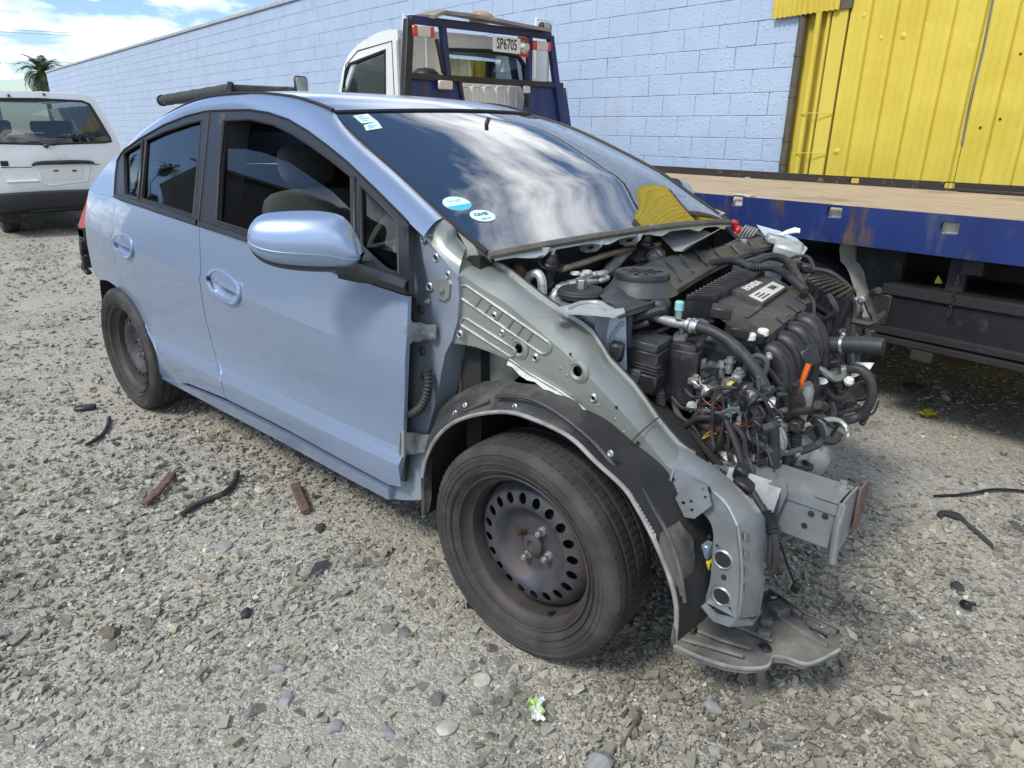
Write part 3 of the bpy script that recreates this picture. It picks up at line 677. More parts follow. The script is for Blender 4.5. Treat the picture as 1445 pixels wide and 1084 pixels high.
    def bar(name, pts, w, m): 
        mb = MB()
        for a, b in zip(pts, pts[1:]): mb.beam(a, b, w, w, WD, 0.006)
        return mb.build(name, m, root)
    TLh, BLh, TRh, BRh = hp(577, 27), hp(563, 150), hp(776, 51), hp(800, 185)
    BLh = BLh+V(0, 0, ZD-BLh[2])+(BLh-TLh)*0; BRh = BRh*V(1, 1, 0)+V(0, 0, ZD)+WN*-0.02
    bar('headboard_post', [TLh, BLh], 0.07, M['wornblack']); bar('headboard_post', [TRh, BRh], 0.06, M['navy'])
    bar('headboard_beam', [TLh, TRh], 0.06, M['navy']); bar('headboard_beam', [hp(570, 107), hp(793, 121)], 0.05, M['wornblack'])
    bar('headboard_post', [hp(624, 36), hp(631, 108)], 0.055, M['navy']); bar('headboard_post', [hp(747, 52), hp(746, 116)], 0.05, M['navy'])
    bar('headboard_brace', [hp(616, 55), hp(626, 104)], 0.03, M['wornblack']); bar('headboard_brace', [hp(648, 113), hp(654, 150)], 0.035, M['wornblack'])
    bar('winch_lever', [hp(735, 115), hp(741, 128), hp(745, 150)], 0.035, M['rustrail'])
    for pl in ([(572, 112), (645, 116), (655, 160), (563, 160)], [(742, 122), (797, 124), (806, 185), (735, 175)]):
        mb = MB(); P = [W(SH+0.02, *w_ats(x, y, SH+0.02)) for x, y in pl]; mb.plate(P, 0.012); mb.build('headboard_panel', M['blue'], root)
    mb = MB(); mb.beam(W(SH+0.12, DF+0.12, ZD+0.33), W(SH+0.12, DT-0.3, ZD+0.33), 0.02, 0.66, (0, 0, 1)); 
    # weathered light board on top
    P = [hp(600, 23), hp(616, 16), hp(690, 27), hp(764, 41), hp(764, 47), hp(690, 36)]
    mb = MB(); q = [(600, 24), (617, 17), (650, 21), (690, 28), (730, 36), (766, 43)]; rows = []
    for x, y in q:
        a = hp(x, y); rows.append([a-WD*0.12+V(0, 0, 0.0), a+V(0, 0, .02), a+WD*0.16+V(0, 0, 0.03)])
    mb.slab(rows, 0.025); mb.build('roof_board', mat('weathered_grey_board', (0.27, 0.25, 0.22), 0.85, var=0.35, vscale=6, bump=0.5, bscale=25), root)
    c = hp(689, 30)+WD*0.1; mb = MB(); mb.lathe([(0, 0), (0.10, 0), (0.11, 0.02), (0.10, 0.06), (0.06, 0.085), (0, 0.09)], c, (0, 0, 1), 20); mb.build('beacon_base', M['ply'], root)
    L0 = hp(761, 31); L1 = hp(777, 47); c = (L0+L1)/2; mb = MB(); mb.box(c, (0.07, np.linalg.norm((L0-L1)*V(1, 1, 0)), abs(L0[2]-L1[2])), RW @ rot3(0, 0.1, 0.1), 0.02); o = mb.build('work_lamp', M['wornblack'], root)
    mb = MB(); mb.box(c-WD*0.034, (0.008, 0.085, 0.07), RW @ rot3(0, 0.1, 0.1), 0.004); mb.build('lamp_lens', M['galv'], o)
    # lamps on the headboard: red / clear / red
    for (xa, ya, xb, yb) in ((583, 35, 613, 54), (753, 57, 777.5, 73)):
        d0, zt = w_ats(xa, ya, SH-0.05); d1, zb = w_ats(xb, yb, SH-0.05); e = part_empty('tail_lamp', W(SH-0.03, (d0+d1)/2, (zt+zb)/2), root)
        for f0, f1, m in ((0, .2, 'tail'), (.2, .82, 'taill'), (.82, 1, 'tail')):
            mb = MB(); wbox(mb, SH-0.055, SH-0.02, d0+(d1-d0)*f0+0.002, d0+(d1-d0)*f1-0.002, zb, zt, 0.006); mb.build('lens', M[m], e)
    for (xa, ya, xb, yb) in ((619, 113, 639, 127), (739, 121, 748, 132)):
        d0, zt = w_ats(xa, ya, SH-0.05); d1, zb = w_ats(xb, yb, SH-0.05); mb = MB(); wbox(mb, SH-0.06, SH-0.03, d0, d1, zb, zt, 0.008); mb.build('clear_lamp', M['taill'], root)
    # number plate
    d0, zt = w_ats(695, 51.5, SH-0.03); d1, zb = w_ats(734, 75, SH-0.03); mb = MB(); zc = (zt+zb)/2; wd_, hh = abs(d0-d1), 0.125
    wbox(mb, SH-0.035, SH-0.03, d0, d1, zc-hh/2, zc+hh/2, 0.002); po = mb.build('number_plate', M['whitep'], root)
    text_on('plate_letters', 'SP6705', 0.125, W(SH-0.0365, (d0+d1)/2, zc), -WN, (0, 0, 1), M['seal'], po, 0.0005, 0.002, sx=wd_/0.50)
    mb = MB(); c = W(SH-0.03, d1-0.06, zc); mb.lathe([(0, 0.03), (0.03, 0.03), (0.045, 0.015), (0.06, 0), (0.06, -0.02)], c, -WD, 16); mb.build('round_lamp', M['alupipe'], root)
    mb = MB(); wbox(mb, SH-0.02, SH, d1-0.15, d1+0.005, zc-0.08, zc+0.08); mb.build('lamp_plate', M['red'], root)
    # cab
    D0, D1 = 2.78, 1.02; s_b = 5.48
    out = sz([(560, 160), (572, 40), (549, 41.5), (532, 46.5), (515, 56), (505, 63), (492, 77), (484, 96), (474, 135)], D0); out[0] = (s_b, 0.75); out[1] = (s_b, out[1][1]); out[-1] = (out[-1][0]+0.12, 1.35)
    out += [(out[-1][0]+0.25, 0.75)]
    win = sz([(544, 71), (493, 91), (488, 100), (480.5, 130), (543, 131)], D0); win[-1] = (win[-1][0], 1.45); win[-2] = (win[-2][0]+0.05, 1.45)
    door = sz([(553, 58), (505, 72), (488, 92)], D0)
    cab = part_empty('cab', W(s_b, (D0+D1)/2, 0.75), root)
    for d, sg in ((D0, 1), (D1, -1)):
        P = [W(s, d, z) for s, z in out]; H = [W(s, d, z) for s, z in win]
        mb = MB(); mb.plate(P[::sg], 0.03, [H]); mb.build('cab_side', M['white'], cab)
        mb = MB(); mb.tube(H, 0.014, 6, closed=True); mb.build('window_seal', M['seal'], cab)
        mb = MB(); mb.plate([h-WN*0.012*sg for h in H], 0.004); mb.build('side_window', M['glasspale'], cab)
    mb = MB(); mb.tube([W(s, D0+0.0, z) for s, z in [(door[0][0], 1.1)]+door+[(door[2][0]+0.12, 1.4)]], 0.006, 5); mb.build('door_gap', M['seal'], cab)
    # roof and front skin following the side outline
    rows = [[W(s, D0+(D1-D0)*t, z+0.03*math.sin(math.pi*t)) for t in np.linspace(0, 1, 7)] for s, z in out[1:6]]
    mb = MB(); mb.slab(rows[::-1], 0.03); mb.build('cab_roof', M['white'], cab)
    f0, f1 = out[5], out[8]; rows = [[W(f0[0]+(f1[0]-f0[0])*u, D0+(D1-D0)*t, f0[1]+(f1[1]-f0[1])*u) for t in np.linspace(0, 1, 3)] for u in (0.06, 1)]
    mb = MB(); mb.grid(rows); mb.build('cab_windscreen', M['glasspale'], cab)
    for t in (0.02, 0.98): 
        mb = MB(); mb.beam(W(f0[0], D0+(D1-D0)*t, f0[1]), W(f1[0], D0+(D1-D0)*t, f1[1]), 0.05, 0.06, WN, 0.01); mb.build('windscreen_pillar', M['white'], cab)
    mb = MB(); wbox(mb, f1[0], out[-1][0], D1, D0, 0.75, 1.36, 0.03); mb.build('cab_nose', M['white'], cab)
    wn = dz([(631, 70), (690, 72), (732, 80), (740, 92), (741, 116), (700, 116), (632, 110)], s_b)
    zt = out[1][1]; P = [W(s_b, D0, 0.75), W(s_b, D1, 0.75), W(s_b, D1, zt-0.1), W(s_b, D1+0.08, zt), W(s_b, D0-0.08, zt), W(s_b, D0, zt-0.08)]
    H = [W(s_b, a, b) for a, b in wn]
    mb = MB(); mb.plate(P, 0.03, [H]); mb.build('cab_back', M['white'], cab)
    mb = MB(); mb.tube(H, 0.018, 6, closed=True); mb.build('window_seal', M['seal'], cab)
    mb = MB(); mb.plate([h+WD*0.01 for h in H], 0.004); mb.build('rear_window', M['glass'], cab)
    for px in (586, 767):                                     # pressed panels in the cab's back
        d0, z0_ = w_ats(px, 62, s_b); mb = MB(); mb.tube([W(s_b-0.003, d0+0.11*a, z0_+0.16*b) for a, b in ((-1, -2), (-1, 1), (-.7, 1.3), (.7, 1.3), (1, 1), (1, -2))], 0.012, 6, 2); mb.build('pressed_rib', M['white'], cab)
    for k in range(5):
        px = 655+k*17.0; d0, z0_ = w_ats(px, 132, s_b-0.06); mb = MB(); mb.tube([W(s_b-0.062, d0+0.05*a, z0_+0.06*b) for a, b in ((-1, -2), (-1, .6), (-.5, 1), (.5, 1), (1, .6), (1, -2))], 0.011, 6, 2); mb.build('pressed_rib', M['white'], cab)
    mb = MB(); a, b = w_ats(648, 121, s_b-0.06), w_ats(735, 124, s_b-0.06); wbox(mb, s_b-0.06, s_b-0.002, a[0], b[0], 1.0, a[1], 0.01); mb.build('back_panel', M['white'], cab)
    M['lining2'] = mat('pale_grey_headlining', (0.55, 0.57, 0.56), 0.9); tan = mat('tan_headlining', (0.11, 0.095, 0.06), 0.9)
    mb = MB(); wbox(mb, s_b+0.06, out[4][0], D1+0.05, D0-0.05, zt-0.09, zt-0.06); mb.build('headlining', M['lining2'], cab)
    for d in (D0-0.45, D1+0.45):
        mb = MB(); wbox(mb, s_b+0.15, s_b+0.32, d-0.25, d+0.25, 1.0, 1.62, 0.06); wbox(mb, s_b+0.17, s_b+0.28, d-0.13, d+0.13, 1.64, 1.86, 0.05); mb.build('seat', M['seat'], cab)
    mb = MB(); wbox(mb, f1[0]-0.25, f1[0], D1+0.05, D0-0.05, 1.0, 1.38, 0.05); mb.build('dashboard', M['dash'], cab)
    d0, z0_ = w_ats(596, 103, s_b-0.05); mb = MB(); mb.lathe([(0, .06), (.07, .05), (.11, .02), (.12, 0)], W(s_b-0.1, d0, z0_-0.02), (0, 0, 1), 14); mb.build('filler_dome', M['black'], root)
    # door mirror towards the car, seen over its roof
    m0 = onPl(425, 123, WP+WN*(D0+0.25), WN); mb = MB(); mb.box(m0, (0.05, 0.16, 0.20), RW @ rot3(0, 0, 0.2), 0.025); o = mb.build('door_mirror', M['black'], cab)
    mb = MB(); mb.box(m0-WD*0.027, (0.004, 0.13, 0.17), RW @ rot3(0, 0, 0.2), 0.001); mb.build('mirror_glass', M['alupipe'], o)
    mb = MB(); mb.tube([m0+V(0, 0, -.02), m0-WN*0.12+V(0, 0, -.06), W(out[8][0]-0.15, D0, 1.5)], 0.012, 6); mb.build('mirror_arm', M['black'], o)
build_truck()

# ================================================================== white van
def build_van():
    SB = 10.55; root = thing('white_van', W(SB+2, 4.68, 0), 'white passenger van seen from behind with black rear bumper and no number plate', 'van')
    Z = lambda pts, s=SB: dz(pts, s)
    DC = 4.68
    prof = Z([(171, 200), (168, 235), (150, 262), (135, 276)]); 
    half = [(0.0, 1.705), (0.45, 1.695), (0.56, 1.67), (0.615, 1.63), (0.66, 1.54), (0.735, 1.32), (0.795, 1.12), (0.815, 0.95), (0.815, 0.62), (0.79, 0.42), (0.76, 0.34)]
    ring = [(DC-h, z) for h, z in half]+[(DC+h, z) for h, z in half[::-1][:-1]]
    def win2(pts): return [(d, z) for d, z in pts]
    gl = Z([(0, 139.5), (60, 140), (118, 143), (128, 147), (133, 155), (156, 194), (158, 199.5), (150, 201), (60, 204), (0, 205)]); gl = [p for p in gl]
    rt = [q for q in gl if q[0] < DC]; glass = [(d, z) for d, z in gl[1:-1]]; glass = glass+[(2*DC-d, z) for d, z in glass[::-1]]
    glass = [g for g in glass]
    # rear face with the window opening
    face = [(d, z) for d, z in ring if z > 0.4]
    def bow(d, z): return SB+0.10*((d-DC)/0.8)**2*0.6+max(0, z-1.05)*0.13
    P2, tri = cdt(face, [glass], 0.12); mb = MB(); mb.add([W(bow(d, z), d, z) for d, z in P2], tri); mb.build('tailgate', M['white'], root)
    tg = root.children[0]
    P2, tri = cdt(glass, [], 0.15); mb = MB(); mb.add([W(bow(d, z)+0.012, d, z) for d, z in P2], tri); mb.build('rear_window', M['glassmid'], tg)
    mb = MB(); mb.tube([W(bow(d, z)-0.002, d, z) for d, z in glass], 0.016, 6, closed=True); mb.build('window_seal', M['seal'], tg)
    # body shell forward of the tailgate
    rows = []
    for k, s in enumerate((0, 0.06, 0.5, 1.2, 2.2, 3.2, 3.9)):
        rows.append([W(max(bow(d, z), SB)*0+bow(d, z)+s, DC+(d-DC)*(1.0+0.012*min(k, 2)), z+0.006*min(k, 2)) for d, z in ring])
    side_glass = []
    mb = MB(); n = len(ring); vs = [p for r in rows for p in r]; F = []
    for i in range(len(rows)-1):
        for k in range(n-1):
            wz = (ring[k][1]+ring[k+1][1])/2
            if 1.13 < wz < 1.6 and 2 <= i <= 5 and abs(ring[k][0]-DC) > 0.6: continue
            F.append((i*n+k, i*n+k+1, (i+1)*n+k+1, (i+1)*n+k))
    mb.add(vs, F); mb.build('body', M['white'], root)
    for sg in (-1, 1):
        mb = MB(); mb.grid([[W(SB+0.5+s, DC+sg*(0.655+0.01), 1.57), W(SB+0.5+s, DC+sg*0.79, 1.12)] for s in (0.05, 3.3)]); mb.build('side_window', M['glasspale'], root)
        for s in (0.62, 1.25, 1.9, 2.6):
            mb = MB(); mb.beam(W(SB+s+.1, DC+sg*0.655, 1.58), W(SB+s+.1, DC+sg*0.79, 1.1), 0.10, 0.03, WD, 0.005); mb.build('window_pillar', M['white'], root)
    mb = MB(); mb.grid([[W(SB+4.0, DC-0.62, 1.68), W(SB+4.0, DC+0.62, 1.68)], [W(SB+4.5, DC-0.76, 1.1), W(SB+4.5, DC+0.76, 1.1)]]); mb.build('windscreen', M['glasspale'], root)
    mb = MB(); wbox(mb, SB+3.9, SB+4.75, DC-0.8, DC+0.8, 0.35, 1.1, 0.06); mb.build('nose', M['white'], root)
    mb = MB(); wbox(mb, SB+0.2, SB+4.2, DC-0.74, DC+0.74, 0.27, 0.5); mb.build('floor_pan', M['dark'], root)  # underside lowered to deepen the shade under the van
    for s, d in ((1.0, -.35), (1.0, .35), (2.1, -.38), (2.1, .38), (3.1, -.38), (3.1, .38)):
        mb = MB(); wbox(mb, SB+s, SB+s+0.13, DC+d-0.26, DC+d+0.26, 0.6, 1.2, 0.05); wbox(mb, SB+s+0.02, SB+s+0.1, DC+d-0.12, DC+d+0.12, 1.21, 1.38, 0.03); mb.build('seat', M['seat'], root)
    mb = MB(); wbox(mb, SB+0.25, SB+3.9, DC-0.5, DC+0.5, 1.66, 1.69); mb.build('headlining', M['lining'], root)
    # tailgate furniture
    q = lambda x, y, o=0.0: (lambda d, z: W(bow(d, z)-o, d, z))(*w_ats(x, y, SB))
    mb = MB(); mb.tube([q(46, 234.5, .015), q(52, 230.5, .02), q(90, 229, .025), q(126, 229, .02), q(133, 231.5, .015)], [0.012, 0.022, 0.026, 0.022, 0.012], 8, 3); mb.build('handle_strip', M['black'], tg)
    mb = MB(); mb.tube([q(2, 236.8, .0), q(45, 236, .0)], 0.006, 5); mb.tube([q(134, 232.5, 0), q(141, 232, 0)], 0.006, 5); mb.build('panel_gap', M['seal'], tg)
    mb = MB(); mb.tube([q(65, 205, .03), q(80, 200, .05), q(97, 195, .05)], 0.011, 6); mb.tube([q(82, 193, .05), q(130, 192, .05)], 0.008, 6); mb.build('wiper', M['black'], tg)
    mb = MB(); mb.box(q(65, 206, .02), (0.05, 0.05, 0.05), RW, 0.015); mb.build('wiper_pivot', M['black'], tg)
    mb = MB(); rec = [(54, 237), (128, 234), (124, 256), (70, 262), (60, 258)]
    mb.tube([q(x, y, 0.0) for x, y in rec], 0.012, 6, closed=True); mb.build('plate_recess', M['white'], tg)
    mb = MB(); mb.plate([q(x, y, 0.004) for x, y in ((73, 239), (116, 237), (116, 252), (74, 255))], 0.004); mb.build('plate_mount', M['whitep'], tg)
    for x in (79, 105):
        mb = MB(); mb.box(q(x, 241, 0.01), (0.02, 0.05, 0.018), RW, 0.004); mb.build('plate_clip', M['seal'], tg)
    mb = MB(); mb.tube([q(10, 257, .012), q(55, 255, .012)], 0.014, 6); mb.build('crease', M['white'], tg)
    # maker's badge at the left: a small dark emblem
    for dx, ch in ((3.5, 'A'), (8.5, 'M')):
        mb = MB(); c = q(dx+0.5, 231, .01); mb.box(c, (0.008, 0.045, 0.06), RW, 0.004); bo = mb.build('badge', M['seal'], tg)
    for x, y in ((14, 136), (64, 134.5)):
        mb = MB(); mb.bolt(q(x, y, 0), V(0, 0, 1), 0.012, 0.02); mb.build('hinge_bolt', M['seal'], tg)
    # lamps either side
    for sg in (-1, 1):
        mb = MB(); mb.grid([[W(SB+0.055+0.0+e, DC+sg*d, z) for z in (0.66, 0.8, 1.0)] for e, d in ((0.005, 0.735), (0.02, 0.80), (0.12, 0.826))]); mb.build('tail_lamp', M['tail'], root)
    # bumper, tow bar, wheels
    rows = []
    for z, o in ((0.555, 0.03), (0.535, 0.10), (0.44, 0.12), (0.36, 0.10), (0.33, 0.02)):
        rows.append([W(SB+0.12*((d)/0.85)**4*1.0-o, DC+d, z-0.03*abs(d)**2) for d in np.linspace(-0.84, 0.84, 15)])
    mb = MB(); mb.grid(rows); mb.build('rear_bumper', M['seal'], root)
    mb = MB(); mb.beam(q(42, 297, 0.02), q(120, 291, 0.02), 0.05, 0.05, (0, 0, 1), 0.01); b_ = q(108, 289, 0.09); mb.beam(b_+WD*0.25, b_, 0.04, 0.03, (0, 0, 1)); mb.cyl(b_, b_+V(0, 0, 0.06), 0.016, 10); mb.lathe([(0, -.025), (.018, -.018), (.025, 0), (.018, .018), (0, .025)], b_+V(0, 0, .08), (0, 0, 1), 12); mb.build('tow_bar', M['wornblack'], root)
    for s, d in ((0.72, 0.53), (0.72, -0.53), (3.5, 0.64), (3.5, -0.64)):
        e = part_empty('wheel', W(SB+s, DC+d, 0.3), root); mb = MB()
        mb.lathe([(0.17, -.09), (.26, -.1), (.295, -.09), (.302, -.06), (.302, -.02), (.292, -.016), (.292, .0), (.302, .004), (.302, .06), (.295, .09), (.26, .1), (.17, .09)], W(SB+s, DC+d, 0.3), WN, 28); mb.build('tyre', M['rubber'], e)
        mb = MB(); mb.lathe([(0.18, 0.08), (.15, .03), (.06, .05), (0, .05)], W(SB+s, DC+d, 0.3), WN*(1 if d > 0 else -1), 20); mb.build('rim', M['galv'], e)
        mb = MB(); mb.beam(W(SB+s-0.32, DC+d-0.1, 0.28), W(SB+s-0.32, DC+d+0.1, 0.28), 0.012, 0.26, (0, 0, 1)); 
        if s < 1: mb.build('mudflap', M['rubber'], root)
build_van()

# ================================================================== silver wagon with a rolled awning on its roof rack, mostly behind the blue car
def build_wagon():
    A = onZ(232, 141, 1.66); B = onZ(326, 127, 1.66)
    A = CAM+ray(229, 142)*8.9; B = CAM+ray(327, 127)*7.3
    ax = (A-B)*V(1, 1, 0); ax /= np.linalg.norm(ax); sd = V(-ax[1], ax[0], 0)
    if np.dot(sd, CR) < 0: sd = -sd
    o = B*V(1, 1, 0)-ax*0.4+sd*0.75
    root = thing('silver_wagon', o, 'silver estate car behind the blue hatchback with a black roof rack', 'car')
    T = lambda f, l, z: o+ax*f+sd*l+V(0, 0, z)
    sil = mat('silver_paint', (0.55, 0.57, 0.60), 0.3, 0.5, 0.8)
    st = [(-1.4, 0.85, 0.70), (-1.0, 0.95, 0.95), (-0.5, 1.02, 1.28), (0.1, 1.05, 1.46), (0.9, 1.05, 1.51), (1.7, 1.05, 1.50), (2.2, 1.02, 1.43), (2.48, 0.98, 1.28), (2.62, 0.92, 1.05)]
    rows = []
    for f, zb, zt in st:
        w1 = 0.84 if -1.2 < f < 2.4 else 0.78; wt = 0.57 if zt > 1.2 else 0.7
        rows.append([T(f, l, z) for l, z in ((-w1, 0.3), (-w1, 0.7), (-w1+.03, zb), (-(w1+wt)/2, (zb+zt)/2), (-wt, zt-.05), (-wt+.1, zt-.01), (0, zt+.02), (wt-.1, zt-.01), (wt, zt-.05), ((w1+wt)/2, (zb+zt)/2), (w1-.03, zb), (w1, .7), (w1, .3))])
    rows = [crom(r, 3) for r in rows]; rows = [list(c) for c in zip(*[crom(list(col), 4) for col in zip(*rows)])]
    mb = MB(); mb.grid(rows); mb.build('body', sil, root, 50)
    mb = MB(); mb.box(T(2.55, 0, 0.62), (0.25, 1.55, 0.65), np.stack([ax, sd, V(0, 0, 1)], 1), 0.08); mb.build('rear_end', sil, root)
    mb = MB(); mb.box(T(-1.7, 0, 0.6), (0.9, 1.55, 0.5), np.stack([ax, sd, V(0, 0, 1)], 1), 0.12); mb.build('bonnet', sil, root)
    for sg in (-1, 1):
        mb = MB(); mb.slab([[T(f, sg*(0.845-(z-0.95)*0.42), z) for z in (0.99, 1.15, 1.36)] for f in (-0.1, 0.9, 2.0)], 0.004); mb.build('side_window', M['glassdark'], root)
        for f in (-1.45, 1.6):
            e = part_empty('wheel', T(f, sg*0.76, 0.3), root); mb = MB(); mb.lathe([(0.18, -.09), (.27, -.1), (.305, -.07), (.305, .07), (.27, .1), (.18, .09)], T(f, sg*0.76, 0.3), sd, 24); mb.build('tyre', M['rubber'], e)
            mb = MB(); mb.lathe([(0.19, .07), (.16, .03), (.05, .05), (0, .05)], T(f, sg*0.76, 0.3), sd*sg, 18); mb.build('rim', M['galv'], e)
        mb = MB(); mb.tube([T(f, sg*0.5, z) for f, z in ((-.1, 1.46), (0.05, 1.53), (0.8, 1.565), (1.6, 1.555), (2.1, 1.48))], 0.016, 7, 3); mb.build('roof_rail', M['galv'], root)
    # awning tube on the camera's side, cross bars, long box behind
    def pt(x, y, t): return CAM+ray(x, y)*t
    pts = [A+(B-A)*(k/14) for k in range(15)]
    mb = MB(); mb.tube(pts, [0.052]+[0.066+0.004*math.sin(k*2.3) for k in range(13)]+[0.055], 12); o1 = mb.build('rolled_awning', mat('dark_grey_awning_cover', (0.045, 0.05, 0.048), 0.7, var=0.3, vscale=9, bump=0.5, bscale=14), root)
    mb = MB(); mb.cyl(A+(A-B)*0.004, A-(A-B)/np.linalg.norm(A-B)*0.03, 0.07, 14); mb.build('awning_end_cap', M['black'], o1)
    mb = MB(); mb.plate([pt(x, y, 8.74) for x, y in ((230, 141), (239, 138.5), (239, 144.5), (231, 146.5))], 0.003); mb.build('awning_label', M['whitep'], o1)
    mb = MB(); mb.cyl(pt(325, 132, 7.3), pt(325, 117, 7.3), 0.035, 8); mb.build('awning_strap', M['seal'], o1)
    mb = MB(); mb.beam(pt(326, 123.5, 7.35), pt(416, 127.5, 7.1), 0.05, 0.06, (0, 0, 1), 0.01); mb.beam(pt(335, 129, 7.5), pt(416, 128, 7.3), 0.03, 0.04, (0, 0, 1)); mb.build('rack_bar', M['black'], root)
build_wagon()
# ================================================================== the blue hatchback
car = thing('stripped_car', (-0.9, 0, 0), 'light blue five door hatchback stripped of its bonnet, front wings and bumper', 'car')
PZ = [.18, .27, .33, .37, .395, .44, .50, .65, .79]; PY = [.785, .812, .829, .835, .836, .818, .8145, .8315, .851]
QZ = [.79, .86, .93, .99, 1.05, 1.15, 1.25, 1.35, 1.42, 1.50]; QY = [.851, .8385, .823, .804, .776, .729, .678, .622, .580, .53]
def pchip(X, Y):
    X = np.array(X, float); Y = np.array(Y, float); h = np.diff(X); d = np.diff(Y)/h; m = np.zeros(len(X)); m[0], m[-1] = d[0], d[-1]
    for i in range(1, len(X)-1):
        if d[i-1]*d[i] > 0: w1, w2 = 2*h[i]+h[i-1], h[i]+2*h[i-1]; m[i] = (w1+w2)/(w1/d[i-1]+w2/d[i])
    def f(x):
        i = int(np.clip(np.searchsorted(X, x)-1, 0, len(X)-2)); t = min(max((x-X[i])/h[i], 0), 1); a = t*t*(3-2*t)
        return float(Y[i]*(1-a)+Y[i+1]*a+h[i]*(m[i]*t*(1-t)**2-m[i+1]*t*t*(1-t)))
    return f
FP, FQ = pchip(PZ, PY), pchip(QZ, QY)
FSM = pchip([.44, .50, .60, .70, .80, .88, .94, .99], [.818, .8185, .8275, .8355, .8375, .8325, .820, .804])     # the crease fades towards the front edge
def zcr(x): return 0.801-0.060*(x+1.6)
def S(x, z):
    k = zcr(x); zz = z-(k-0.79)*min(max((z-0.5)/(k-0.5), 0), 1) if z < k else z-(k-0.79)*max(0, 1-(z-k)/0.25)
    y = FP(zz) if zz <= 0.79 else FQ(zz)
    if x > -1.0 and .44 < z < .99: f = .85*min((x+1.0)/.55, 1); y = y*(1-f)+FSM(z)*f
    if x < -2.1: y -= 0.105*((-2.1-x)/1.15)**2
    if x > -0.9: y -= 0.012*((x+0.9)/0.5)**2
    return y
def sd(px, py, off=0.0):
    y = 0.8
    for _ in range(14):
        q = onY(px, py, -y); y = 0.5*y+0.5*(S(q[0], q[2])+off)
    q = onY(px, py, -y); return (float(q[0]), float(q[2]))
def SP(x, z, off=0.0, sg=-1): return V(x, sg*(S(x, z)+off), z)
def crease_lines(poly):
    xs = [p[0] for p in poly]; out = []; done = []
    def clip(fn, n=40):
        seg = []; x = np.linspace(min(xs)+.002, max(xs)-.002, n)
        for a in x:
            p = (float(a), float(fn(a)))
            if inside(p, poly) and inside((p[0]+.004, p[1]), poly) and inside((p[0]-.004, p[1]), poly): seg.append(p)
            else:
                if len(seg) > 1: out.append(seg)
                seg = []
        if len(seg) > 1: out.append(seg)
        for sg_ in out:
            for e_, i_ in ((-1, 0), (1, -1)):
                a_ = sg_[i_]; st = (max(xs)-min(xs))/39; lo, hi = 0.0, st
                for _ in range(14):
                    m_ = (lo+hi)/2
                    if inside((a_[0]+e_*m_, fn(a_[0]+e_*m_)), poly): lo = m_
                    else: hi = m_
                if lo > .003 and not getattr(sg_, 'done', 0): sg_.insert(0 if e_ < 0 else len(sg_), (a_[0]+e_*(lo-.0012), float(fn(a_[0]+e_*(lo-.0012)))))
        done.extend(out); out.clear()
    clip(zcr); clip(lambda x: 0.395); clip(lambda x: 0.412); clip(lambda x: 0.428); clip(lambda x: 0.445); clip(lambda x: 0.465)
    return done
def skin(poly, off=0.0, holes=(), step=0.05, flange=0.018, sg=-1, lines=True, xf=None):
    ls = crease_lines(poly) if lines else []
    v2, tri = cdt(poly, holes, step, ls); mb = MB()
    P = [SP(x, z, off, sg) for x, z in v2]
    mb.add(P, tri if sg < 0 else [t[::-1] for t in tri])
    if flange:
        for a, b in border(tri): mb.add([P[a], P[b], P[b]-V(0, sg*flange, 0), P[a]-V(0, sg*flange, 0)], [(0, 3, 2, 1) if sg < 0 else (0, 1, 2, 3)])
    return mb
def L2(pts, off=0.0): return [sd(x, y, off) for x, y in pts]
def shrink(poly, d):                                    # pull a 2-D outline inwards by d
    n = len(poly); out = []; A = sum(poly[i][0]*poly[(i+1) % n][1]-poly[(i+1) % n][0]*poly[i][1] for i in range(n)); s_ = 1 if A > 0 else -1
    for i in range(n):
        p0, p1, p2 = (np.array(poly[j % n]) for j in (i-1, i, i+1)); a = p1-p0; b = p2-p1
        a = a/(np.linalg.norm(a)+1e-9); b = b/(np.linalg.norm(b)+1e-9); nn = np.array([-a[1]-b[1], a[0]+b[0]]); nn = nn/(np.linalg.norm(nn)+1e-9)
        out.append(tuple(p1+s_*nn*d))
    return out
def smooth2(pts, n=4): return [tuple(p) for p in crom([(a, b) for a, b in pts], n)]

# outlines measured on the side surface
split_lo = L2([(281.3, 319.6), (282, 345), (283.2, 385), (285, 420), (290, 449), (298, 480), (304.6, 503), (312, 538), (319, 562.8)])
fd_bot = L2([(403.5, 606), (490.7, 654), (548.8, 685)]); fd_front = L2([(566.5, 688), (569, 643), (572, 552.7), (575, 476), (576.6, 418)])
fd_belt = L2([(475, 384.5), (412, 362), (358.6, 343.5)])
front_door2 = split_lo+fd_bot+fd_front+fd_belt
rd_rear = L2([(163, 279.2), (161, 298), (159.5, 322), (157.4, 351), (162.4, 369.6), (171.6, 394), (183.7, 418), (190, 431), (210.7, 471.5), (222.5, 492), (232, 506), (241, 518), (249.5, 530.5), (264, 541)])
rear_door2 = rd_rear+split_lo[::-1]
rear_door2 = shrink(rear_door2, 0.0025); front_door2 = shrink(front_door2, 0.0025)
arch = L2([(226, 532), (224.5, 512), (218.8, 491), (207.6, 467.5), (187.3, 434), (167, 406.5), (150.8, 395), (138.6, 394)])
rear_edge = L2([(136, 392), (129, 376), (123, 345), (120, 318), (122, 290), (125, 270)])
quarter2 = [rd_rear[0]]+[rear_edge[-1]]+rear_edge[::-1][1:]+arch[::-1]+L2([(247, 542.5), (256, 541)])+rd_rear[:0:-1]

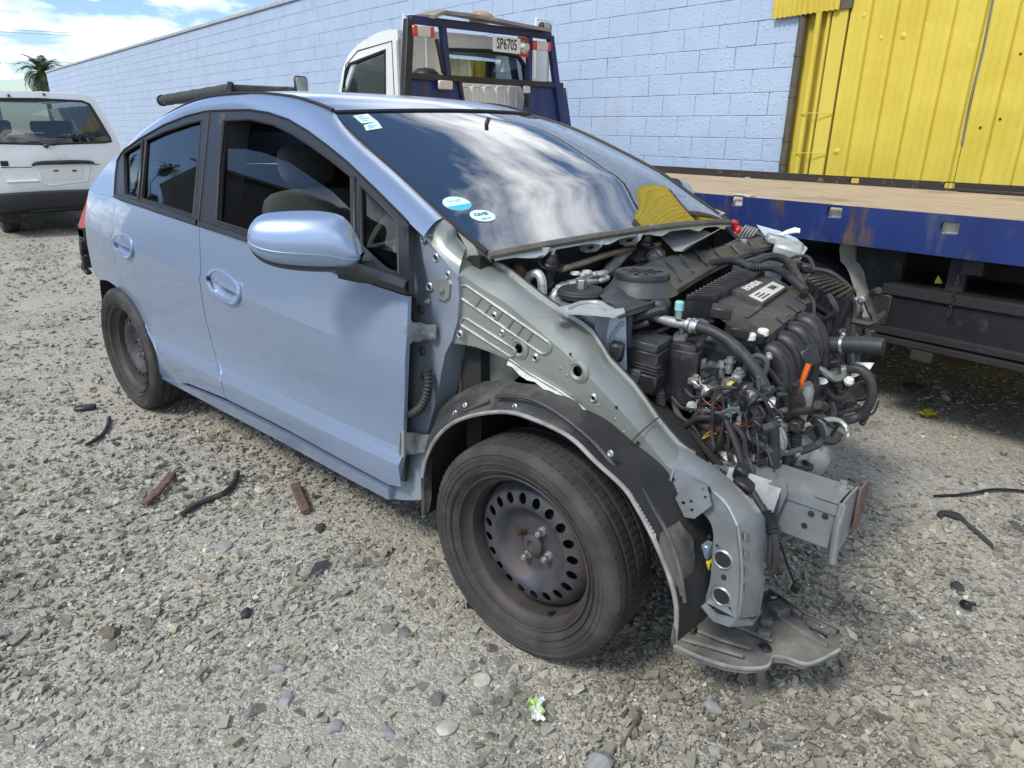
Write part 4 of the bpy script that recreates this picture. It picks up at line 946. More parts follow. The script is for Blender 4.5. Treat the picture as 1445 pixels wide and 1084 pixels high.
rocker_top = L2([(256, 541), (319, 568), (403.5, 611), (490.7, 659), (549, 690)], 0.0)
rocker_bot = L2([(550, 705), (490.7, 674), (403.5, 626), (298.8, 571), (226, 532.5)])
rocker2 = rocker_top+rocker_bot+[(-2.15, .30)][:0]
def handle(hp_outer, parent, sg=-1):
    """door handle: a raised ring, a paddle over its upper half and a dished recess"""
    H = smooth2(hp_outer+[hp_outer[0]], 4)[:-1]; c = np.mean(np.array(H), 0)
    mb = MB(); mb.tube([SP(x, z, 0.004, sg) for x, z in H], 0.0075, 8, closed=True); o = mb.build('door_handle', M['paint'], parent)
    inn = [tuple(c+(np.array(p)-c)*f) for f in (1,) for p in H]
    rows = [[SP(*(c+(np.array(p)-c)*f), -0.03*(1-f**2.2), sg) for p in H+[H[0]]] for f in (1.0, 0.8, 0.5, 0.15)]
    mb = MB(); mb.grid(rows); mb.build('handle_recess', M['paint'], o)
    ang = 0.12; up = [p for p in H if p[1]-c[1] > -0.008-0.1*(p[0]-c[0])]
    up = sorted(up, key=lambda p: math.atan2(p[1]-c[1]+.005, p[0]-c[0])); v2, tri = cdt([tuple(c+(np.array(p)-c)*0.93) for p in up], (), 0.012); mb = MB()
    P = [SP(x, z, 0.010*(1-((x-c[0])/0.085)**2*0.6)+0.002, sg) for x, z in v2]; mb.add(P, tri if sg < 0 else [t[::-1] for t in tri])
    for a, b in border(tri): mb.add([P[a], P[b], P[b]-V(0, sg*.012, 0), P[a]-V(0, sg*.012, 0)], [(0, 3, 2, 1)])
    mb.build('handle_paddle', M['paint'], o)
    return H
fh = L2([(296, 391), (301, 383.5), (311, 381), (322, 387), (334, 397), (338.5, 406), (338.5, 420), (330, 428), (314, 421), (301, 409)])
rh = L2([(162, 340), (166, 332), (173, 330.5), (182, 335), (187.5, 343), (187.5, 356), (183, 363.5), (174, 360), (165, 351)])
# window openings
DLO = [(163, 278.6), (164.5, 250), (167, 227), (172, 218), (178, 210.5), (199.7, 195.6), (233, 176.5), (266, 163.5), (291, 157.4), (297.7, 156.6), (311.5, 156), (353, 155.2), (380.7, 159.5), (408.4, 169), (436, 185.4), (463.8, 206), (491.5, 228.5), (533, 268.4), (569, 304.4), (578, 314)]
bsplit = L2([(297.7, 156.6), (293, 205), (287, 262), (282.6, 308), (281.3, 319)])
sdl = L2(DLO)
rear_trim2 = sdl[:10]+bsplit[1:]+L2([(222, 299.5)])
front_trim2 = sdl[9:]+L2([(578.3, 350), (578.5, 391), (579, 415.5)])+fd_belt+bsplit[:0:-1]
gl_q = L2([(175.8, 219), (178, 214.5), (201, 201.2), (195.6, 279), (177, 273.4)])
gl_r = L2([(206.5, 199), (233, 186), (266, 174.6), (285.5, 170), (280, 235), (273.6, 304), (222, 287.2), (200.5, 280.6)])
gl_f = L2([(316, 171), (353, 168.5), (386, 175.5), (414, 189), (441.6, 207), (469.3, 227), (496.5, 249), (497.5, 310), (498.5, 376), (480, 369), (420, 349.5), (356, 328.5), (306, 312.5), (310, 240)])
gl_v = L2([(509.5, 263), (535, 286), (560.7, 312.5), (562.5, 350), (563.5, 386), (540, 379), (512, 371), (510.5, 320)])
gl_pane = L2([(308, 210), (340, 210.5), (367, 215.8), (403, 229.7), (436, 252), (463.8, 271), (484, 291), (497.5, 305), (498.5, 378), (480, 371), (420, 351), (356, 330), (305, 314), (307, 260)])
def door_set(sg):
    right = sg < 0
    fd = skin(front_door2, 0.0, [[tuple(p) for p in shrink(smooth2(fh+[fh[0]], 4)[:-1], 0.004)]] , 0.032, 0.012, sg).build('front_door', M['paint'], car, 9)
    rd = skin(rear_door2, 0.0, [[tuple(p) for p in shrink(smooth2(rh+[rh[0]], 4)[:-1], 0.004)]], 0.032, 0.035, sg).build('rear_door', M['paint'], car, 9)
    handle(fh, fd, sg); handle(rh, rd, sg)
    if right:
        mb = MB(); x, z = sd(297.5, 392.5); mb.cyl(SP(x, z, 0.008), SP(x, z, 0.014), 0.009, 12); mb.build('key_lock', M['seal'], fd)
    skin(rear_trim2, 0.004, [gl_q, gl_r], 0.08, 0.02, sg, False).build('window_frame', M['trim'], rd, 30)
    skin(front_trim2, 0.004, [gl_f, gl_v], 0.08, 0.02, sg, False).build('window_frame', M['trim'], fd, 30)
    skin(gl_q, -0.008, (), 0.025, 0, sg, False).build('quarter_glass', M['glassdark'], rd); skin(gl_r, -0.008, (), 0.025, 0, sg, False).build('window_glass', M['glassdark'], rd)
    skin(gl_pane if right else gl_f, -0.014, (), 0.025, 0.0035, sg, False).build('window_glass', M['glass'], fd); skin(gl_v, -0.008, (), 0.025, 0, sg, False).build('quarter_glass', M['glass'], fd)
    # belt mouldings, B pillar joint, opening seals
    mb = MB(); pts = [sd(x, y) for x, y in ((166, 277), (222, 294), (281, 314))]; mb.tube([SP(x, z, 0.006, sg) for x, z in pts], 0.011, 6, 3); mb.build('belt_moulding', M['trim'], rd)
    mb = MB(); pts = [sd(x, y) for x, y in ((284, 315), (358, 339), (420, 360), (478, 380))]; mb.tube([SP(x, z, 0.006, sg) for x, z in pts], 0.011, 6, 3); mb.build('belt_moulding', M['trim'], fd)
    mb = MB(); mb.tube([SP(x, z, 0.005, sg) for x, z in bsplit], 0.0028, 5); mb.build('pillar_gap', M['seal'], fd)
    for G, par in ((gl_f, fd), (gl_v, fd), (gl_r, rd), (gl_q, rd)):
        mb = MB(); mb.tube([SP(x, z, 0.001, sg) for x, z in G], 0.0055, 6, closed=True); mb.build('window_seal', M['seal'], par)
    mb = MB(); a, b = sd(501.3, 250), sd(503, 372); mb.beam(SP(*a, 0.003, sg), SP(*b, 0.003, sg), 0.018, 0.016, (1, 0, 0), 0.004); mb.build('window_divider', M['trim'], fd)
    mb = MB(); a, b = sd(204, 198), sd(197.8, 281); mb.beam(SP(*a, 0.002, sg), SP(*b, 0.002, sg), 0.022, 0.014, (1, 0, 0), 0.004); mb.build('window_divider', M['trim'], rd)
    mb = MB(); mb.tube([SP(x, z, 0.005, sg) for x, z in sdl[:10]], 0.0042, 5); mb.build('drip_moulding', M['seal'], rd)
    mb = MB(); mb.tube([SP(x, z, 0.005, sg) for x, z in sdl[9:]], 0.0042, 5); mb.build('drip_moulding', M['seal'], fd)
    # edge of the door, dark seal and inner shell
    inn = [(x, z) for x, z in shrink(front_door2, 0.02)]
    v2, tri = cdt(inn, (), 0.2); mb = MB(); mb.add([SP(x, z, -0.045, sg) for x, z in v2], tri); mb.build('door_inner', M['dash'], fd)
    v2, tri = cdt(shrink(rear_door2, 0.02), (), 0.2); mb = MB(); mb.add([SP(x, z, -0.045, sg) for x, z in v2], tri); mb.build('door_inner', M['dash'], rd)
    return fd, rd
fd_r, rd_r = door_set(-1); fd_l, rd_l = door_set(1)

# windscreen edges in space, right side then left side
WR = [V(-.240, -.683, 1.034), V(-.444, -.640, 1.102), V(-.549, -.620, 1.144), V(-.692, -.590, 1.201), V(-.904, -.555, 1.284), V(-1.127, -.520, 1.381)]
WL = [V(-.216, .683, 1.000), V(-.40, .652, 1.105), V(-.50, .630, 1.168), V(-.70, .590, 1.258), V(-.93, .555, 1.345), V(-1.13, .520, 1.395)]
def rs(P, n): 
    P = crom(P, 8); L = np.cumsum([0]+[np.linalg.norm(b-a) for a, b in zip(P, P[1:])]); out = []
    for t in np.linspace(0, L[-1], n): i = min(int(np.searchsorted(L, t, 'right'))-1, len(P)-2); out.append(P[i]+(P[i+1]-P[i])*((t-L[i])/(L[i+1]-L[i])))
    return out
wr, wl = rs(WR, 13), rs(WL, 13)
def screen_pt(u, v):                                    # u 0..1 from right to left, v 0 base .. 1 header
    i = min(int(v*12), 11); f = v*12-i; a = wr[i]*(1-f)+wr[i+1]*f; b = wl[i]*(1-f)+wl[i+1]*f
    k = 4*u*(1-u); bl = 0.10+(0.085-0.10)*v; return a*(1-u)+b*u+V(0.92*bl*k, 0, (0.036*(1-v)+0.010*v)*k)
US = np.linspace(0, 1, 25); VS = np.linspace(0, 1, 19)
mb = MB(); mb.grid([[screen_pt(u, v) for u in US] for v in VS]); ws = mb.build('windscreen', M['glassw'], car)
def on_screen(px, py):                                  # where a photographed spot lies on the glass
    best = None
    for v in np.linspace(0, 1, 90):
        for u in np.linspace(0, 1, 90):
            d = screen_pt(u, v)-CAM; w = np.dot(d, CF); e = (PW/2+FPX*np.dot(d, CR)/w-px)**2+(PH/2-FPX*np.dot(d, CU)/w-py)**2
            if best is None or e < best[0]: best = (e, u, v)
    return best[1], best[2]
def frit(u0, u1, v0, v1, nu, nv): 
    return [[screen_pt(u, v)-V(0.004, 0, 0.006) for u in np.linspace(u0, u1, nu)] for v in np.linspace(v0, v1, nv)]
mb = MB(); mb.grid(frit(0, 1, 0, 0.085, 25, 3)); mb.grid(frit(0, 0.055, 0.085, 0.94, 3, 15)); mb.grid(frit(0.945, 1, 0.085, 0.94, 3, 15)); mb.grid(frit(0, 1, 0.945, 1, 25, 2))
mb.build('black_border', M['frit'], ws)
mb = MB(); loop = [screen_pt(u, 0)+V(.004, 0, -.004) for u in US]; mb.tube(loop, 0.011, 6); mb.build('lower_seal', mat('dusty_screen_seal', (0.13, 0.12, 0.10), 0.8, var=0.3, vscale=20), ws)
mb = MB(); mb.tube([screen_pt(0, v)+V(0, 0, .002) for v in VS], 0.007, 6); mb.tube([screen_pt(1, v) for v in VS], 0.007, 6); mb.tube([screen_pt(u, 1)+V(-.004, 0, .002) for u in US], 0.008, 6); mb.build('screen_moulding', M['seal'], ws)
# stickers behind the glass
def on_glass(u, v, off): 
    e = 1e-3; du = screen_pt(u+e, v)-screen_pt(u-e, v); dv = screen_pt(u, v+e)-screen_pt(u, v-e); du /= np.linalg.norm(du); dv /= np.linalg.norm(dv); n = np.cross(du, dv); n /= np.linalg.norm(n)
    return screen_pt(u, v)+n*off, du, dv, n
pale = mat('pale_mint_sticker', (0.62, 0.80, 0.76), 0.4); cyan = mat('cyan_sticker_print', (0.05, 0.46, 0.60), 0.4); navy = mat('navy_sticker_print', (0.05, 0.12, 0.2), 0.5)
def disc(name, px, py, ra, half):
    u, v = on_screen(px, py); c, du, dv, n = on_glass(u, v, 0.002); N_ = [c+du*ra*math.cos(t)+dv*ra*math.sin(t) for t in np.linspace(0, 2*math.pi, 29)[:-1]]
    mb = MB(); mb.plate(N_, 0.0006); o = mb.build(name, pale, ws)
    if half:
        q = [c+n*.0005+du*ra*.98*math.cos(t)+dv*ra*.98*math.sin(t) for t in np.linspace(math.pi*1.08, math.pi*1.92, 16)]; mb = MB(); mb.plate(q, 0.0004); mb.build('sticker_band', cyan, o)
        text_on('sticker_print', 'WOF', ra*.42, c+n*.0006+dv*ra*.32, du, dv, cyan, o, 0.0002)
    else:
        text_on('sticker_print', 'OHS', ra*.62, c+n*.0006+dv*ra*.22, du, dv, navy, o, 0.0002, 0.001); text_on('sticker_print', 'SERVICE', ra*.24, c+n*.0006-dv*ra*.55, du, dv, navy, o, 0.0002)
disc('round_sticker', 646, 288, 0.041, True); disc('round_sticker', 679, 305.5, 0.036, False)
for poly, nm in (([(499, 164.5), (519, 162), (532, 171.5), (511.5, 174)], 'permit_sticker'), ([(511, 177.5), (533, 174), (540, 182), (516.5, 187)], 'permit_sticker')):
    P = [on_glass(*on_screen(x, y), 0.002)[0] for x, y in poly]; mb = MB(); mb.plate(P, 0.0005); o = mb.build(nm, pale, ws)
    mb = MB(); c = sum(P)/4; a = P[1]-P[0]; b = P[0]-P[3]
    for k in (-.22, 0.02, .26): mb.beam(c+b*k-a*.32, c+b*k+a*(.3-abs(k)), 0.005, 0.0018, (0, 0, 1))
    mb.build('sticker_print', cyan if poly[0][0] > 505 else navy, o)

# roof skin
ER = [V(-1.115, -.518, 1.388), V(-1.30, -.540, 1.430), V(-1.60, -.552, 1.450), V(-1.85, -.553, 1.446), V(-2.05, -.550, 1.430), V(-2.30, -.540, 1.390), V(-2.5, -.53, 1.345), V(-2.68, -.53, 1.285), V(-2.86, -.55, 1.205), V(-3.02, -.60, 1.105)]
mir = lambda p: V(p[0], -p[1], p[2])
er = rs(ER, 28); rows = []
for k, p in enumerate(er):
    b = max(0, 1-k/7.0); cr = 0.014
    L_ = mir(p)
    rows.append([(p*(1-u)+L_*u+V(4*u*(1-u)*(0.085*b), 0, 4*u*(1-u)*cr+0.010*(1-(2*u-1)**8)*(1-b)))*(1-b**2)+(screen_pt(u, 1)+V(-.008, 0, .004)+(p-er[0]))*b**2 for u in np.linspace(0, 1, 17)])
kg = [k for k, p in enumerate(er) if p[0] > -2.32][-1]+1
mb = MB(); mb.grid(rows[:kg+1]); roof = mb.build('roof', M['paint'], car, 50)
mb = MB(); mb.grid(rows[kg:]); rw_ = mb.build('rear_window', M['glassmid'], car, 50)
mb = MB(); mb.grid([[p+V(0, 0, -.006) for p in r] for r in rows[kg:kg+3]]); mb.grid([[p+V(0, 0, -.006) for p in r[:2]] for r in rows[kg:]]); mb.grid([[p+V(0, 0, -.006) for p in r[-2:]] for r in rows[kg:]]); mb.build('black_border', M['frit'], rw_)
for sgn in (1, -1):
    mb = MB(); mb.tube([V(p[0], p[1]*sgn, p[2]+.004) for p in er], 0.006, 6); mb.build('roof_ditch', M['seal'], roof)
# roof rail + A pillar + C pillar: strip from window edge to roof edge / screen edge
def Wn(i): return WR[i]
dpx = [(598, 334), (578, 315), (533, 268.4), (491.5, 228.5), (463.8, 206), (436, 185.4), (408.4, 169), (380.7, 159.5), (353, 155.2), (311.5, 156), (266, 163.5), (233, 176.5), (199.7, 195.6), (178, 210.5), (167, 227), (164.5, 250), (163, 278.6)]
ep = [V(-.444, -.640, 1.102), V(-.50, -.628, 1.125), V(-.692, -.590, 1.201), V(-.904, -.555, 1.284), V(-1.02, -.535, 1.335), V(-1.115, -.518, 1.384), ER[1]+V(.08, 0, -.016), ER[1]+V(-.04, 0, .006), ER[2]+V(.12, 0, -.004), ER[2], ER[3], ER[4], ER[5], ER[6], ER[7], ER[8], V(rear_edge[-1][0], -S(*rear_edge[-1]), rear_edge[-1][1])]
for sgn in (-1, 1):
    DP = crom([SP(*sd(x, y, 0.004), 0.004) for x, y in dpx], 4); EP = crom(ep, 4); rows = []
    for k, (a, b) in enumerate(zip(DP, EP)):
        t = k/(len(DP)-1); w = np.linalg.norm(b-a); nn = np.cross(b-a, DP[min(k+1, len(DP)-1)]-DP[max(k-1, 0)]); nn = nn/(np.linalg.norm(nn)+1e-9)
        if nn[1] > 0: nn = -nn
        bl = 0.016*min(1, w/0.12)*(1 if t < 0.85 else (1-t)/0.15); r = [a+(b-a)*u+nn*bl*4*u*(1-u) for u in np.linspace(0, 1, 7)]
        if t > 0.9:
            f = (t-0.9)/0.1; r = [p*(1-f)+V(p[0], -S(p[0], p[2]), p[2])*f for p in r]
        rows.append([V(p[0], p[1]*-sgn, p[2]) for p in r])
    mb = MB(); mb.grid(rows); mb.grid([[r[0] for r in rows], [r[0]+V(0, -sgn*.03, 0) for r in rows]]); mb.build('roof_rail', M['paint'], car, 40)
    skin(quarter2, 0.0, (), 0.035, 0.02, sgn).build('quarter_panel', M['paint'], car, 9)
    skin(rocker2, 0.004, (), 0.06, 0.03, sgn, False).build('sill', M['paint'], car, 30)
# hatch and rear end
RE = [V(x, -S(x, z), z) for x, z in rear_edge]
hat = [ER[9]]+RE[::-1]
rows = []
for k, p in enumerate(hat):
    q = mir(p); rows.append([p*(1-u)+q*u+V(-0.16*(1-(2*u-1)**4)*min(k/2, 1), 0, 0.024*(1-(2*u-1)**2)*(1 if k < 1 else 0)) for u in np.linspace(0, 1, 15)])
mb = MB(); mb.grid(rows); mb.build('tailgate', M['paint'], car, 40)
for sgn in (1, -1):
    tl = [onY(x, y, -0.70) for x, y in ((124.5, 275), (119, 292), (110.5, 317), (112, 322), (122, 321), (123, 300))]
    c = sum(tl)/6; mb = MB(); rows = [[V(p[0]+(-.00 if k == 0 else -.01*k), sgn*(p[1]+(0.0 if k == 0 else .05*k)), p[2]) for p in tl+[tl[0]]] for k in range(3)]
    mb.grid(rows); mb.plate([r for r in rows[0][:-1]][::sgn], 0.004); mb.build('tail_lamp', M['tail'], car)
for (pts, w, h) in (([(111, 323), (120, 325)], .05, .012), ([(111.5, 327), (120, 330)], .05, .012), ([(112, 331), (121, 335)], .05, .012), ([(119, 338), (121, 360), (125, 378)], .03, .05), ([(124, 360), (118, 377), (126, 386)], .02, .03)):
    mb = MB(); P = [onY(x, y, -0.69) for x, y in pts]
    for a, b in zip(P, P[1:]): mb.beam(a, b, w, h, (0, 1, 0), .004)
    mb.build('bumper_bracket', M['black'], car)
mb = MB(); mb.box((-3.15, 0, .62), (.18, 1.3, .5), None, .05); mb.build('rear_panel', M['dark'], car)
# inner arch, dogleg edge lip
for sgn in (-1, 1):
    A3 = [SP(x, z, 0.0, sgn) for x, z in arch]; A3 = crom(A3, 3)+crom([A3[-1], A3[-1]+V(-.03, 0, -.12), A3[-1]+V(.02, 0, -.27)], 3)
    mb = MB(); mb.grid([[p+V(0, -sgn*dy, 0) for p in A3] for dy in (0.006, .06, .3)]); mb.grid([[V(-2.55, sgn*.5, .3) for p in A3], [p+V(0, -sgn*.3, 0) for p in A3]]); mb.build('wheel_house', M['dark'], car)
    mb = MB(); mb.tube(crom([SP(x, z, -0.004, sgn) for x, z in arch], 3), 0.006, 6); mb.build('arch_lip', M['paint'], car)
# floor, underbody
mb = MB(); mb.box((-1.35, 0, .27), (2.0, 1.50, .06)); mb.box((-2.8, 0, .42), (.9, 1.0, .25), None, .05); mb.tube([V(-.2, .1, .2), V(-1.2, .12, .19), V(-2.2, .2, .2)], .035, 8); mb.build('underbody', M['dark'], car)
# cabin
cab = part_empty('cabin', (-1.3, 0, .3), car)
for y in (-.36, .36):
    for x, w in ((-1.25, .5), (-2.05, .6)):
        mb = MB(); mb.box((x+.1, y, .50), (.52, w, .16), None, .06); mb.box((x-.22, y, .82), (.15, w, .60), rot3(0, -.25, 0), .06)
        mb.box((x-.31, y, 1.19), (.09, .26, .17), rot3(0, -.2, 0), .04); so = mb.build('seat', M['seat'], cab, 180); sm_ = so.modifiers.new('round', 'SUBSURF'); sm_.levels = sm_.render_levels = 2
rows = []
for x, z in ((-.25, .985), (-.45, .99), (-.62, 1.0), (-.75, .985), (-.82, .93), (-.80, .75)): rows.append([V(x-.06*(y/.7)**2, y, z+.03*math.exp(-((y+.36)/.2)**2)*(1 if -.85 < x < -.55 else 0)) for y in np.linspace(-.70, .70, 19)])
mb = MB(); mb.grid(rows); mb.build('dashboard', M['dash'], cab)
mb = MB(); c = V(-.93, -.36, .95); ax = V(-.9, 0, .45); u, w, a = frame(ax); mb.tube([c+u*.18*math.cos(t)+w*.18*math.sin(t) for t in np.linspace(0, 6.283, 33)[:-1]], .014, 8, closed=True)
for t in (0.5, 2.6, 4.7): mb.beam(c, c+u*.17*math.cos(t)+w*.17*math.sin(t), .03, .015, ax)
mb.lathe([(0, .04), (.06, .03), (.07, 0), (.03, -.1), (.03, -.3)], c, ax, 16); mb.build('steering_wheel', M['dash'], cab)
rows = [[V(x, y, z+.02*(1-(y/.5)**2)) for y in np.linspace(-.52, .52, 9)] for x, z in ((-1.17, 1.365), (-1.5, 1.40), (-2.0, 1.385), (-2.5, 1.29))]
mb = MB(); mb.grid(rows); mb.build('headlining', M['lining'], cab)
mb = MB(); mb.box((-2.62, 0, .85), (.05, 1.3, .5)); mb.build('luggage_cover', M['dash'], cab)
for y in (-1, 1):
    mb = MB(); mb.beam(V(-1.70, y*.56, 1.37), V(-1.68, y*.70, .9), .12, .04, (1, 0, 0), .01); mb.build('pillar_lining', M['dash'], cab)
mb = MB(); a = on_glass(.5, .84, -.03)[0]; mb.box(a+V(-.03, 0, -.02), (.03, .23, .06), None, .012); mb.tube([a+V(-.01, 0, 0), a+V(.02, 0, .05)], .008, 6); mb.build('cabin_mirror', M['dash'], cab)

# door mirror
def door_mirror(sgn):
    c = onY(432, 343, -0.965); 
    a = V(-.30, -1.0, .0); a /= np.linalg.norm(a); f = V(1, -.25, 0); f -= a*np.dot(f, a); f /= np.linalg.norm(f); up = V(0, 0, 1)
    e = part_empty('door_mirror', (c[0], sgn*-c[1], c[2]), car); T = lambda p: V(p[0], p[1]*-sgn, p[2])
    # measured outline facing the camera: left (outer) end 357, right end 512, top 298, bottom 382
    pl = V(*(CF*V(1, 1, 0))); pl /= np.linalg.norm(pl); Q = lambda x, y: onPl(x, y, c, pl)
    top = [(357, 322), (360, 309), (372, 302), (400, 298.5), (440, 297.5), (466, 300), (484, 306), (497, 320), (507, 340), (512, 356)]
    bot = [(357, 342), (364, 359), (378, 370), (398, 377), (425, 380.5), (455, 382), (480, 381), (498, 378), (508, 371), (512, 362)]
    tp = [Q(x, y) for x, y in top]; bt = [Q(x, y) for x, y in bot]; tp = rs(tp, 22); bt = rs(bt, 22); rows = []; low = []
    for i, (p, q) in enumerate(zip(tp, bt)):
        t = i/21; dep = 0.075*(math.sin(math.pi*min(max(0.06+0.9*t, 0), 1)))**0.35
        sect = [p*(1-v)+q*v-pl*dep*(math.sin(math.pi*v))**0.40 for v in np.linspace(0, 1, 15)]
        rows.append(sect)
    mb = MB(); mb.grid([[T(p) for p in r[:10]] for r in rows]); o = mb.build('mirror_cap', M['paint'], e, 60)
    mb = MB(); mb.grid([[T(p+pl*(.004 if i == 0 else 0)) for i, p in enumerate(r[9:14])] for r in rows]); mb.build('mirror_skirt', M['paint'], e, 60)
    mb = MB(); mb.grid([[T(p+V(0, 0, -.004)) for p in r[12:]] for r in rows]); mb.grid([[T(r[0]), T((r[0]+r[-1])/2+pl*.03), T(r[-1])] for r in rows]); mb.build('mirror_shell', M['trim'], e, 60)
    mb = MB(); mb.tube([T(r[9]-pl*.0015) for r in rows[1:-1]], .0022, 5); mb.build('cap_line', M['paint'], e)
    mb = MB(); mb.plate([T((r[2]*.9+r[-3]*.1)+pl*.012) for r in rows[2:-2]]+[T((r[2]*.1+r[-3]*.9)+pl*.012) for r in rows[2:-2][::-1]], .003); mb.build('mirror_glass', M['alupipe'], e)
    rows = []
    for x, y0, y1, off, th in ((478, 376, 390, .10, .05), (505, 374, 396, .06, .05), (530, 382, 399, .03, .04), (556, 391, 407, .012, .03), (574, 398, 413, .004, .02)):
        a_ = onY(x, y0, -(.835+off)); b_ = onY(x, y1, -(.835+off)); w_ = .05 if x < 520 else .012; rows.append([T(p) for p in (a_+V(0, w_, 0), a_, (a_+b_)/2+V(0, -.006, 0), b_, b_+V(0, w_, 0))])
    mb = MB(); mb.slab(rows, .006); mb.build('mirror_arm', M['trim'], e)
    rows = []
    for (x0, y0), (x1, y1) in (((508, 340), (509, 372)), ((520, 352), (520, 378)), ((545, 376), (545, 390)), ((566, 391), (566, 399)), ((578, 397), (578, 405))):
        rows.append([T(SP(*sd(x0, y0), .006)), T(SP(*sd(x0*.5+x1*.5, y0*.5+y1*.5), .022)), T(SP(*sd(x1, y1), .02))])
    mb = MB(); mb.slab(rows, .006); mb.build('mirror_sail', M['trim'], e)
door_mirror(-1); door_mirror(1)

# ------------------------------------------------------------------ wheels
M['wheelpaint'] = mat('worn_black_wheel', (0.055, 0.060, 0.078), 0.46, 0.3, var=0.3, vscale=16, dirt=0.72, dcol=(0.105, 0.072, 0.052), dscale=8, bump=0.1, bscale=70)
M['rim'] = mat('brown_dusty_rim', (0.05, 0.043, 0.04), 0.6, 0.15, var=0.25, vscale=10, dirt=0.45, dcol=(0.105, 0.078, 0.060), dscale=7)
def tyre_side(N, L, b, c, vec, noise, ramp, mix):
    return mix(ramp(noise(9, 8), 0.45, 0.75), (0.036, 0.035, 0.034), (0.085, 0.078, 0.068))
M['tyre'] = mat('dusty_tyre', (0.03, 0.03, 0.03), 0.72, spec=0.4, extra=tyre_side, bump=0.12, bscale=150)
def car_wheel(x, sgn, steer):
    c = V(x, sgn*.745, .302); ax = V(math.sin(steer)*-sgn*0, sgn, 0); ax = V(-math.sin(steer)*1.0, sgn*math.cos(steer), 0); e = part_empty('wheel', c, car)
    R0 = .3045; w = .0925
    prof = [(.213, .066), (.222, .078), (.245, .089), (.262, .0925), (.276, .0915), (.279, .0935), (.284, .0915), (.293, .086), (.3005, .077), (.304, .066)]
    for g0 in (.043, .002, -.040): prof += [(R0, g0+.006), (R0-.0075, g0+.0045), (R0-.0075, g0-.0045), (R0, g0-.006)]
    prof += [(.3035, -.066), (.2995, -.078), (.29, -.086), (.262, -.0925), (.222, -.078), (.21, -.06)]
    mb = MB(); mb.lathe(prof, c, ax, 72); to = mb.build('tyre', M['tyre'], e, 30)
    # tread blocks across the shoulders
    u, v, a = frame(ax); mb = MB()
    for k in range(84):
        t = 2*math.pi*k/84
        for h0, h1 in ((.052, .077), (.010, .036), (-.034, -.006), (-.077, -.05)):
            tt = t+(0.02 if h0 < .03 else 0); d = (math.cos(tt)*u+math.sin(tt)*v); tn = np.cross(a, d); p0 = c+d*(R0-.0012-.0+(-.0035 if abs(h1) > .07 or abs(h0) > .07 else 0))+a*(h0+h1)/2
            mb.box(p0, (.0052, abs(h1-h0), .0132), np.stack([d, a, tn], 1))
    mb.build('tread_blocks', M['tyre'], to)
    mb = MB()
    for rr in (.236, .254, .2665): mb.lathe([(rr-.0015, .0875 if rr < .24 else .0905), (rr, .0915 if rr < .24 else .0938), (rr+.0015, .0875 if rr < .24 else .0905)], c, ax, 60)
    mb.build('sidewall_rib', M['tyre'], to)
    rim = MB(); rim.lathe([(.217, .070), (.2195, .078), (.217, .0815), (.2125, .079), (.211, .068), (.206, .060), (.201, .050), (.192, .046), (.188, .030), (.186, -.07), (.21, -.08)], c, ax, 60); ro = rim.build('rim', M['rim'], e, 40)
    holes = [[(.1405*math.cos(t)+q[0]*math.cos(t)-q[1]*math.sin(t), .1405*math.sin(t)+q[0]*math.sin(t)+q[1]*math.cos(t)) for q in circ2(0, 0, .0155, .0125, 12)] for t in (2*math.pi*(k+.5)/20 for k in range(20))]
    def hz(r):  return float(np.interp(r, [0, .028, .034, .075, .088, .104, .112, .122, .150, .160, .170, .182, .187], [.012, .012, .004, .006, .010, .028, .037, .042, .036, .030, .020, .006, -.01]))
    v2, tri = cdt(circ2(0, 0, .186, n=72), holes, 0.011); P = [c+u*x_+v*y_+a*hz(math.hypot(x_, y_)) for x_, y_ in v2]
    mb = MB(); mb.add(P, tri); mb.add([p-a*.004 for p in P], [q[::-1] for q in tri])
    for i, j in border(tri): mb.add([P[i], P[j], P[j]-a*.004, P[i]-a*.004], [(0, 3, 2, 1)])
    do = mb.build('wheel_disc', M['wheelpaint'], e, 40)
    mb = MB(); mb.cyl(c-a*.03, c-a*.045, .185, 32); mb.build('brake_backplate', M['dark'], e)
    mb = MB(); mb.lathe([(0, .020), (.012, .020), (.014, .026), (.022, .026), (.030, .022), (.032, .010)], c, ax, 20); mb.build('hub_cap', M['wheelpaint'], e)
    for k in range(4):
        t = math.pi/4+k*math.pi/2+.32; d = u*math.cos(t)+v*math.sin(t); p = c+d*.05
        mb = MB(); mb.cyl(p+a*.004, p+a*.012, .014, 14, .0115); mb.cyl(p+a*.012, p+a*.030, .0098, 6, .009); mb.cyl(p+a*.03, p+a*.034, .006, 8); mb.build('wheel_nut', M['iron'] if sgn < 0 and k == 1 else M['galv'], e)
    p = c+(u*math.cos(5.2)+v*math.sin(5.2))*.188; mb = MB(); mb.cyl(p+a*.03, p+a*.058-(u*math.cos(5.2)+v*math.sin(5.2))*.01, .0045, 8); mb.build('valve', M['seal'], e)
    return e
car_wheel(0, -1, -.041); car_wheel(-2.55, -1, 0); car_wheel(0, 1, .041); car_wheel(-2.55, 1, 0)
# ================================================================== stripped front end and engine bay
def E3(pts): return [onY(x, y, d) for x, y, d in pts]
def tube_px(name, pts, r, m, parent, seg=8, ribbed=False, sm=5):
    mb = MB(); P = E3(pts)
    if ribbed: mb.ribbed(P, r, seg)
    else: mb.tube(P, r, seg, sm)
    return mb.build(name, m, parent)
def loopring(mb, c, axis, r, h=0.003, w=0.006):
    mb.lathe([(r, 0), (r+w*.4, h), (r+w, 0)], c, axis, 16)
M['apronpale'] = mat('chalky_flange_paint', (0.50, 0.52, 0.47), 0.6, 0.1, dirt=.3, dcol=(.30, .25, .17), dscale=18)
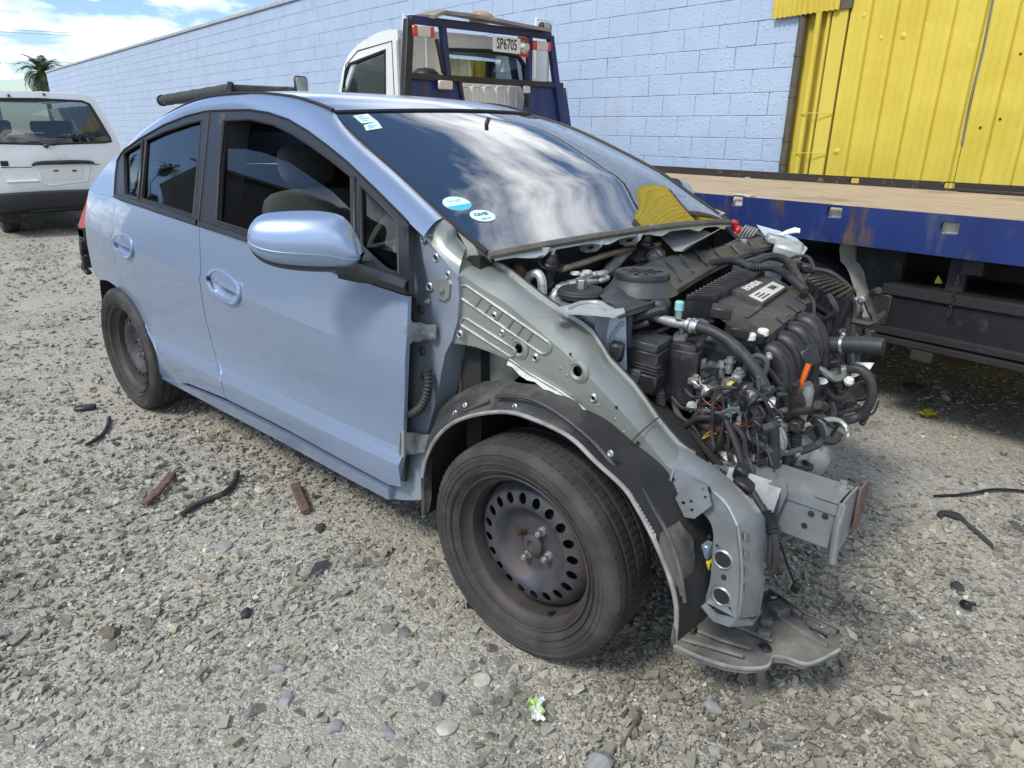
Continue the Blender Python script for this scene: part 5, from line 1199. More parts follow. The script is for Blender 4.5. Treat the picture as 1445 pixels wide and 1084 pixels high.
# ---- fender aprons (upper rails), one each side
Lp = [(634, 484), (672, 490), (716, 508), (745, 528), (776, 546), (800, 561), (824.5, 580), (856.6, 608), (888.7, 637), (921, 668), (940, 692), (960, 705)]
Mp = [(648.7, 383), (680, 406), (713.5, 426), (740, 448), (768, 471), (797, 496), (823, 520), (853, 552), (888, 590), (918, 625), (945, 657), (968, 670)]
Np = [(672, 372), (700, 376), (718, 386), (745, 407), (775, 430), (805, 450), (836.6, 473), (860, 511), (893, 545), (925, 590), (958, 630), (980, 645)]
yL = np.append(np.linspace(-.735, -.668, 11), -.662); yM = np.append(np.linspace(-.722, -.655, 11), -.650); yN = np.append(np.linspace(-.635, -.585, 11), -.578)
L3 = [onY(x, y, d) for (x, y), d in zip(Lp, yL)]; M3 = [onY(x, y, d) for (x, y), d in zip(Mp, yM)]; N3 = [onY(x, y, d) for (x, y), d in zip(Np, yN)]
def yface(x): return float(np.interp(x, [L3[0][0], L3[10][0], L3[-1][0]], [-.731, -.663, -.656]))
def fp(px, py, off=0.0):
    y = -.7
    for _ in range(6): q = onY(px, py, y); y = yface(q[0])-off
    return onY(px, py, y)
def apron(sgn):
    T = lambda p: V(p[0], p[1]*-sgn, p[2])
    poly = [(p[0], p[2]) for p in crom(L3, 2)]+[(p[0], p[2]) for p in crom(M3, 2)[::-1]]
    hs = []; rings = []
    for px, py, r in ((732, 492, .0125), (815, 524, .0135), (755, 505, .005), (837, 562, .005), (697, 446, .0045), (647.5, 471, .004), (708, 470, .003)):
        q = fp(px, py); hs.append(circ2(q[0], q[2], r, n=14)); rings.append((q, r))
    v2, tri = cdt(poly, hs, .03); mb = MB(); P = [T(V(x, yface(x), z)) for x, z in v2]; mb.add(P, tri if sgn < 0 else [t[::-1] for t in tri])
    tp = [T(V(p[0], yface(p[0]), p[2])) for p in crom(M3, 2)]; np_ = [T(p) for p in crom(N3, 2)]
    rnd_ = [[a+(b-a)*u+V(0, 0, .011*math.sin(math.pi*u)**.8) for u in np.linspace(0, 1, 8)] for a, b in zip(tp, np_)]; mb.grid(rnd_)
    mb.grid([[b, b+V(0, -.004*sgn, .012)] for b in np_]); mb.grid([[T(p), T(p+V(0, .06, -.005))] for p in crom(L3, 2)])
    a = mb.build('wing_apron', M['apron'], car, 42)
    mb = MB(); mb.tube([b+V(0, -.004*sgn, .013) for b in np_], .0022, 5); mb.build('rusty_edge', M['iron'], a)
    lf = [T(V(p[0], yface(p[0])-.001, p[2])) for p in crom(L3[2:], 3)]; mb = MB(); mb.slab([[p, p+V(0, sgn*.008, -.006+.003*math.sin(k*1.9)), p+V(0, sgn*.012, -.014+.005*math.sin(k*1.9))] for k, p in enumerate(lf)], .002); mb.build('lower_flange', M['apronpale'], a)
    for q, r in rings:
        mb = MB(); loopring(mb, T(q), V(0, sgn, 0), r, .004, .018 if r > .01 else .008); mb.build('hole_rim', M['apron'], a)
        mb = MB(); mb.cyl(T(q+V(0, .02, 0)), T(q+V(0, .024, 0)), r*1.4, 10); mb.build('backing', M['dark'], a)  # dark disc set behind each hole for its inner shade
    # two pressed flutes with cross ribs
    for (A, B, w) in (((655, 412), (768, 490), 9.5), ((656, 455), (722, 497), 6)):
        d = np.array(B)-np.array(A); d = d/np.linalg.norm(d); n = np.array([-d[1], d[0]]); loop = []
        for t in np.linspace(-90, 90, 7): loop.append(np.array(B)+w*(d*math.cos(R_(t))+n*math.sin(R_(t))))
        for t in np.linspace(90, 270, 7): loop.append(np.array(A)+w*(d*math.cos(R_(t))+n*math.sin(R_(t))))
        mb = MB(); mb.tube([T(fp(x, y, .001)) for x, y in loop], .0042, 6, closed=True)
        if w > 8:
            for f in (.18, .3, .44, .58, .7, .82): c = np.array(A)+f*(np.array(B)-np.array(A)); mb.tube([T(fp(*(c-n*w), .001)), T(fp(*(c+n*w), .001))], .0028, 5)
        mb.build('pressed_flute', M['apron'], a)
    mb = MB()
    for px, py in ((699, 391), (792, 451), (700, 418)): mb.bolt(T(onY(px, py, -.66 if py != 418 else -.70)), V(0, -.25*-sgn, 1), .0085, .008)
    mb.build('bolt', M['galv'], a)
    if sgn > 0: return a
    # front leg: twin-faced channel down to the ground side
    La = [(940, 692, -.668), (962, 706, -.672), (985, 718, -.68), (1002, 734, -.685), (1008, 755, -.69), (1006, 785, -.69), (1003, 820, -.69), (995, 848, -.69)]
    Ma = [(945, 657, -.655), (970, 668, -.66), (1000, 684, -.675), (1026, 708, -.69), (1040, 738, -.70), (1044, 785, -.70), (1044, 830, -.70), (1040, 872, -.70)]
    Na = [(958, 630, -.585), (982, 644, -.585), (1012, 664, -.585), (1042, 690, -.585), (1078, 732, -.585), (1080, 780, -.585), (1077, 825, -.585), (1070, 868, -.585)]
    La, Ma, Na = E3(La), E3(Ma), E3(Na); la, ma, na = crom(La, 3), crom(Ma, 3), crom(Na, 3)
    rows = [[T(a_+(b_-a_)*u) for u in (0, .25, .5, .75, 1)]+[T(b_+(c_-b_)*u+V(.006*math.sin(math.pi*u), 0, .004*math.sin(math.pi*u))) for u in (.12, .3, .5, .75, 1)] for a_, b_, c_ in zip(la, ma, na)]
    mb = MB(); mb.slab(rows[::-1] if sgn < 0 else rows, .003); lg = mb.build('front_leg', M['steel'], car, 22)
    for px, py, r in ((1020, 790, .0185), (1018, 842, .0185), (1021, 815, .006), (1000, 758, .004)):
        mb = MB(); q = onY(px, py, -.7005); mb.cyl(T(q+V(.0, .004, 0)), T(q-V(-.0, .0006, 0)), r, 18); mb.build('leg_opening', M['dark'], lg)  # flat dark disc stands for the shade inside the opening
    pass
    for px, py, r in ((1020, 790, .0185), (1018, 842, .0185)):
        mb = MB(); loopring(mb, T(onY(px, py, -.7005)), V(0, sgn, 0), r, .003, .006); mb.build('opening_rim', M['steel'], lg)
    rows = [[T(onY(x, y, d)) for x, y, d in r] for r in (((995, 848, -.69), (1012, 866, -.70), (1040, 872, -.70), (1058, 874, -.65), (1070, 866, -.585)), ((987, 852, -.71), (1006, 875, -.73), (1030, 884, -.735), (1062, 882, -.66), (1074, 862, -.575)))]
    mb = MB(); mb.slab(rows, .003); mb.build('leg_foot', M['steel'], lg)
    mb = MB(); P = [T(onY(x, y, -.705)) for x, y in ((953, 703), (964, 686), (976, 680), (996, 685), (1004, 714), (980, 732), (966, 730))]
    hh = [[T(onY(x+2.6*math.cos(t)*k, y+2.6*math.sin(t)*k, -.705)) for t in np.linspace(0, 6.283, 9)[:-1]] for x, y, k in ((964, 710, 1.2), (976, 720, 1.0), (975, 708, 1.1), (992, 690, 1.1), (995, 702, 1.0))]
    mb.plate(P[::sgn], .004, hh); mb.build('bracket', M['steel'], lg)
    mb = MB(); mb.tube([T(onY(x, y, d)) for x, y, d in ((883, 632, -.692), (902, 612, -.69), (925, 592, -.62), (932, 588, -.60))], .0018, 5); mb.build('rusty_seam', M['iron'], a)
    return a
ap_r = apron(-1); ap_l = apron(1)
# ---- hinge pillar, A-pillar foot, corner of the screen
pil = [(576.5, 315), (598, 335), (622, 363), (646, 390), (648, 420), (645, 455), (637, 482), (628, 500), (622, 530), (617, 560), (609, 590), (602, 620), (600, 660), (600, 695), (593, 706), (570, 706), (545, 703), (528, 690), (528, 520), (540, 442), (571, 424), (573.5, 330)]
def yp(z): return float(np.interp(z, [.28, .36, .45, 1.0, 1.1, 1.3], [-.785, -.775, -.742, -.738, -.722, -.70]))
def pp(px, py, off=0.0):
    y = -.74
    for _ in range(6): q = onY(px, py, y); y = yp(q[2])-off
    return onY(px, py, y)
for sgn in (-1, 1):
    T = lambda p: V(p[0], p[1]*-sgn, p[2])
    P2 = [(p[0], p[2]) for p in (pp(x, y) for x, y in pil)]; v2, tri = cdt(P2, (), .04); mb = MB()
    def bump_y(x, z):
        q = onY(594, 430, -.74); k = math.exp(-((x-q[0]+.03*(z-.8))/.03)**2)*.012
        return yp(z)+k
    mb.add([T(V(x, bump_y(x, z), z)) for x, z in v2], tri if sgn < 0 else [t[::-1] for t in tri])
    mb.grid([[T(V(x, yp(z), z)), T(V(x, yp(z)+.08, z))] for x, z in P2+[P2[0]]])
    hpn = mb.build('hinge_pillar', M['apronblue'], car, 40)
    for px, py, r in ((597, 338, .004), (615, 364, .007), (632, 388, .005), (622, 409, .007), (606, 405, .007), (649, 472, .0055), (603, 425, .003)):
        mb = MB(); loopring(mb, T(pp(px, py, .001)), V(0, sgn, 0), r, .004, .007); mb.build('hole_rim', M['apronblue'], hpn)
    mb = MB()
    for px, py, r in ((597, 338, .004), (615, 364, .006), (632, 388, .004), (622, 409, .005), (606, 405, .0065), (649, 472, .005)): q = T(pp(px, py, .0015)); mb.cyl(q, q+V(0, sgn*.001, 0), r, 12)
    mb.build('pillar_hole', M['dark'], hpn)  # discs laid on the pillar, coloured dark like shaded holes
    mb = MB()
    for px, py, r in ((594, 437, .013), (596, 496, .012), (599, 532, .012), (603, 548, .011)): q = T(pp(px, py, .0)); mb.lathe([(r, 0), (r, .004), (r*.7, .008), (r*.5, .005), (0, .005)], q, V(0, sgn, 0), 16)
    mb.build('rubber_grommet', M['rubber'], hpn)
    mb = MB(); P = [T(pp(x, y, .006)) for x, y in ((615, 398), (619, 394), (630, 395), (635, 401), (633, 420), (627, 425), (617, 422))]; mb.plate(P[::sgn], .006); mb.bolt(T(pp(622, 410, .008)), V(0, sgn, 0), .007, .005); mb.build('mount_pad', M['apron'], hpn)
    for (ya, yb, dx) in ((455, 480, 0), (610, 640, -8)):
        mb = MB(); rows = []
        for x, off in ((570+dx, .085), (582+dx, .05), (592+dx, .016), (604+dx, .012), (616+dx, .010)):
            k = 0 if x < 600+dx else 3; rows.append([T(pp(x, ya+k, off)), T(pp(x, (ya+yb)/2, off+.004)), T(pp(x, yb-k+1, off))])
        mb.slab(rows, .006)
        for x, y in ((599+dx, 470+ya-455), (610+dx, 474+ya-455)): mb.bolt(T(pp(x, y, .014)), V(0, sgn, 0), .009, .009)
        mb.cyl(T(pp(577+dx, ya-4, .07)), T(pp(577+dx, yb+4, .07)), .009, 10); mb.build('door_hinge', M['galv'], car)
    mb = MB(); mb.ribbed([T(pp(*q)) for q in ((602, 522, .02), (604, 545, .03), (597, 570, .04), (585, 582, .05), (574, 584, .06))], .0125, 10, .010, .002); mb.build('door_harness_boot', M['rubber'], car)
    mb = MB(); mb.tube([T(pp(*q)) for q in ((575, 320, .03), (577.5, 420, .03), (575, 560, .03), (570, 678, .03))], .011, 6); mb.build('door_seal', M['seal'], car)
    # foot of the A pillar
    A_ = [pp(598, 334.5, .004), pp(610, 348, .006), pp(622, 362, .004), pp(634, 376, -.002), fp(647, 388, .004)]; B_ = [V(-.444, -.640, 1.104), V(-.39, -.652, 1.085), onY(645, 333, -.662), onY(652, 342, -.668), onY(658, 350, -.672)]
    rows = [[T(a_+(b_-a_)*u+V(.012, -.014, .008)*math.sin(math.pi*u)) for u in np.linspace(0, 1, 7)] for a_, b_ in zip(crom(A_, 3), crom(B_, 3))]
    mb = MB(); mb.slab(rows if sgn < 0 else rows[::-1], .003); ft = mb.build('pillar_foot', M['apron'], car, 40)
    rows = [[T(p) for p in r] for r in ((fp(647, 388, .004), onY(652, 365, -.69), onY(658, 350, -.672), V(-.39, -.652, 1.080)), (onY(672, 373, -.64), onY(676, 366, -.655), onY(674, 356, -.668), V(-.30, -.672, 1.050)), (onY(694, 376, -.625), onY(694, 370, -.64), onY(690, 363, -.66), V(-.238, -.683, 1.030)))]
    mb = MB(); mb.slab(rows, .003); mb.build('screen_corner', mat('grimy_screen_corner', (0.30, 0.31, 0.28), 0.6, .2, dirt=0.4, dcol=(0.16, 0.12, 0.09), dscale=15), car)

# ---- wheel arch liners and splash tray
M['liner'] = mat('scuffed_arch_liner', (0.036, 0.036, 0.036), 0.45, var=0.35, vscale=7, dirt=0.62, dcol=(0.155, 0.143, 0.122), dscale=8, bump=0.15, bscale=60, stretch=(1, 1, 0.6))
lip = [(599, 729), (597.6, 668), (611, 627), (635, 600), (668, 586), (715, 581), (757.6, 593), (804.7, 616.5), (842, 652), (880, 687), (899, 715), (922, 758), (943.5, 809), (955, 856), (953, 906)]
rdg = [(606, 720), (607, 640), (617, 590), (637.6, 562), (682, 541), (722, 533), (772, 551), (823.5, 580), (866, 617), (908, 663), (936.5, 694), (972, 745), (978, 790), (966, 850), (956, 900)]
for sgn in (-1,):
    T = lambda p: V(p[0], p[1]*-sgn, p[2])
    lp = crom([onY(x, y, -.805) for x, y in lip], 4); rp = crom([onY(x, y, d) for (x, y), d in zip(rdg, [-.80, -.78, -.76, -.735, -.72, -.715, -.71, -.705, -.70, -.695, -.69, -.705, -.73, -.76, -.795])], 4); rows = []
    for k, (a_, b_) in enumerate(zip(lp, rp)):
        wv = .009*math.sin(k*0.55)+.004*math.sin(k*1.7); rows.append([T(a_+(b_-a_)*u+V(0, -.016*math.sin(math.pi*u)*(1 if u < .7 else .3)+wv*u, .0)+V(0, 0, wv*.5)) for u in (0, .08, .3, .55, .8, 1)])
    mb = MB(); mb.slab(rows if sgn < 0 else rows[::-1], .004); ln = mb.build('arch_liner', M['liner'], car, 45)
    c0 = V(0, 0, .30); rows = []
    for p in lp:
        d = V(p[0], 0, p[2]-.30); rr = np.linalg.norm(d)
        rows.append([T(V(p[0], y, p[2])*1.0+(d/rr)*e) for y, e in ((-.803, .002), (-.70, .012), (-.55, .012), (-.44, 0))])
    mb = MB(); mb.grid(rows); mb.grid([[r[-1], T(V(.05, -.44, .3))] for r in rows]); mb.build('arch_tunnel', M['dark'], ln)
    mb = MB(); mb.tube([r for r in (T(p+V(0, -.002, 0)) for p in lp)], .0055, 6); mb.build('liner_lip', mat('scuffed_lit_edge', (0.26, 0.25, 0.235), 0.8, var=0.4, vscale=20), ln)  # lip coloured pale for its scuffs and the light along its edge
    mb = MB()
    for px, py in ((657, 572), (788, 604), (643, 583), (727, 574), (862, 640)): q = T(onY(px, py, -.79)); mb.lathe([(.007, 0), (.0085, .003), (.006, .005), (0, .003)], q, V(0, sgn, .25), 12)
    mb.build('push_clip', M['galv'], ln)
M['tray'] = mat('dusty_splash_tray', (0.085, 0.084, 0.08), 0.6, var=0.3, vscale=9, dirt=0.7, dcol=(0.27, 0.255, 0.215), dscale=7, bump=0.2, bscale=60)
tr = [(951, 907), (984, 924), (1024, 939), (1054, 945), (1082, 945), (1089, 933.5), (1109, 936), (1134, 943.5), (1157, 938.5), (1183, 925), (1184, 895), (1134, 871), (1101.7, 847), (1084, 836), (1070, 842), (1030, 838), (990, 845), (965, 868)]
tz = lambda x: float(np.interp(x, [950, 1000, 1080, 1190], [.175, .16, .145, .15]))
P = [onZ(x, y, tz(x)) for x, y in tr]
def trayfn(sgn):
    T = lambda p: V(p[0], p[1]*-sgn, p[2]); hs = []
    for cx, cy, rx, ry in ((974.5, 883.5, 8, 7), (1079, 921, 7, 4), (1153, 900, 15, 4.5), (979, 906, 3.5, 2)):
        hs.append([(p[0], p[1]) for p in (onZ(cx+rx*math.cos(t)*.92-ry*math.sin(t)*.3, cy+rx*math.cos(t)*.5+ry*math.sin(t), tz(cx)) for t in np.linspace(0, 6.283, 15)[:-1])])
    v2, tri = cdt([(p[0], p[1]) for p in P], hs, .035); mb = MB(); zz = lambda x, y: .155+.012*math.sin(9*x+2)*math.sin(11*y)-.03*max(0, x-.62)
    Q = [T(V(x, y, zz(x, y))) for x, y in v2]; mb.add(Q, tri); mb.add([q-V(0, 0, .005) for q in Q], [t[::-1] for t in tri])
    for a_, b_ in border(tri): mb.add([Q[a_], Q[b_], Q[b_]-V(0, 0, .012), Q[a_]-V(0, 0, .012)], [(0, 3, 2, 1)])
    o = mb.build('splash_tray', M['tray'], car, 40)
    mb = MB(); mb.tube([T(V(p[0], p[1], zz(p[0], p[1])+.004)) for p in crom(P[:10], 4)], .0045, 5); mb.build('tray_lip', bpy.data.materials['scuffed_lit_edge'], o)
    for pts, w, h in (([(1090, 852), (1108, 868)], .045, .03), ([(1100, 848), (1132, 870), (1180, 894)], .02, .025), ([(1138, 876), (1172, 892)], .03, .02)):
        mb = MB(); R3 = [onZ(x, y, .17) for x, y in pts]
        for a_, b_ in zip(R3, R3[1:]): mb.beam(T(a_), T(b_), w, h, (0, 0, 1), .006)
        mb.build('tray_rib', M['tray'], o)
    for x, y in ((1081, 878), (1077, 894)):
        mb = MB(); mb.box(T(onZ(x, y, .17)), (.03, .022, .022), rot3(0, 0, .5*-sgn), .004); mb.build('tray_block', M['tray'], o)
    for x, y in ((1098, 849), (1162, 884), (1092, 843)):
        mb = MB(); mb.box(T(onZ(x, y, .182)), (.018, .009, .004), rot3(0, 0, .9*-sgn), .001); mb.build('tray_clip', M['galv'], o)
trayfn(-1)

# ---- front side members
for sgn in (-1, 1):
    T = lambda p: V(p[0], p[1]*-sgn, p[2]); X0, X1, Ya, Yb, Za, Zb = (.30 if sgn < 0 else -.1), (.655 if sgn < 0 else .22), -.50, -.405, .445, .562
    mb = MB(); mb.box(T(V((X0+X1)/2, (Ya+Yb)/2, (Za+Zb)/2)), (X1-X0, Yb-Ya, Zb-Za), None, .008); ml = mb.build('side_member', M['steel'], car)
    if sgn < 0:
        mb = MB(); mb.slab([[T(V(x, y, z+.006)) for y, z in ((Ya-.006, Zb-.025), (Ya-.006, Zb), (Yb+.012, Zb+.002))] for x in np.linspace(.36, .652, 8)], .003); mb.slab([[T(V(x, y, Zb+.010)) for y in (-.475, -.435)] for x in (.53, .60, .650)], .003); mb.slab([[T(V(x, y, Zb+.012)) for y in (-.505, -.42)] for x in (.60, .652)], .003); mb.build('member_cap', M['steel'], ml)
        mb = MB(); mb.plate([T(V(X1+.003, y, z)) for y, z in ((Ya-.012, .435), (Ya-.012, Zb+.01), (Ya+.03, Zb+.016), (Yb+.01, Zb+.012), (Yb+.02, .47), (Yb-.02, .44))], .005); mb.build('end_plate', M['steel'], ml)
        rb = mat('rusted_plate', (0.16, 0.12, 0.10), 0.75, 0.2, rust=.4, rscale=14)
        hh = [[T(V(X1+.012, cy+.008*math.cos(t), cz+.008*math.sin(t))) for t in np.linspace(0, 6.283, 10)[:-1]] for cy, cz in ((-.355, .55), (-.365, .51))]
        mb = MB(); mb.plate([T(V(X1+.012, y, z)) for y, z in ((-.405, .46), (-.405, .575), (-.36, .58), (-.335, .56), (-.34, .50), (-.36, .46))], .005, hh); mb.build('rusted_bracket', rb, ml)
        mb = MB(); mb.slab([[T(V(x, y, z)) for y, z in ((-.505, .575), (-.55, .50), (-.56, .40))] for x in (.40, .47, .53)], .003); mb.plate([T(V(x, -.51, z)) for x, z in ((.49, .56), (.53, .60), (.545, .56), (.53, .49))], .003); mb.build('gusset', M['steel'], ml)
        mb = MB(); mb.tube([T(V(X1+.004, Ya+.005, Zb+.01)), T(V(X1+.006, Ya-.010, .52)), T(V(X1+.010, Ya-.010, .428))], .009, 8); mb.build('end_flange', M['steel'], ml)
        mb = MB()
        for x, z in ((.60, .525), (.59, .49), (.63, .53)): mb.cyl(T(V(x, Ya-.001, z)), T(V(x, Ya-.003, z)), .007, 10)
        mb.build('member_hole', M['dark'], ml)  # dark discs on the side face stand for shaded holes
        mb = MB(); mb.bolt(T(V(.635, -.42, Zb+.012)), V(0, 0, 1), .010, .012); mb.build('bolt', M['galv'], ml)
    # strut tower
    mb = MB(); rows = [[T(V(x, y, z)) for x, y in ((-.16, -.60), (-.14, -.40), (-.03, -.34), (.04, -.40), (.06, -.50), (.05, -.60))] for z in (.45, .70, .86, .905)]
    mb.grid(rows); mb.plate([r+V(0, 0, .001) for r in rows[-1]][::-sgn], .002); mb.build('strut_tower', M['apronblue'], car, 40)
    q = onZ(820, 412, .93); q = T(q); mb = MB(); mb.cyl(q-V(0, 0, .015), q+V(0, 0, .010), .062, 28, bev=.005); mb.lathe([(.062, .0), (.066, .004), (.062, .008)], q-V(0, 0, .005), (0, 0, 1), 28); st = mb.build('strut_mount', M['rubber'], car)
    mb = MB(); mb.cyl(q+V(0, 0, .008), q+V(0, 0, .034), .0145, 6, bev=.002); mb.build('strut_nut', M['galv'], st)

# ---- firewall, plenum and cowl
mb = MB(); mb.box((-.30, 0, .62), (.06, 1.36, .80)); mb.box((-.12, 0, .80), (.32, 1.2, .10), None, .02); mb.build('firewall', M['dark'], car)
rows = []
for k, u in enumerate(np.linspace(.01, .99, 46)):
    p = screen_pt(u, 0); dn = (.003, .003, .004, .010, .013, .009, .004, .003, .003)[k % 9]; rows.append([p+V(.0, 0, -.012), p+V(.004, 0, -.015), p+V(.006+dn*.3, 0, -.017-dn*.3), p+V(.007+dn*.8, 0, -.018-dn)])
mb = MB(); mb.slab(rows, .0025); cl = mb.build('cowl_lip', mat('chalky_white_steel', (0.44, 0.46, 0.46), 0.45, 0.3, dirt=.35, dcol=(.16, .15, .13), dscale=14, rust=.1), car)
def tab_(x0, y0, yy):                                     # the pale slotted tabs under the glass
    ps = [(x0-17, y0-9), (x0-14, y0+3), (x0-6, y0+6), (x0+8, y0+4), (x0+15, y0-2), (x0+19, y0-11)]; hs = [[onY(x0+a*5.5*math.cos(t)+0, y0-1.5+2.2*math.sin(t)-1.0*math.cos(t), yy) for t in np.linspace(0, 6.283, 11)[:-1]] for a in (1,)]
    mb = MB(); mb.plate([onY(x, y, yy) for x, y in ps], .003, hs); mb.build('cowl_tab', cl.data.materials[0], cl)
for x0, y0, yy in ((757, 360, -.525), (833, 351, -.31), (888, 341, -.14)): tab_(x0, y0, yy)
# plastic plenum tray with the round cap
fe = [(870, 441, .915), (900, 432, .918), (932, 420, .922), (962, 402, .925), (1000, 380, .928), (1045, 359, .93), (1085, 346, .93), (1108, 341, .925)]
re = [(846, 420, .93), (872, 398, .945), (900, 378, .95), (935, 366, .95), (975, 356, .952), (1015, 346, .952), (1060, 331, .95), (1092, 326, .945)]
FE = crom([onZ(*p) for p in fe], 4); REr = crom([onZ(*p) for p in re], 4); rows = []
for k, (a_, b_) in enumerate(zip(FE, REr)):
    rows.append([a_+V(.010, 0, -.014), a_+V(.006, 0, 0)]+[a_+(b_-a_)*u+V(0, 0, .006*math.sin(8*u+k*.5)+.010*math.sin(math.pi*u)) for u in (.06, .2, .4, .6, .8, 1)])
mb = MB(); mb.slab(rows, .003); pt_ = mb.build('plenum_tray', M['cover'], car, 50)
mb = MB(); mb.tube([r[1] for r in rows], .005, 6); mb.build('tray_edge', M['cover'], pt_)
for k in range(7):
    i = 12+k*2; mb = MB(); mb.tube([rows[i][2]+V(0, 0, .004), rows[i][4]+V(0, 0, .005), rows[i][6]+V(0, 0, .004)], .004, 5); mb.build('tray_rib', M['cover'], pt_)
q = onZ(906, 387, .972); mb = MB(); mb.lathe([(.100, -.046), (.085, -.030), (.075, -.012), (.073, -.004)], q, (0, 0, 1), 36); mb.build('cap_seat', M['cover'], pt_)
mb = MB(); mb.lathe([(.072, -.012), (.0755, -.008), (.0755, .002), (.072, .008), (.064, .006), (.02, .008), (0, .008)], q, (0, 0, 1), 36); cp = mb.build('round_cap', M['black'], pt_)
mb = MB()
for k in range(9):
    t = 2*math.pi*k/9; d = V(math.cos(t), math.sin(t), 0); mb.beam(q+V(0, 0, .009)+d*.008, q+V(0, 0, .0085)+d*(.055 if k % 2 else .042), .0035, .003)
mb.build('cap_rib', M['black'], cp)
M['castpale'] = mat('pale_corroded_casting', (0.52, 0.52, 0.50), 0.55, 0.5, var=.15, vscale=30, dirt=.35, dcol=(.14, .13, .12), dscale=22, bump=.3, bscale=90)
# wiper gear
for (bx, by, tx, ty, y, ln) in ((770, 402, 782, 352, -.50, 1), (899, 367, 919.5, 317, -.07, 1)):
    a_, b_ = onY(bx, by, y), onY(tx, ty, y); d = b_-a_; u = d/np.linalg.norm(d); mb = MB()
    mb.lathe([(.024, 0), (.024, .012), (.017, .016), (.0175, .05), (.020, .053), (.020, .06), (.0165, .064), (.0165, .078), (.012, .084), (.011, .09), (0, .092)], a_, u, 16); sp_ = mb.build('wiper_spindle', M['black'], car)
    mb = MB(); mb.cyl(a_+u*.088, b_, .0055, 10); mb.build('spindle_thread', M['alupipe'], sp_)
    mb = MB(); mb.lathe([(.017, .045), (.036, .056), (.038, .062), (.03, .06), (.017, .052)], a_, u, 20); mb.build('spindle_collar', M['black'], sp_)
tube_px('wiper_motor_tube', [(852, 388, -.18), (873, 367, -.10), (890, 350, -.04), (899, 346, .0)], .017, M['castpale'], car, 12)
tube_px('wiper_rod', [(790, 381, -.46), (826, 370, -.34), (866, 357, -.18), (930, 345, .1)], .009, mat('rusty_tan_rod', (.26, .20, .14), .6, .3, var=.3, vscale=20), car)
tube_px('wiper_crank', [(739, 408, -.55), (745, 392, -.545), (757, 386, -.54), (764, 394, -.54), (766, 415, -.54)], .013, M['castpale'], car)
mb = MB()
for pts, w, h in (([(776, 424, -.52), (787, 408, -.50), (800, 401, -.46), (822, 398, -.40), (842, 397, -.34), (858, 391, -.30)], .030, .018), ([(800, 403, -.45), (836, 388, -.36), (856, 385, -.28)], .022, .016), ([(822, 398, -.40), (824, 385, -.42)], .02, .014)):
    Q = E3(pts)
    for a_, b_ in zip(Q, Q[1:]): mb.beam(a_, b_, w, h, (0, 0, 1), .006)
for x, y, d in ((812, 392, -.42), (828, 390, -.38), (846, 392, -.33)): mb.lathe([(.008, 0), (.014, .006), (.016, 0)], onY(x, y, d)+V(0, 0, .01), (0, 0, 1), 12)
mb.build('wiper_bracket', M['castpale'], car)
mb = MB(); c = onY(921, 361, .08); mb.cyl(c+V(0, .03, 0), c-V(-.02, .03, 0), .030, 18, bev=.006); mb.cyl(c-V(-.02, .03, 0), c-V(-.025, .038, 0), .014, 12); mb.build('wiper_motor', M['alu'], car)
mb = MB(); c = onY(731, 382, -.56); mb.lathe([(0, .02), (.012, .018), (.018, .008), (.02, 0), (.026, -.004)], c, (.2, -.4, 1), 16); mb.build('grommet', M['iron'], car)
tube_px('washer_pipe', [(848, 398, -.30), (862, 388, -.24), (890, 378, -.14), (920, 372, -.04), (945, 367, .06), (951, 372, .06)], .007, M['hose'], car)
mb = MB(); P = [onZ(x, y, .918) for x, y in ((786, 436), (806, 432), (836, 424), (856, 428), (868, 436), (880, 437), (882, 443), (868, 449), (842, 446), (806, 444), (792, 440))]; mb.plate(P, .004)
mb.tube([onZ(x, y, .924) for x, y in ((800, 436), (820, 428), (845, 428), (858, 438))], .006, 6, 4); mb.build('tower_brace', cl.data.materials[0], car)
tube_px('brake_hose', [(829, 434, -.50), (831, 450, -.52), (836, 465, -.53), (840, 474, -.53)], .0085, M['hose'], car)
mb = MB(); a_ = [onZ(920, 325, 1.0), onZ(988, 321, 1.0), onZ(1003, 329, .99), onZ(964, 357, .965), onZ(952, 353, .975)]
mb.plate(a_, .002); b_ = [onZ(964, 357, .965), onZ(1003, 329, .99), onZ(1019, 325, 1.01), onZ(975, 342, 1.01)]; mb.plate(b_, .002); mb.build('bent_panel', cl.data.materials[0], car)

# ---- engine
ec = onY(1060, 540, -.1); eng = part_empty('engine', (.2, -.1, .4), car)
mb = MB(); mb.box((.20, -.05, .50), (.34, .64, .46), None, .03); mb.box((.24, -.06, .76), (.26, .60, .10), None, .02); mb.box((.20, .46, .50), (.30, .40, .36), None, .08); mb.box((.10, 0, .35), (.5, .9, .10), None, .03); mb.build('block', M['dark'], eng)
TL, TR, BL, BR = onZ(1011, 424, .90), onZ(1081, 384, .90), onZ(1086, 473, .855), onZ(1146, 424, .862)
cn = np.cross(TR-TL, BL-TL); cn /= np.linalg.norm(cn); cn = cn if cn[2] > 0 else -cn
def cpt(u, v, o=0.0): return TL+(TR-TL)*u+(BL-TL)*v*(1-u)+(BR-TR)*v*u+cn*o
rows = [[cpt(u, v, -.035 if v < 0 or v > 1.01 or u < -.01 or u > 1.01 else 0) for u in (-.02, 0, .25, .5, .75, 1, 1.02)] for v in (-.03, 0, .3, .6, .85, 1, 1.05)]
mb = MB(); mb.slab(rows, .004); cv = mb.build('engine_cover', M['cover'], eng, 25)
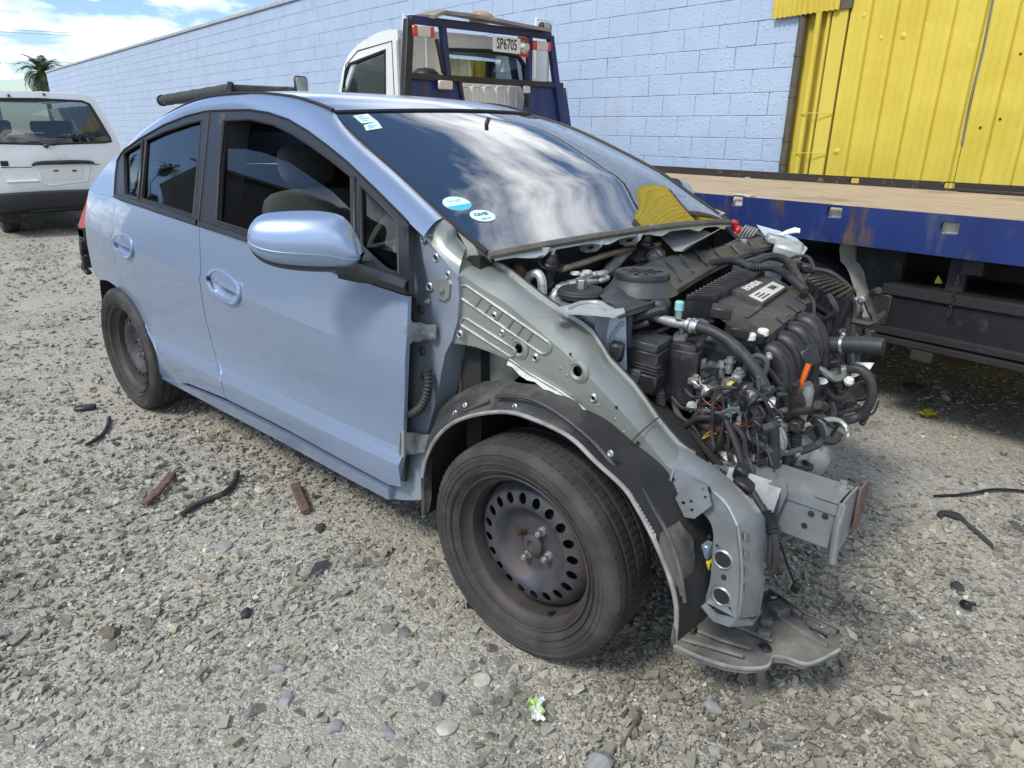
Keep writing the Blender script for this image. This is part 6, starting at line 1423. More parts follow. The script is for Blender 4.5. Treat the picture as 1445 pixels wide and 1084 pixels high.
for (u0, v0, u1, v1) in ((0.02, .55, .3, .55), (.62, .8, .62, 1.02), (.3, .86, .3, 1.02), (.85, .8, .85, 1.0)):
    mb = MB(); mb.beam(cpt(u0, v0, .003), cpt(u1, v1, .003), .012, .006, cn, .002); mb.build('cover_rib', M['cover'], cv)
for u in (.42, .7):
    mb = MB(); mb.beam(cpt(u, 1.0, -.02), cpt(u+.08, 1.0, -.02), .02, .05, cn, .004); mb.build('cover_clip', M['black'], cv)
bd = [onPl(x, y, cpt(.3, .3, .014), cn) for x, y in ((1033, 409), (1078, 386.5), (1112, 405.5), (1076, 429))]
mb = MB(); mb.plate(bd[::-1], .014); bo = mb.build('badge', M['cover'], cv)
bu, bv = bd[1]-bd[0], bd[0]-bd[3]; bl_ = np.linalg.norm(bu)
B_ = lambda u, v, o=.001: bd[3]+(bd[2]-bd[3])*u+(bd[0]-bd[3])*v+cn*o
mb = MB(); mb.plate([B_(.05, .07), B_(.95, .07), B_(.95, .50), B_(.05, .50)], .0008); mb.build('badge_label', mat('silver_label', (.62, .62, .58), .4), bo)
text_on('badge_letters', 'HONDA', np.linalg.norm(bv)*.30, B_(.46, .76, .0012), bu, bv, bpy.data.materials['silver_label'], bo, .0008, .0012, sx=1.25)
text_on('badge_letters', 'IMA', np.linalg.norm(bv)*.30, B_(.72, .29, .002), bu, bv, M['cover'], bo, .0005, .0004, sx=1.1)
for k in range(3):
    mb = MB(); mb.beam(B_(.14, .16+.11*k, .0022), B_(.42-.05*k, .16+.11*k, .0022), .004, .0006, cn); mb.build('badge_print', M['cover'], bo)
# ribbed resonator behind the cover
r0, r1, r2, r3 = onZ(966, 424, .915), onZ(1050, 377, .93), onZ(1080, 384, .92), onZ(1008, 424, .905); mb = MB()
mb.grid([[p for p in (r0, r1, r2, r3, r0)], [p-V(0, 0, .10) for p in (r0, r1, r2, r3, r0)]]); mb.plate([r0, r3, r2, r1], .004); rz = mb.build('resonator', M['black'], eng)
for k in range(17):
    t = (k+.5)/17; mb = MB(); mb.beam(r0+(r1-r0)*t+V(0, 0, .006), r3+(r2-r3)*t+V(0, 0, .006), .009, .014, (0, 0, 1), .002); mb.build('rib', M['black'], rz)
mb = MB(); mb.tube([r0+V(0, 0, -.02), r1+V(0, 0, -.02)], .006, 6); mb.tube([r0+V(0, 0, -.06), r3+V(0, 0, -.06)], .006, 6); mb.build('resonator_flange', M['black'], rz)
# intake runners
RUN = [[(1080, 494), (1097, 500), (1107, 522), (1105, 548), (1090, 574)], [(1098, 480), (1115, 486), (1125, 509), (1122, 538), (1106, 563)], [(1115, 467), (1132, 473), (1142, 498), (1138, 528), (1122, 554)], [(1131, 454), (1147, 461), (1156, 487), (1151, 519), (1136, 547)]]
for k, pl_ in enumerate(RUN):
    yk = -.285+.085*k; mb = MB(); mb.tube([onY(x, y, yk) for x, y in [(pl_[0][0]-12, pl_[0][1]+12)]+pl_], [.022, .0255, .0275, .028, .028, .026], 14, 5); ro = mb.build('intake_runner', M['black'], eng)
    mb = MB(); mb.tube([onY(x+1.0, y, yk) for x, y in crom([V(*p) for p in pl_], 4)[2:14]], .0325, 12) if False else mb.tube([onY(x, y, yk)+V(.0195, -.0185, .004) for x, y in pl_[1:4]], .0035, 5, 4); mb.build('runner_seam', M['black'], ro)
mb = MB(); mb.tube([onY(1098, 572, -.30), onY(1150, 545, .0)], .045, 14); mb.build('intake_plenum', M['black'], eng)
# air box on the far side
a0, a1, a2, a3 = onZ(1134, 395, .885), onZ(1163, 392, .895), onZ(1206, 411, .88), onZ(1187, 424, .875); mb = MB()
dwn = lambda p, k=.13: p+V(-.012, 0, -k)
mb.grid([[a0, a1, a2, a3, a0], [dwn(p) for p in (a0, a1, a2, a3, a0)]]); mb.plate([a0, a3, a2, a1], .003); ab = mb.build('air_box', M['black'], eng)
for k in range(7):
    t = (k+.5)/7; mb = MB(); mb.beam(a0+(a3-a0)*t+V(0, 0, .004), a1+(a2-a1)*t+V(0, 0, .004), .010, .012, (0, 0, 1), .003); mb.build('rib', M['black'], ab)
for k in range(6):
    t = (k+.5)/6; p = a0+(a3-a0)*t; mb = MB(); mb.beam(p+V(.004, -.004, -.01), dwn(p)+V(.004, -.004, .02), .005, .008, (1, 0, 0)); mb.build('rib', M['black'], ab)
mb = MB(); mb.tube([dwn(p, .05)+V(0, 0, 0) for p in (a0, a3, a2)], .008, 6); mb.build('box_flange', M['black'], ab)
tube_px('breather_hose', [(1060, 372, .1), (1085, 362, .2), (1110, 368, .25), (1122, 385, .2), (1130, 400, .15), (1133, 418, .1)], .013, M['hose'], eng)
tube_px('breather_hose', [(1100, 378, .3), (1118, 364, .42), (1138, 362, .45), (1147, 374, .42), (1147, 385, .4)], .006, M['hose'], eng)
tube_px('engine_harness', [(1000, 372, .1), (1035, 368, .12), (1060, 376, .1), (1090, 378, .15), (1115, 392, .16), (1136, 410, .1)], .012, M['rubber'], eng, ribbed=True)
tube_px('engine_harness', [(1146, 380, .4), (1170, 384, .42), (1188, 396, .4), (1200, 410, .35), (1205, 440, .3), (1202, 485, .2), (1203, 520, .15)], .008, M['rubber'], eng)
mb = MB(); mb.box(onY(1139, 379, .42), (.05, .04, .03), rot3(0, .1, .5), .006); mb.box(onY(1120, 374, .35), (.04, .05, .03), None, .006); mb.build('connector', M['black'], eng)
mb = MB(); c = onY(1211, 432, .34); mb.beam(onY(1200, 448, .34), onY(1214, 420, .34), .035, .03, (0, 0, 1), .006); mb.beam(onY(1212, 425, .33), onY(1222, 420, .33), .03, .02, (0, 0, 1), .004); mb.build('sensor_block', M['alu'], eng)
# hoses
tube_px('radiator_hose', [(1150, 487, .0), (1175, 487, .0), (1205, 487, .0), (1228, 488, .0), (1247, 490, .0)], .0235, M['hose'], eng, 16)
mb = MB(); q = onY(1247, 490, .0); q0 = onY(1240, 489.5, .0); mb.cyl(q, q+(q-q0)*.05, .017, 14); mb.build('hose_bore', M['dark'], eng)  # dark plug over the hose end, for the shade in its bore
mb = MB(); p0, p1 = onY(1187, 487, .0), onY(1191, 487, .0); mb.cyl(p0, p1, .0255, 16); mb.box(p0+V(0, 0, .028), (.012, .008, .014), None, .002); mb.build('hose_clamp', M['alupipe'], eng)
tube_px('heater_hose', [(1186, 524, .02), (1206, 520, .02), (1221, 526, .02), (1230, 545, .02), (1228, 568, .02), (1214, 586, .02), (1196, 593, .0), (1180, 596, -.05)], .0135, M['hose'], eng, 12)
mb = MB(); p = onY(1190, 523, .02); mb.cyl(p, p+V(.012, 0, .004), .0165, 12); mb.build('hose_clamp', M['galv'], eng)
tube_px('drop_pipe', [(1196, 480, .05), (1197, 505, .05), (1196, 540, .04), (1192, 560, .0), (1178, 562, -.05), (1166, 552, -.08)], .009, M['hose'], eng)
tube_px('coolant_pipe', [(1152, 516, -.05), (1165, 526, -.04), (1178, 535, -.02), (1192, 530, .02)], .010, M['alu'], eng)
mb = MB(); q = onY(1158, 538, -.06); mb.lathe([(0, .006), (.016, .004), (.019, 0), (.008, -.006), (.006, -.03)], q, (0, -.2, 1), 16); q = onY(1198, 538, .0); mb.lathe([(0, .012), (.010, .010), (.014, 0), (.01, -.01)], q, (.3, -.3, 1), 14); mb.build('white_cap', M['whitep'], eng)
tube_px('alu_pipe', [(1080, 655, -.33), (1092, 634, -.32), (1108, 616, -.30), (1130, 602, -.22), (1165, 592, -.12), (1184, 594, -.08), (1195, 604, -.08), (1196, 614, -.1), (1190, 620, -.1)], .0075, M['alupipe'], eng)
tube_px('main_harness', [(1040, 690, -.44), (1066, 683, -.40), (1092, 668, -.36), (1112, 652, -.32), (1122, 630, -.30), (1123, 600, -.28), (1118, 575, -.27), (1116, 545, -.26)], .0145, M['rubber'], eng, 10, True)
tube_px('main_harness', [(1118, 560, -.27), (1120, 530, -.26), (1108, 512, -.26), (1085, 505, -.28), (1060, 508, -.30), (1020, 498, -.33), (985, 496, -.34)], .009, M['hose'], eng)
mb = MB(); mb.box(onY(1117, 545, -.28), (.035, .035, .04), rot3(.2, 0, .4), .006); mb.build('harness_clip', M['black'], eng)
mb = MB(); mb.box(onY(1124, 600, -.30), (.03, .04, .03), None, .005); mb.build('harness_clip', M['black'], eng)
tube_px('return_hose', [(1100, 640, -.33), (1121, 639, -.30), (1146, 631, -.26), (1158, 622, -.24), (1157, 604, -.24), (1146, 592, -.25)], .0105, M['hose'], eng)
tube_px('aircon_hose', [(984, 461, -.42), (1006, 468, -.42), (1032, 484, -.42), (1056, 508, -.42), (1075, 536, -.42), (1086, 568, -.42), (1091, 605, -.42), (1092, 650, -.42), (1090, 700, -.42)], .0140, M['hose'], eng, 14)
tube_px('aircon_pipe', [(915, 444, -.42), (932, 450, -.42), (952, 455, -.42), (966, 458, -.42), (985, 462, -.42)], [.010, .012, .0135, .012, .0175], M['alu'], eng, 12)
mb = MB(); c = onY(974, 459, -.42); d = onY(985, 462, -.42)-c; mb.cyl(c-d*.4, c+d, .0175, 14); mb.lathe([(.0175, 0), (.021, .006), (.0175, .012)], c, d, 14); mb.build('pipe_union', M['alupipe'], eng)
mb = MB(); q = onY(957, 449, -.43); mb.cyl(q, q+V(0, 0, .02), .010, 10); p_ = mb.build('service_port', M['galv'], eng)
mb = MB(); mb.cyl(q+V(0, 0, .018), q+V(0, 0, .044), .0115, 14, bev=.003); mb.build('port_cap', M['teal'], p_)
tube_px('vacuum_hose', [(975, 456, -.37), (990, 454, -.38), (997, 462, -.385), (990, 480, -.39), (973, 508, -.40), (956, 540, -.41), (951, 565, -.42), (959, 588, -.43), (972, 606, -.44)], .0085, mat('grey_wire_sleeve', (.085, .085, .085), .6, var=.3, vscale=20), eng)
sl = bpy.data.materials['grey_wire_sleeve']
tube_px('vacuum_hose', [(1046, 552, -.38), (1048, 528, -.385), (1058, 508, -.39), (1070, 502, -.39), (1082, 510, -.39), (1078, 528, -.39), (1062, 544, -.385), (1046, 554, -.38)], .0068, sl, eng)
tube_px('vacuum_hose', [(890, 466, -.40), (915, 470, -.41), (938, 464, -.40), (950, 456, -.38)], .006, M['hose'], eng); tube_px('vacuum_hose', [(885, 455, -.38), (905, 452, -.38), (925, 450, -.36)], .006, M['hose'], eng)
# fuse box, control box
fb = part_empty('fuse_box', onY(914, 520, -.46), car); c = onY(913, 516, -.46); Rf = rot3(0, .06, .12)
mb = MB(); mb.box(c+V(0, 0, .030), (.100, .115, .052), Rf, .003); mb.build('lid', M['black'], fb)
mb = MB(); mb.box(c+V(0, 0, .066), (.088, .10, .022), Rf, .003); mb.build('lid_step', M['cover'], fb)
mb = MB(); mb.box(c-V(0, 0, .028), (.106, .12, .055), Rf, .006); mb.box(c-V(.018, .02, .085), (.06, .07, .075), Rf, .008); mb.build('case', M['black'], fb)
mb = MB()
for z in (.005, .014, .022): mb.box(c+V(0, 0, z), (.110, .124, .004), Rf, .001)
mb.build('case_rib', M['black'], fb)
mb = MB(); mb.box(c+V(.0, -.063, -.012), (.035, .006, .035), Rf, .003); mb.box(c+V(.0, -.066, -.012), (.016, .004, .016), Rf, .001); mb.build('latch', M['cover'], fb)
tube_px('fuse_harness', [(924, 532, -.46), (930, 552, -.46), (931, 575, -.45), (926, 598, -.44)], .0135, sl, fb, 10, True)
mb = MB(); c = onY(964, 530, -.40); mb.box(c, (.085, .05, .15), rot3(0, 0, .15), .005); mb.box(c+V(0, 0, .082), (.07, .045, .016), rot3(0, 0, .15), .003); bx = mb.build('control_box', M['black'], eng)
mb = MB(); mb.box(onY(960, 478, -.38), (.035, .03, .03), rot3(0, 0, .3), .004); q = onY(961, 470, -.38); mb.cyl(q, q+V(0, 0, .03), .007, 8); mb.bolt(onY(1000, 478, -.33), (0, 0, 1), .009, .01); mb.build('bracket', M['alu'], eng)
# right-hand engine mount in cast aluminium, rusted pot, pulleys
mb = MB(); mb.box(onY(1000, 538, -.36), (.16, .09, .035), rot3(.1, .12, .1), .01); mb.box(onY(1010, 520, -.34), (.09, .06, .03), rot3(0, .2, .3), .008); mb.box(onY(1042, 556, -.37), (.10, .05, .07), rot3(0, .1, .1), .01); mb.box(onY(985, 556, -.38), (.05, .05, .07), rot3(0, .4, .0), .008)
for x, y in ((990, 528), (1016, 532), (1028, 526)): q = onY(x, y, -.38); mb.cyl(q, q+V(0, 0, .03), .010, 8); mb.bolt(q+V(0, 0, .028), (0, 0, 1), .010, .012)
mb.build('engine_mount', M['alu'], eng)
mb = MB(); q = onY(1006, 526, -.395); mb.lathe([(.012, 0), (.02, .01), (.022, .03), (.012, .04), (0, .04)], q, (0, -1, .3), 12); mb.build('mount_plug', M['black'], eng)
mb = MB(); q = onY(1012, 612, -.43); mb.lathe([(.038, -.06), (.041, .0), (.041, .028), (.048, .032), (.048, .040), (.04, .044), (.04, .06), (.049, .064), (.050, .070), (.036, .072), (.034, .045), (0, .04)], q, (0, -.12, 1), 26); mb.build('rusty_pot', M['iron'], eng)
def pulley(px, py, y, r, m, g=True):
    c = onY(px, py, y); mb = MB(); pr = [(0, .012), (.012, .012), (.014, .004), (r*.45, 0), (r*.62, .004), (r*.66, .018), (r*.90, .018), (r, .014)]+([(r, .008), (r-.004, .006), (r, .004), (r-.004, .0), (r, -.004), (r-.004, -.008), (r, -.012)] if g else [])+[(r, -.02), (r*.6, -.024)]
    mb.lathe(pr, c, (.10, -1, .06), 32); o = mb.build('pulley', m, eng); mb = MB(); mb.bolt(c+V(.001, -.012, 0), (.1, -1, .06), .009, .010); mb.build('pulley_bolt', M['galv'], o)
pulley(1050, 590, -.44, .047, M['rubber']); pulley(1072, 622, -.40, .062, M['alu']); pulley(1060, 632, -.42, .03, M['black']); pulley(1040, 690, -.38, .075, M['iron'])
mb = MB(); q = onY(1040, 655, -.42); mb.box(q, (.14, .10, .07), rot3(0, .15, .1), .02)
for dx, dy in ((0, 0), (.05, -.02), (-.05, .01)): mb.bolt(q+V(dx, dy, .04), (0, 0, 1), .013, .012)
mb.cyl(onY(1052, 668, -.42), onY(1080, 656, -.40), .022, 14); mb.build('compressor', M['alu'], eng)
tube_px('return_hose', [(1050, 672, -.44), (1066, 668, -.43), (1080, 660, -.42)], .018, M['hose'], eng, 12)
mb = MB(); q = onY(1130, 568, -.20); mb.lathe([(.0, .06), (.018, .058), (.026, .04), (.028, 0), (.024, -.05), (.03, -.08)], q, (.1, -.1, 1), 16); mb.box(onY(1140, 640, -.1), (.12, .14, .12), rot3(.2, .3, .1), .03); mb.box(onY(1118, 640, -.2), (.09, .12, .12), rot3(.2, 0, .3), .03); mb.box(onY(1150, 610, -.05), (.07, .1, .1), rot3(.5, .3, .1), .02); mb.build('thermostat_housing', M['alu'], eng)
a_, b_ = onY(1141, 514, -.24), onY(1109, 597, -.27); mb = MB(); mb.tube([a_, a_+(b_-a_)*.15, a_+(b_-a_)*.4, a_+(b_-a_)*.42, a_+(b_-a_)*.9, b_], [.0075, .007, .0055, .0032, .003, .006], 8); mb.build('dipstick', M['orange'], eng)
tube_px('alternator_belt_guard', [(1104, 560, -.2), (1120, 590, -.18), (1125, 640, -.16)], .02, M['dark'], eng)
# loose harness over the side member
for k, pts in enumerate(([(968, 600, -.47), (985, 590, -.48), (1005, 589, -.48), (1021, 589, -.48), (1030, 606, -.485), (1041, 634, -.49), (1050, 668, -.50), (1066, 700, -.53), (1082, 728, -.56), (1092, 750, -.585), (1095, 790, -.59), (1088, 808, -.59), (1077, 806, -.59)],
        [(1021, 589, -.48), (1034, 612, -.48), (1046, 642, -.48), (1056, 676, -.50), (1072, 708, -.53), (1086, 735, -.565), (1089, 760, -.585), (1086, 795, -.59)],
        [(972, 606, -.47), (986, 622, -.48), (1005, 645, -.49), (1025, 668, -.50), (1042, 690, -.51)],
        [(985, 612, -.46), (1004, 636, -.465), (1022, 655, -.47), (1040, 684, -.49)],
        [(1021, 593, -.47), (1046, 608, -.46), (1080, 632, -.44), (1104, 640, -.40), (1130, 634, -.34)],
        [(965, 602, -.46), (972, 620, -.47), (968, 640, -.48), (985, 655, -.48), (1003, 648, -.48)],
        [(1049, 672, -.45), (1058, 650, -.44), (1072, 636, -.43), (1090, 628, -.42), (1106, 640, -.40)])):
    tube_px('loose_harness', pts, (.0085, .0085, .010, .009, .0075, .006, .0085)[k], (M['rubber'], M['rubber'], M['rubber'], M['rubber'], sl, M['black'], sl)[k], eng, 8, k in (2, 3))
mb = MB(); mb.ribbed(E3([(1078, 724, -.565), (1088, 742, -.58), (1091, 752, -.585)]), .016, 10, .006, .002); mb.build('harness_boot', M['black'], eng)
mb = MB(); mb.box(onY(1051, 684, -.52), (.05, .04, .03), rot3(.3, .3, 0), .006); mb.build('harness_tape', M['black'], eng)
mb = MB(); mb.box(onY(1045, 668, -.51), (.03, .03, .05), rot3(.3, .3, 0), .006); mb.build('harness_tape', M['black'], eng)
tube_px('dangling_lead', [(1102, 770, -.5), (1112, 800, -.48), (1120, 820, -.46), (1122, 828, -.46)], .0028, M['seal'], eng)
mb = MB(); mb.box(onY(1123, 829, -.46), (.02, .016, .03), rot3(.3, .2, 0), .003); mb.build('lead_plug', M['seal'], eng)
mb = MB(); mb.box(onY(998, 776, -.66), (.02, .03, .035), None, .003); mb.build('blue_clip', M['paint'], car)
mb = MB(); mb.box(onY(999, 796, -.66), (.02, .03, .03), None, .003); mb.build('yellow_clip', M['yellowp'], car)
# bright thin wires and clutter between the big parts
q_ = random.Random(5); thin = [(M['orange'], .0016), (M['red'], .0014), (M['teal'], .0014), (M['whitep'], .0016), (M['seal'], .0025), (M['yellowp'], .0018)]
for k in range(9):
    x, y = q_.uniform(985, 1035), q_.uniform(565, 610); pts = [(x, y, -.46)]
    for j in range(4): x += q_.uniform(-18, 18); y += q_.uniform(-14, 14); pts.append((x, y, -.47-.01*q_.random()))
    tube_px('thin_wire', pts, thin[k % 6][1]*.6, thin[k % 6][0], eng, 5)
mb = MB()
for k in range(120):
    p = V(q_.uniform(.02, .47), q_.uniform(-.38, .55), q_.uniform(.45, .80)); pts = [p]
    for j in range(4): p = p+V(q_.uniform(-.07, .07), q_.uniform(-.09, .09), q_.uniform(-.05, .05)); pts.append(p)
    mb.tube(pts, q_.choice((.004, .006, .008, .011)), 6, 3)
o = mb.build('tangled_wiring', M['rubber'], eng); o['kind'] = 'stuff'
mb = MB()
for k in range(90):
    p = V(q_.uniform(.0, .44), q_.uniform(-.36, .50), q_.uniform(.50, .80)); mb.box(p, (q_.uniform(.02, .06), q_.uniform(.02, .06), q_.uniform(.015, .05)), rot3(q_.uniform(-.4, .4), q_.uniform(-.4, .4), q_.uniform(0, 3)), .004)
o = mb.build('small_fittings', M['black'], eng); o['kind'] = 'stuff'
mb = MB()
for k in range(45):
    p = V(q_.uniform(.05, .44), q_.uniform(-.40, .40), q_.uniform(.48, .76)); ax = V(q_.uniform(-1, 1), q_.uniform(-1, 0), q_.uniform(-1, 1)); mb.cyl(p, p+ax/np.linalg.norm(ax)*q_.uniform(.02, .05), q_.uniform(.006, .016), 8); mb.bolt(p, (0, -.6, .7), .007, .008)
o = mb.build('bolts_and_unions', M['alu'], eng); o['kind'] = 'stuff'
# far wing side: torn clips, finned block, pale straps
fw = part_empty('far_wing_remains', onY(1060, 330, .72), car)
mb = MB(); 
for x, y, s in ((1036, 316, .03), (1042, 328, .045), (1037, 331, .03), (1062, 327, .025)): mb.box(onY(x, y, .70), (s, s*.8, s), rot3(.3, .4, s*20), .006)
mb.build('red_clip', M['red'], fw)
mb = MB(); 
for k in range(5): mb.box(onY(1047+k*4, 327+k*1.2, .68), (.008, .05, .055), rot3(0, .5, .3), .002)
mb.build('finned_block', M['alu'], fw)
mb = MB(); P = E3([(1068, 318, .8), (1100, 326, .8), (1124, 336, .8), (1140, 351, .8), (1130, 366, .78), (1108, 352, .78), (1085, 340, .78)]); mb.plate(P, .004); mb.build('wing_scrap', M['apronblue'], fw)
mb = MB(); mb.slab([[onY(x, y, .75), onY(x, y+h, .72)] for x, y, h in ((1098, 333, 4), (1110, 326, 5), (1122, 322, 7), (1129, 324, 5))], .004); mb.build('pale_strap', M['whitep'], fw)
mb = MB(); mb.tube(E3([(1050, 346, .62), (1072, 338, .66), (1096, 334, .7), (1112, 340, .7)]), .008, 6, 4); mb.tube(E3([(1012, 352, .4), (1030, 344, .5), (1062, 334, .6)]), .006, 6, 4); mb.build('cable', M['hose'], fw)
mb = MB(); mb.box(onY(1112, 352, .66), (.10, .10, .05), rot3(.2, .2, .3), .01); mb.box(onY(1098, 340, .68), (.09, .06, .03), rot3(.1, .3, .6), .006); mb.build('pale_bracket', cl.data.materials[0], fw)
mb = MB(); P = E3([(1158, 522, .34), (1176, 512, .34), (1206, 511, .36), (1234, 514, .38), (1228, 522, .36), (1206, 532, .33), (1172, 532, .32)])
mb.plate(P, .004); pl8 = mb.build('perforated_plate', cl.data.materials[0], car)
for x, y in ((1186, 520), (1203, 516), (1214, 520), (1195, 526)):
    mb = MB(); q = onY(x, y, .335); mb.cyl(q+V(0, .0, .001), q+V(0, 0, .003), .008, 10); mb.build('plate_hole', M['dark'], pl8)  # dark discs on the plate in place of shaded perforations

# inner wing panels that close the gaps round the strut tower and above the wheel
mb = MB(); mb.plate(E3([(800, 440, -.575), (842, 446, -.56), (883, 446, -.53), (885, 522, -.53), (868, 516, -.55), (842, 486, -.575), (815, 455, -.58)]), .004); mb.tube(E3([(868, 512, -.552), (862, 490, -.556), (866, 470, -.55), (880, 455, -.54)]), .004, 6, 4); iw = mb.build('inner_wing', M['apronblue'], car)
mb = MB(); mb.bolt(onY(866, 497, -.565), (0, -1, .2), .010, .012); mb.build('bolt', M['galv'], iw)
mb = MB(); mb.plate(E3([(630, 482, -.64), (672, 488, -.64), (716, 505, -.64), (735, 530, -.64), (700, 560, -.64), (640, 590, -.64), (618, 560, -.64)]), .004); ia = mb.build('inner_arch_panel', M['apron'], car)
mb = MB(); mb.tube(E3([(660, 490, -.65), (652, 505, -.65), (648, 525, -.65), (650, 548, -.65), (644, 570, -.65)]), .006, 6, 4); mb.build('sealant_bead', mat('tan_sealant', (.32, .25, .17), .8, var=.3, vscale=20), ia)
for x, y, r in ((660, 515, .010), (684, 500, .004), (690, 512, .004)):
    mb = MB(); q = onY(x, y, -.6455); mb.cyl(q, q+V(0, -.001, 0), r, 12); mb.build('panel_hole', M['dark'], ia)  # dark discs on the panel in place of shaded holes

for k, (pts, r, m) in enumerate((
    ([(955, 600, -.475), (966, 612, -.475), (985, 640, -.48), (1012, 668, -.49), (1030, 690, -.50)], .0055, 0), ([(962, 590, -.475), (978, 602, -.475), (990, 626, -.475), (986, 650, -.475), (1000, 672, -.48)], .0045, 0),
    ([(1000, 560, -.46), (1012, 548, -.45), (1024, 556, -.45), (1030, 575, -.46), (1024, 590, -.47)], .0045, 0), ([(1008, 566, -.46), (1026, 552, -.45), (1038, 545, -.44), (1046, 536, -.43)], .005, 1),
    ([(1036, 600, -.48), (1050, 618, -.48), (1052, 640, -.48), (1062, 664, -.48), (1068, 690, -.50)], .0065, 0), ([(1090, 690, -.40), (1104, 668, -.38), (1112, 640, -.36), (1108, 620, -.35)], .009, 0),
    ([(985, 655, -.48), (1003, 640, -.48), (1015, 620, -.48), (1021, 600, -.48)], .004, 0), ([(948, 560, -.44), (962, 575, -.45), (985, 580, -.46), (1010, 590, -.47)], .005, 0),
    ([(1060, 508, -.36), (1082, 520, -.36), (1098, 540, -.34), (1108, 560, -.32), (1112, 590, -.30)], .0075, 0), ([(1018, 470, -.36), (1040, 478, -.36), (1060, 486, -.34), (1070, 500, -.32)], .008, 0),
    ([(1152, 600, -.12), (1160, 618, -.12), (1176, 622, -.1), (1186, 612, -.08)], .012, 0), ([(1170, 560, -.05), (1176, 580, -.05), (1170, 600, -.06)], .010, 0))):
    tube_px('loose_harness', pts, r, (M['rubber'], sl)[m], eng, 7)
mb = MB(); mb.tube(E3([(1029, 545, -.44), (1036, 538, -.435)]), .0062, 8); mb.build('tape_band', M['yellowp'], eng)
for x, y, d, w in ((1018, 440, -.40, .05), (1040, 466, -.36, .06), (1052, 478, -.34, .05), (1066, 476, -.32, .04)):
    mb = MB(); mb.box(onY(x, y, d), (w, w*.8, .028), rot3(.1, .1, .4), .004); mb.build('coil_connector', M['black'], eng)
for x, y, d in ((1058, 480, -.35), (1076, 474, -.31)):
    mb = MB(); q = onY(x, y, d); mb.cyl(q, q+V(0, 0, .018), .014, 12, bev=.003); mb.build('pale_plug', M['whitep'], eng)

# spot welds, dark discs as extra shaded holes and a seam of sealer on the wing apron and leg
for px, py in ((690, 436), (668, 470), (700, 485), (745, 470), (770, 500), (790, 520), (800, 530), (845, 572), (868, 592), (880, 610), (905, 640), (660, 430), (722, 478)):
    mb = MB(); mb.lathe([(0, .0012), (.003, .001), (.0042, 0)], fp(px, py, .0006), (0, -1, 0), 8); mb.build('spot_weld', M['apron'], ap_r)
for px, py, r in ((900, 625, .005), (912, 640, .0035), (870, 575, .0045), (805, 500, .004)):
    mb = MB(); q = fp(px, py, .001); mb.cyl(q, q+V(0, -.001, 0), r, 12); mb.build('small_hole', M['dark'], ap_r)
lg_ = [o for o in car.children if o.name.startswith('front_leg')][0]
for px, py, r, d in ((950, 676, .004, -.664), (968, 668, .004, -.64), (1000, 690, .005, -.685), (1060, 700, .005, -.63), (1012, 770, .0035, -.702), (1030, 858, .003, -.706)):
    mb = MB(); q = onY(px, py, d-.004); mb.cyl(q, q+V(0, -.0015, 0), r, 12); mb.build('small_hole', M['dark'], lg_)
mb = MB(); mb.tube(E3([(942, 692, -.672), (950, 664, -.662), (960, 634, -.59)]), .003, 5, 3); mb.build('panel_lap', M['steel'], lg_)
mb = MB(); mb.tube(E3([(1041, 742, -.704), (1046, 790, -.704), (1046, 832, -.704), (1042, 868, -.704)]), .0045, 6, 4); mb.build('crest_fold', M['galv'], lg_)
mb = MB(); mb.tube(E3([(1002, 690, -.68), (1026, 712, -.694), (1041, 742, -.704)]), .0040, 6, 4); mb.build('crest_fold', M['galv'], lg_)
for k in range(4):
    mb = MB(); mb.slab([[onY(1050+a*24, 752+24*k+a*6+b, -.694+a*.10) for b in (0, 5, 10)] for a in (0, .5, 1)], .004); mb.build('pressed_step', M['steel'], lg_)
# dirt and torn lower edge of the liner, fold lines on it
ln_ = [o for o in car.children if o.name.startswith('arch_liner')][0]
for pts in ([(700, 560, -.79), (745, 562, -.785), (790, 585, -.78), (835, 622, -.775), (875, 668, -.77)], [(930, 740, -.765), (950, 790, -.775), (962, 840, -.785)], [(655, 580, -.795), (690, 566, -.79)], [(905, 690, -.76), (940, 750, -.765), (958, 800, -.775), (966, 850, -.785)]):
    mb = MB(); mb.tube([onY(x, y, d-.004) for x, y, d in pts], .005, 6, 5); mb.build('liner_fold', M['liner'], ln_)
q2 = random.Random(3)
for k in range(9):
    x = 895+k*3.0; y = 708+k*5.2; mb = MB(); mb.slab([[onY(x+a*7, y+a*4+b*(3+q2.uniform(0, 4)), -.806) for b in (0, 1)] for a in (0, .5, 1)], .002); mb.build('torn_edge', bpy.data.materials['scuffed_lit_edge'], ln_)
# odds and ends beside the strut tower and round the fuse box
for pts, r in (([(886, 452, -.47), (905, 446, -.46), (922, 440, -.44), (938, 436, -.42)], .011), ([(884, 463, -.48), (900, 460, -.47), (915, 455, -.46)], .008), ([(880, 500, -.52), (884, 520, -.52), (892, 545, -.51), (900, 570, -.50)], .009), ([(888, 446, -.5), (886, 470, -.51), (888, 492, -.51)], .010)):
    tube_px('side_hose', pts, r, M['hose'], eng, 8)
mb = MB(); mb.box(onY(870, 496, -.57), (.035, .03, .05), rot3(.2, .1, .3), .006); mb.build('side_bracket', M['black'], car)
mb = MB(); mb.box(onY(930, 436, -.40), (.05, .05, .06), rot3(.2, .2, .3), .01); mb.build('valve_block', M['black'], eng)

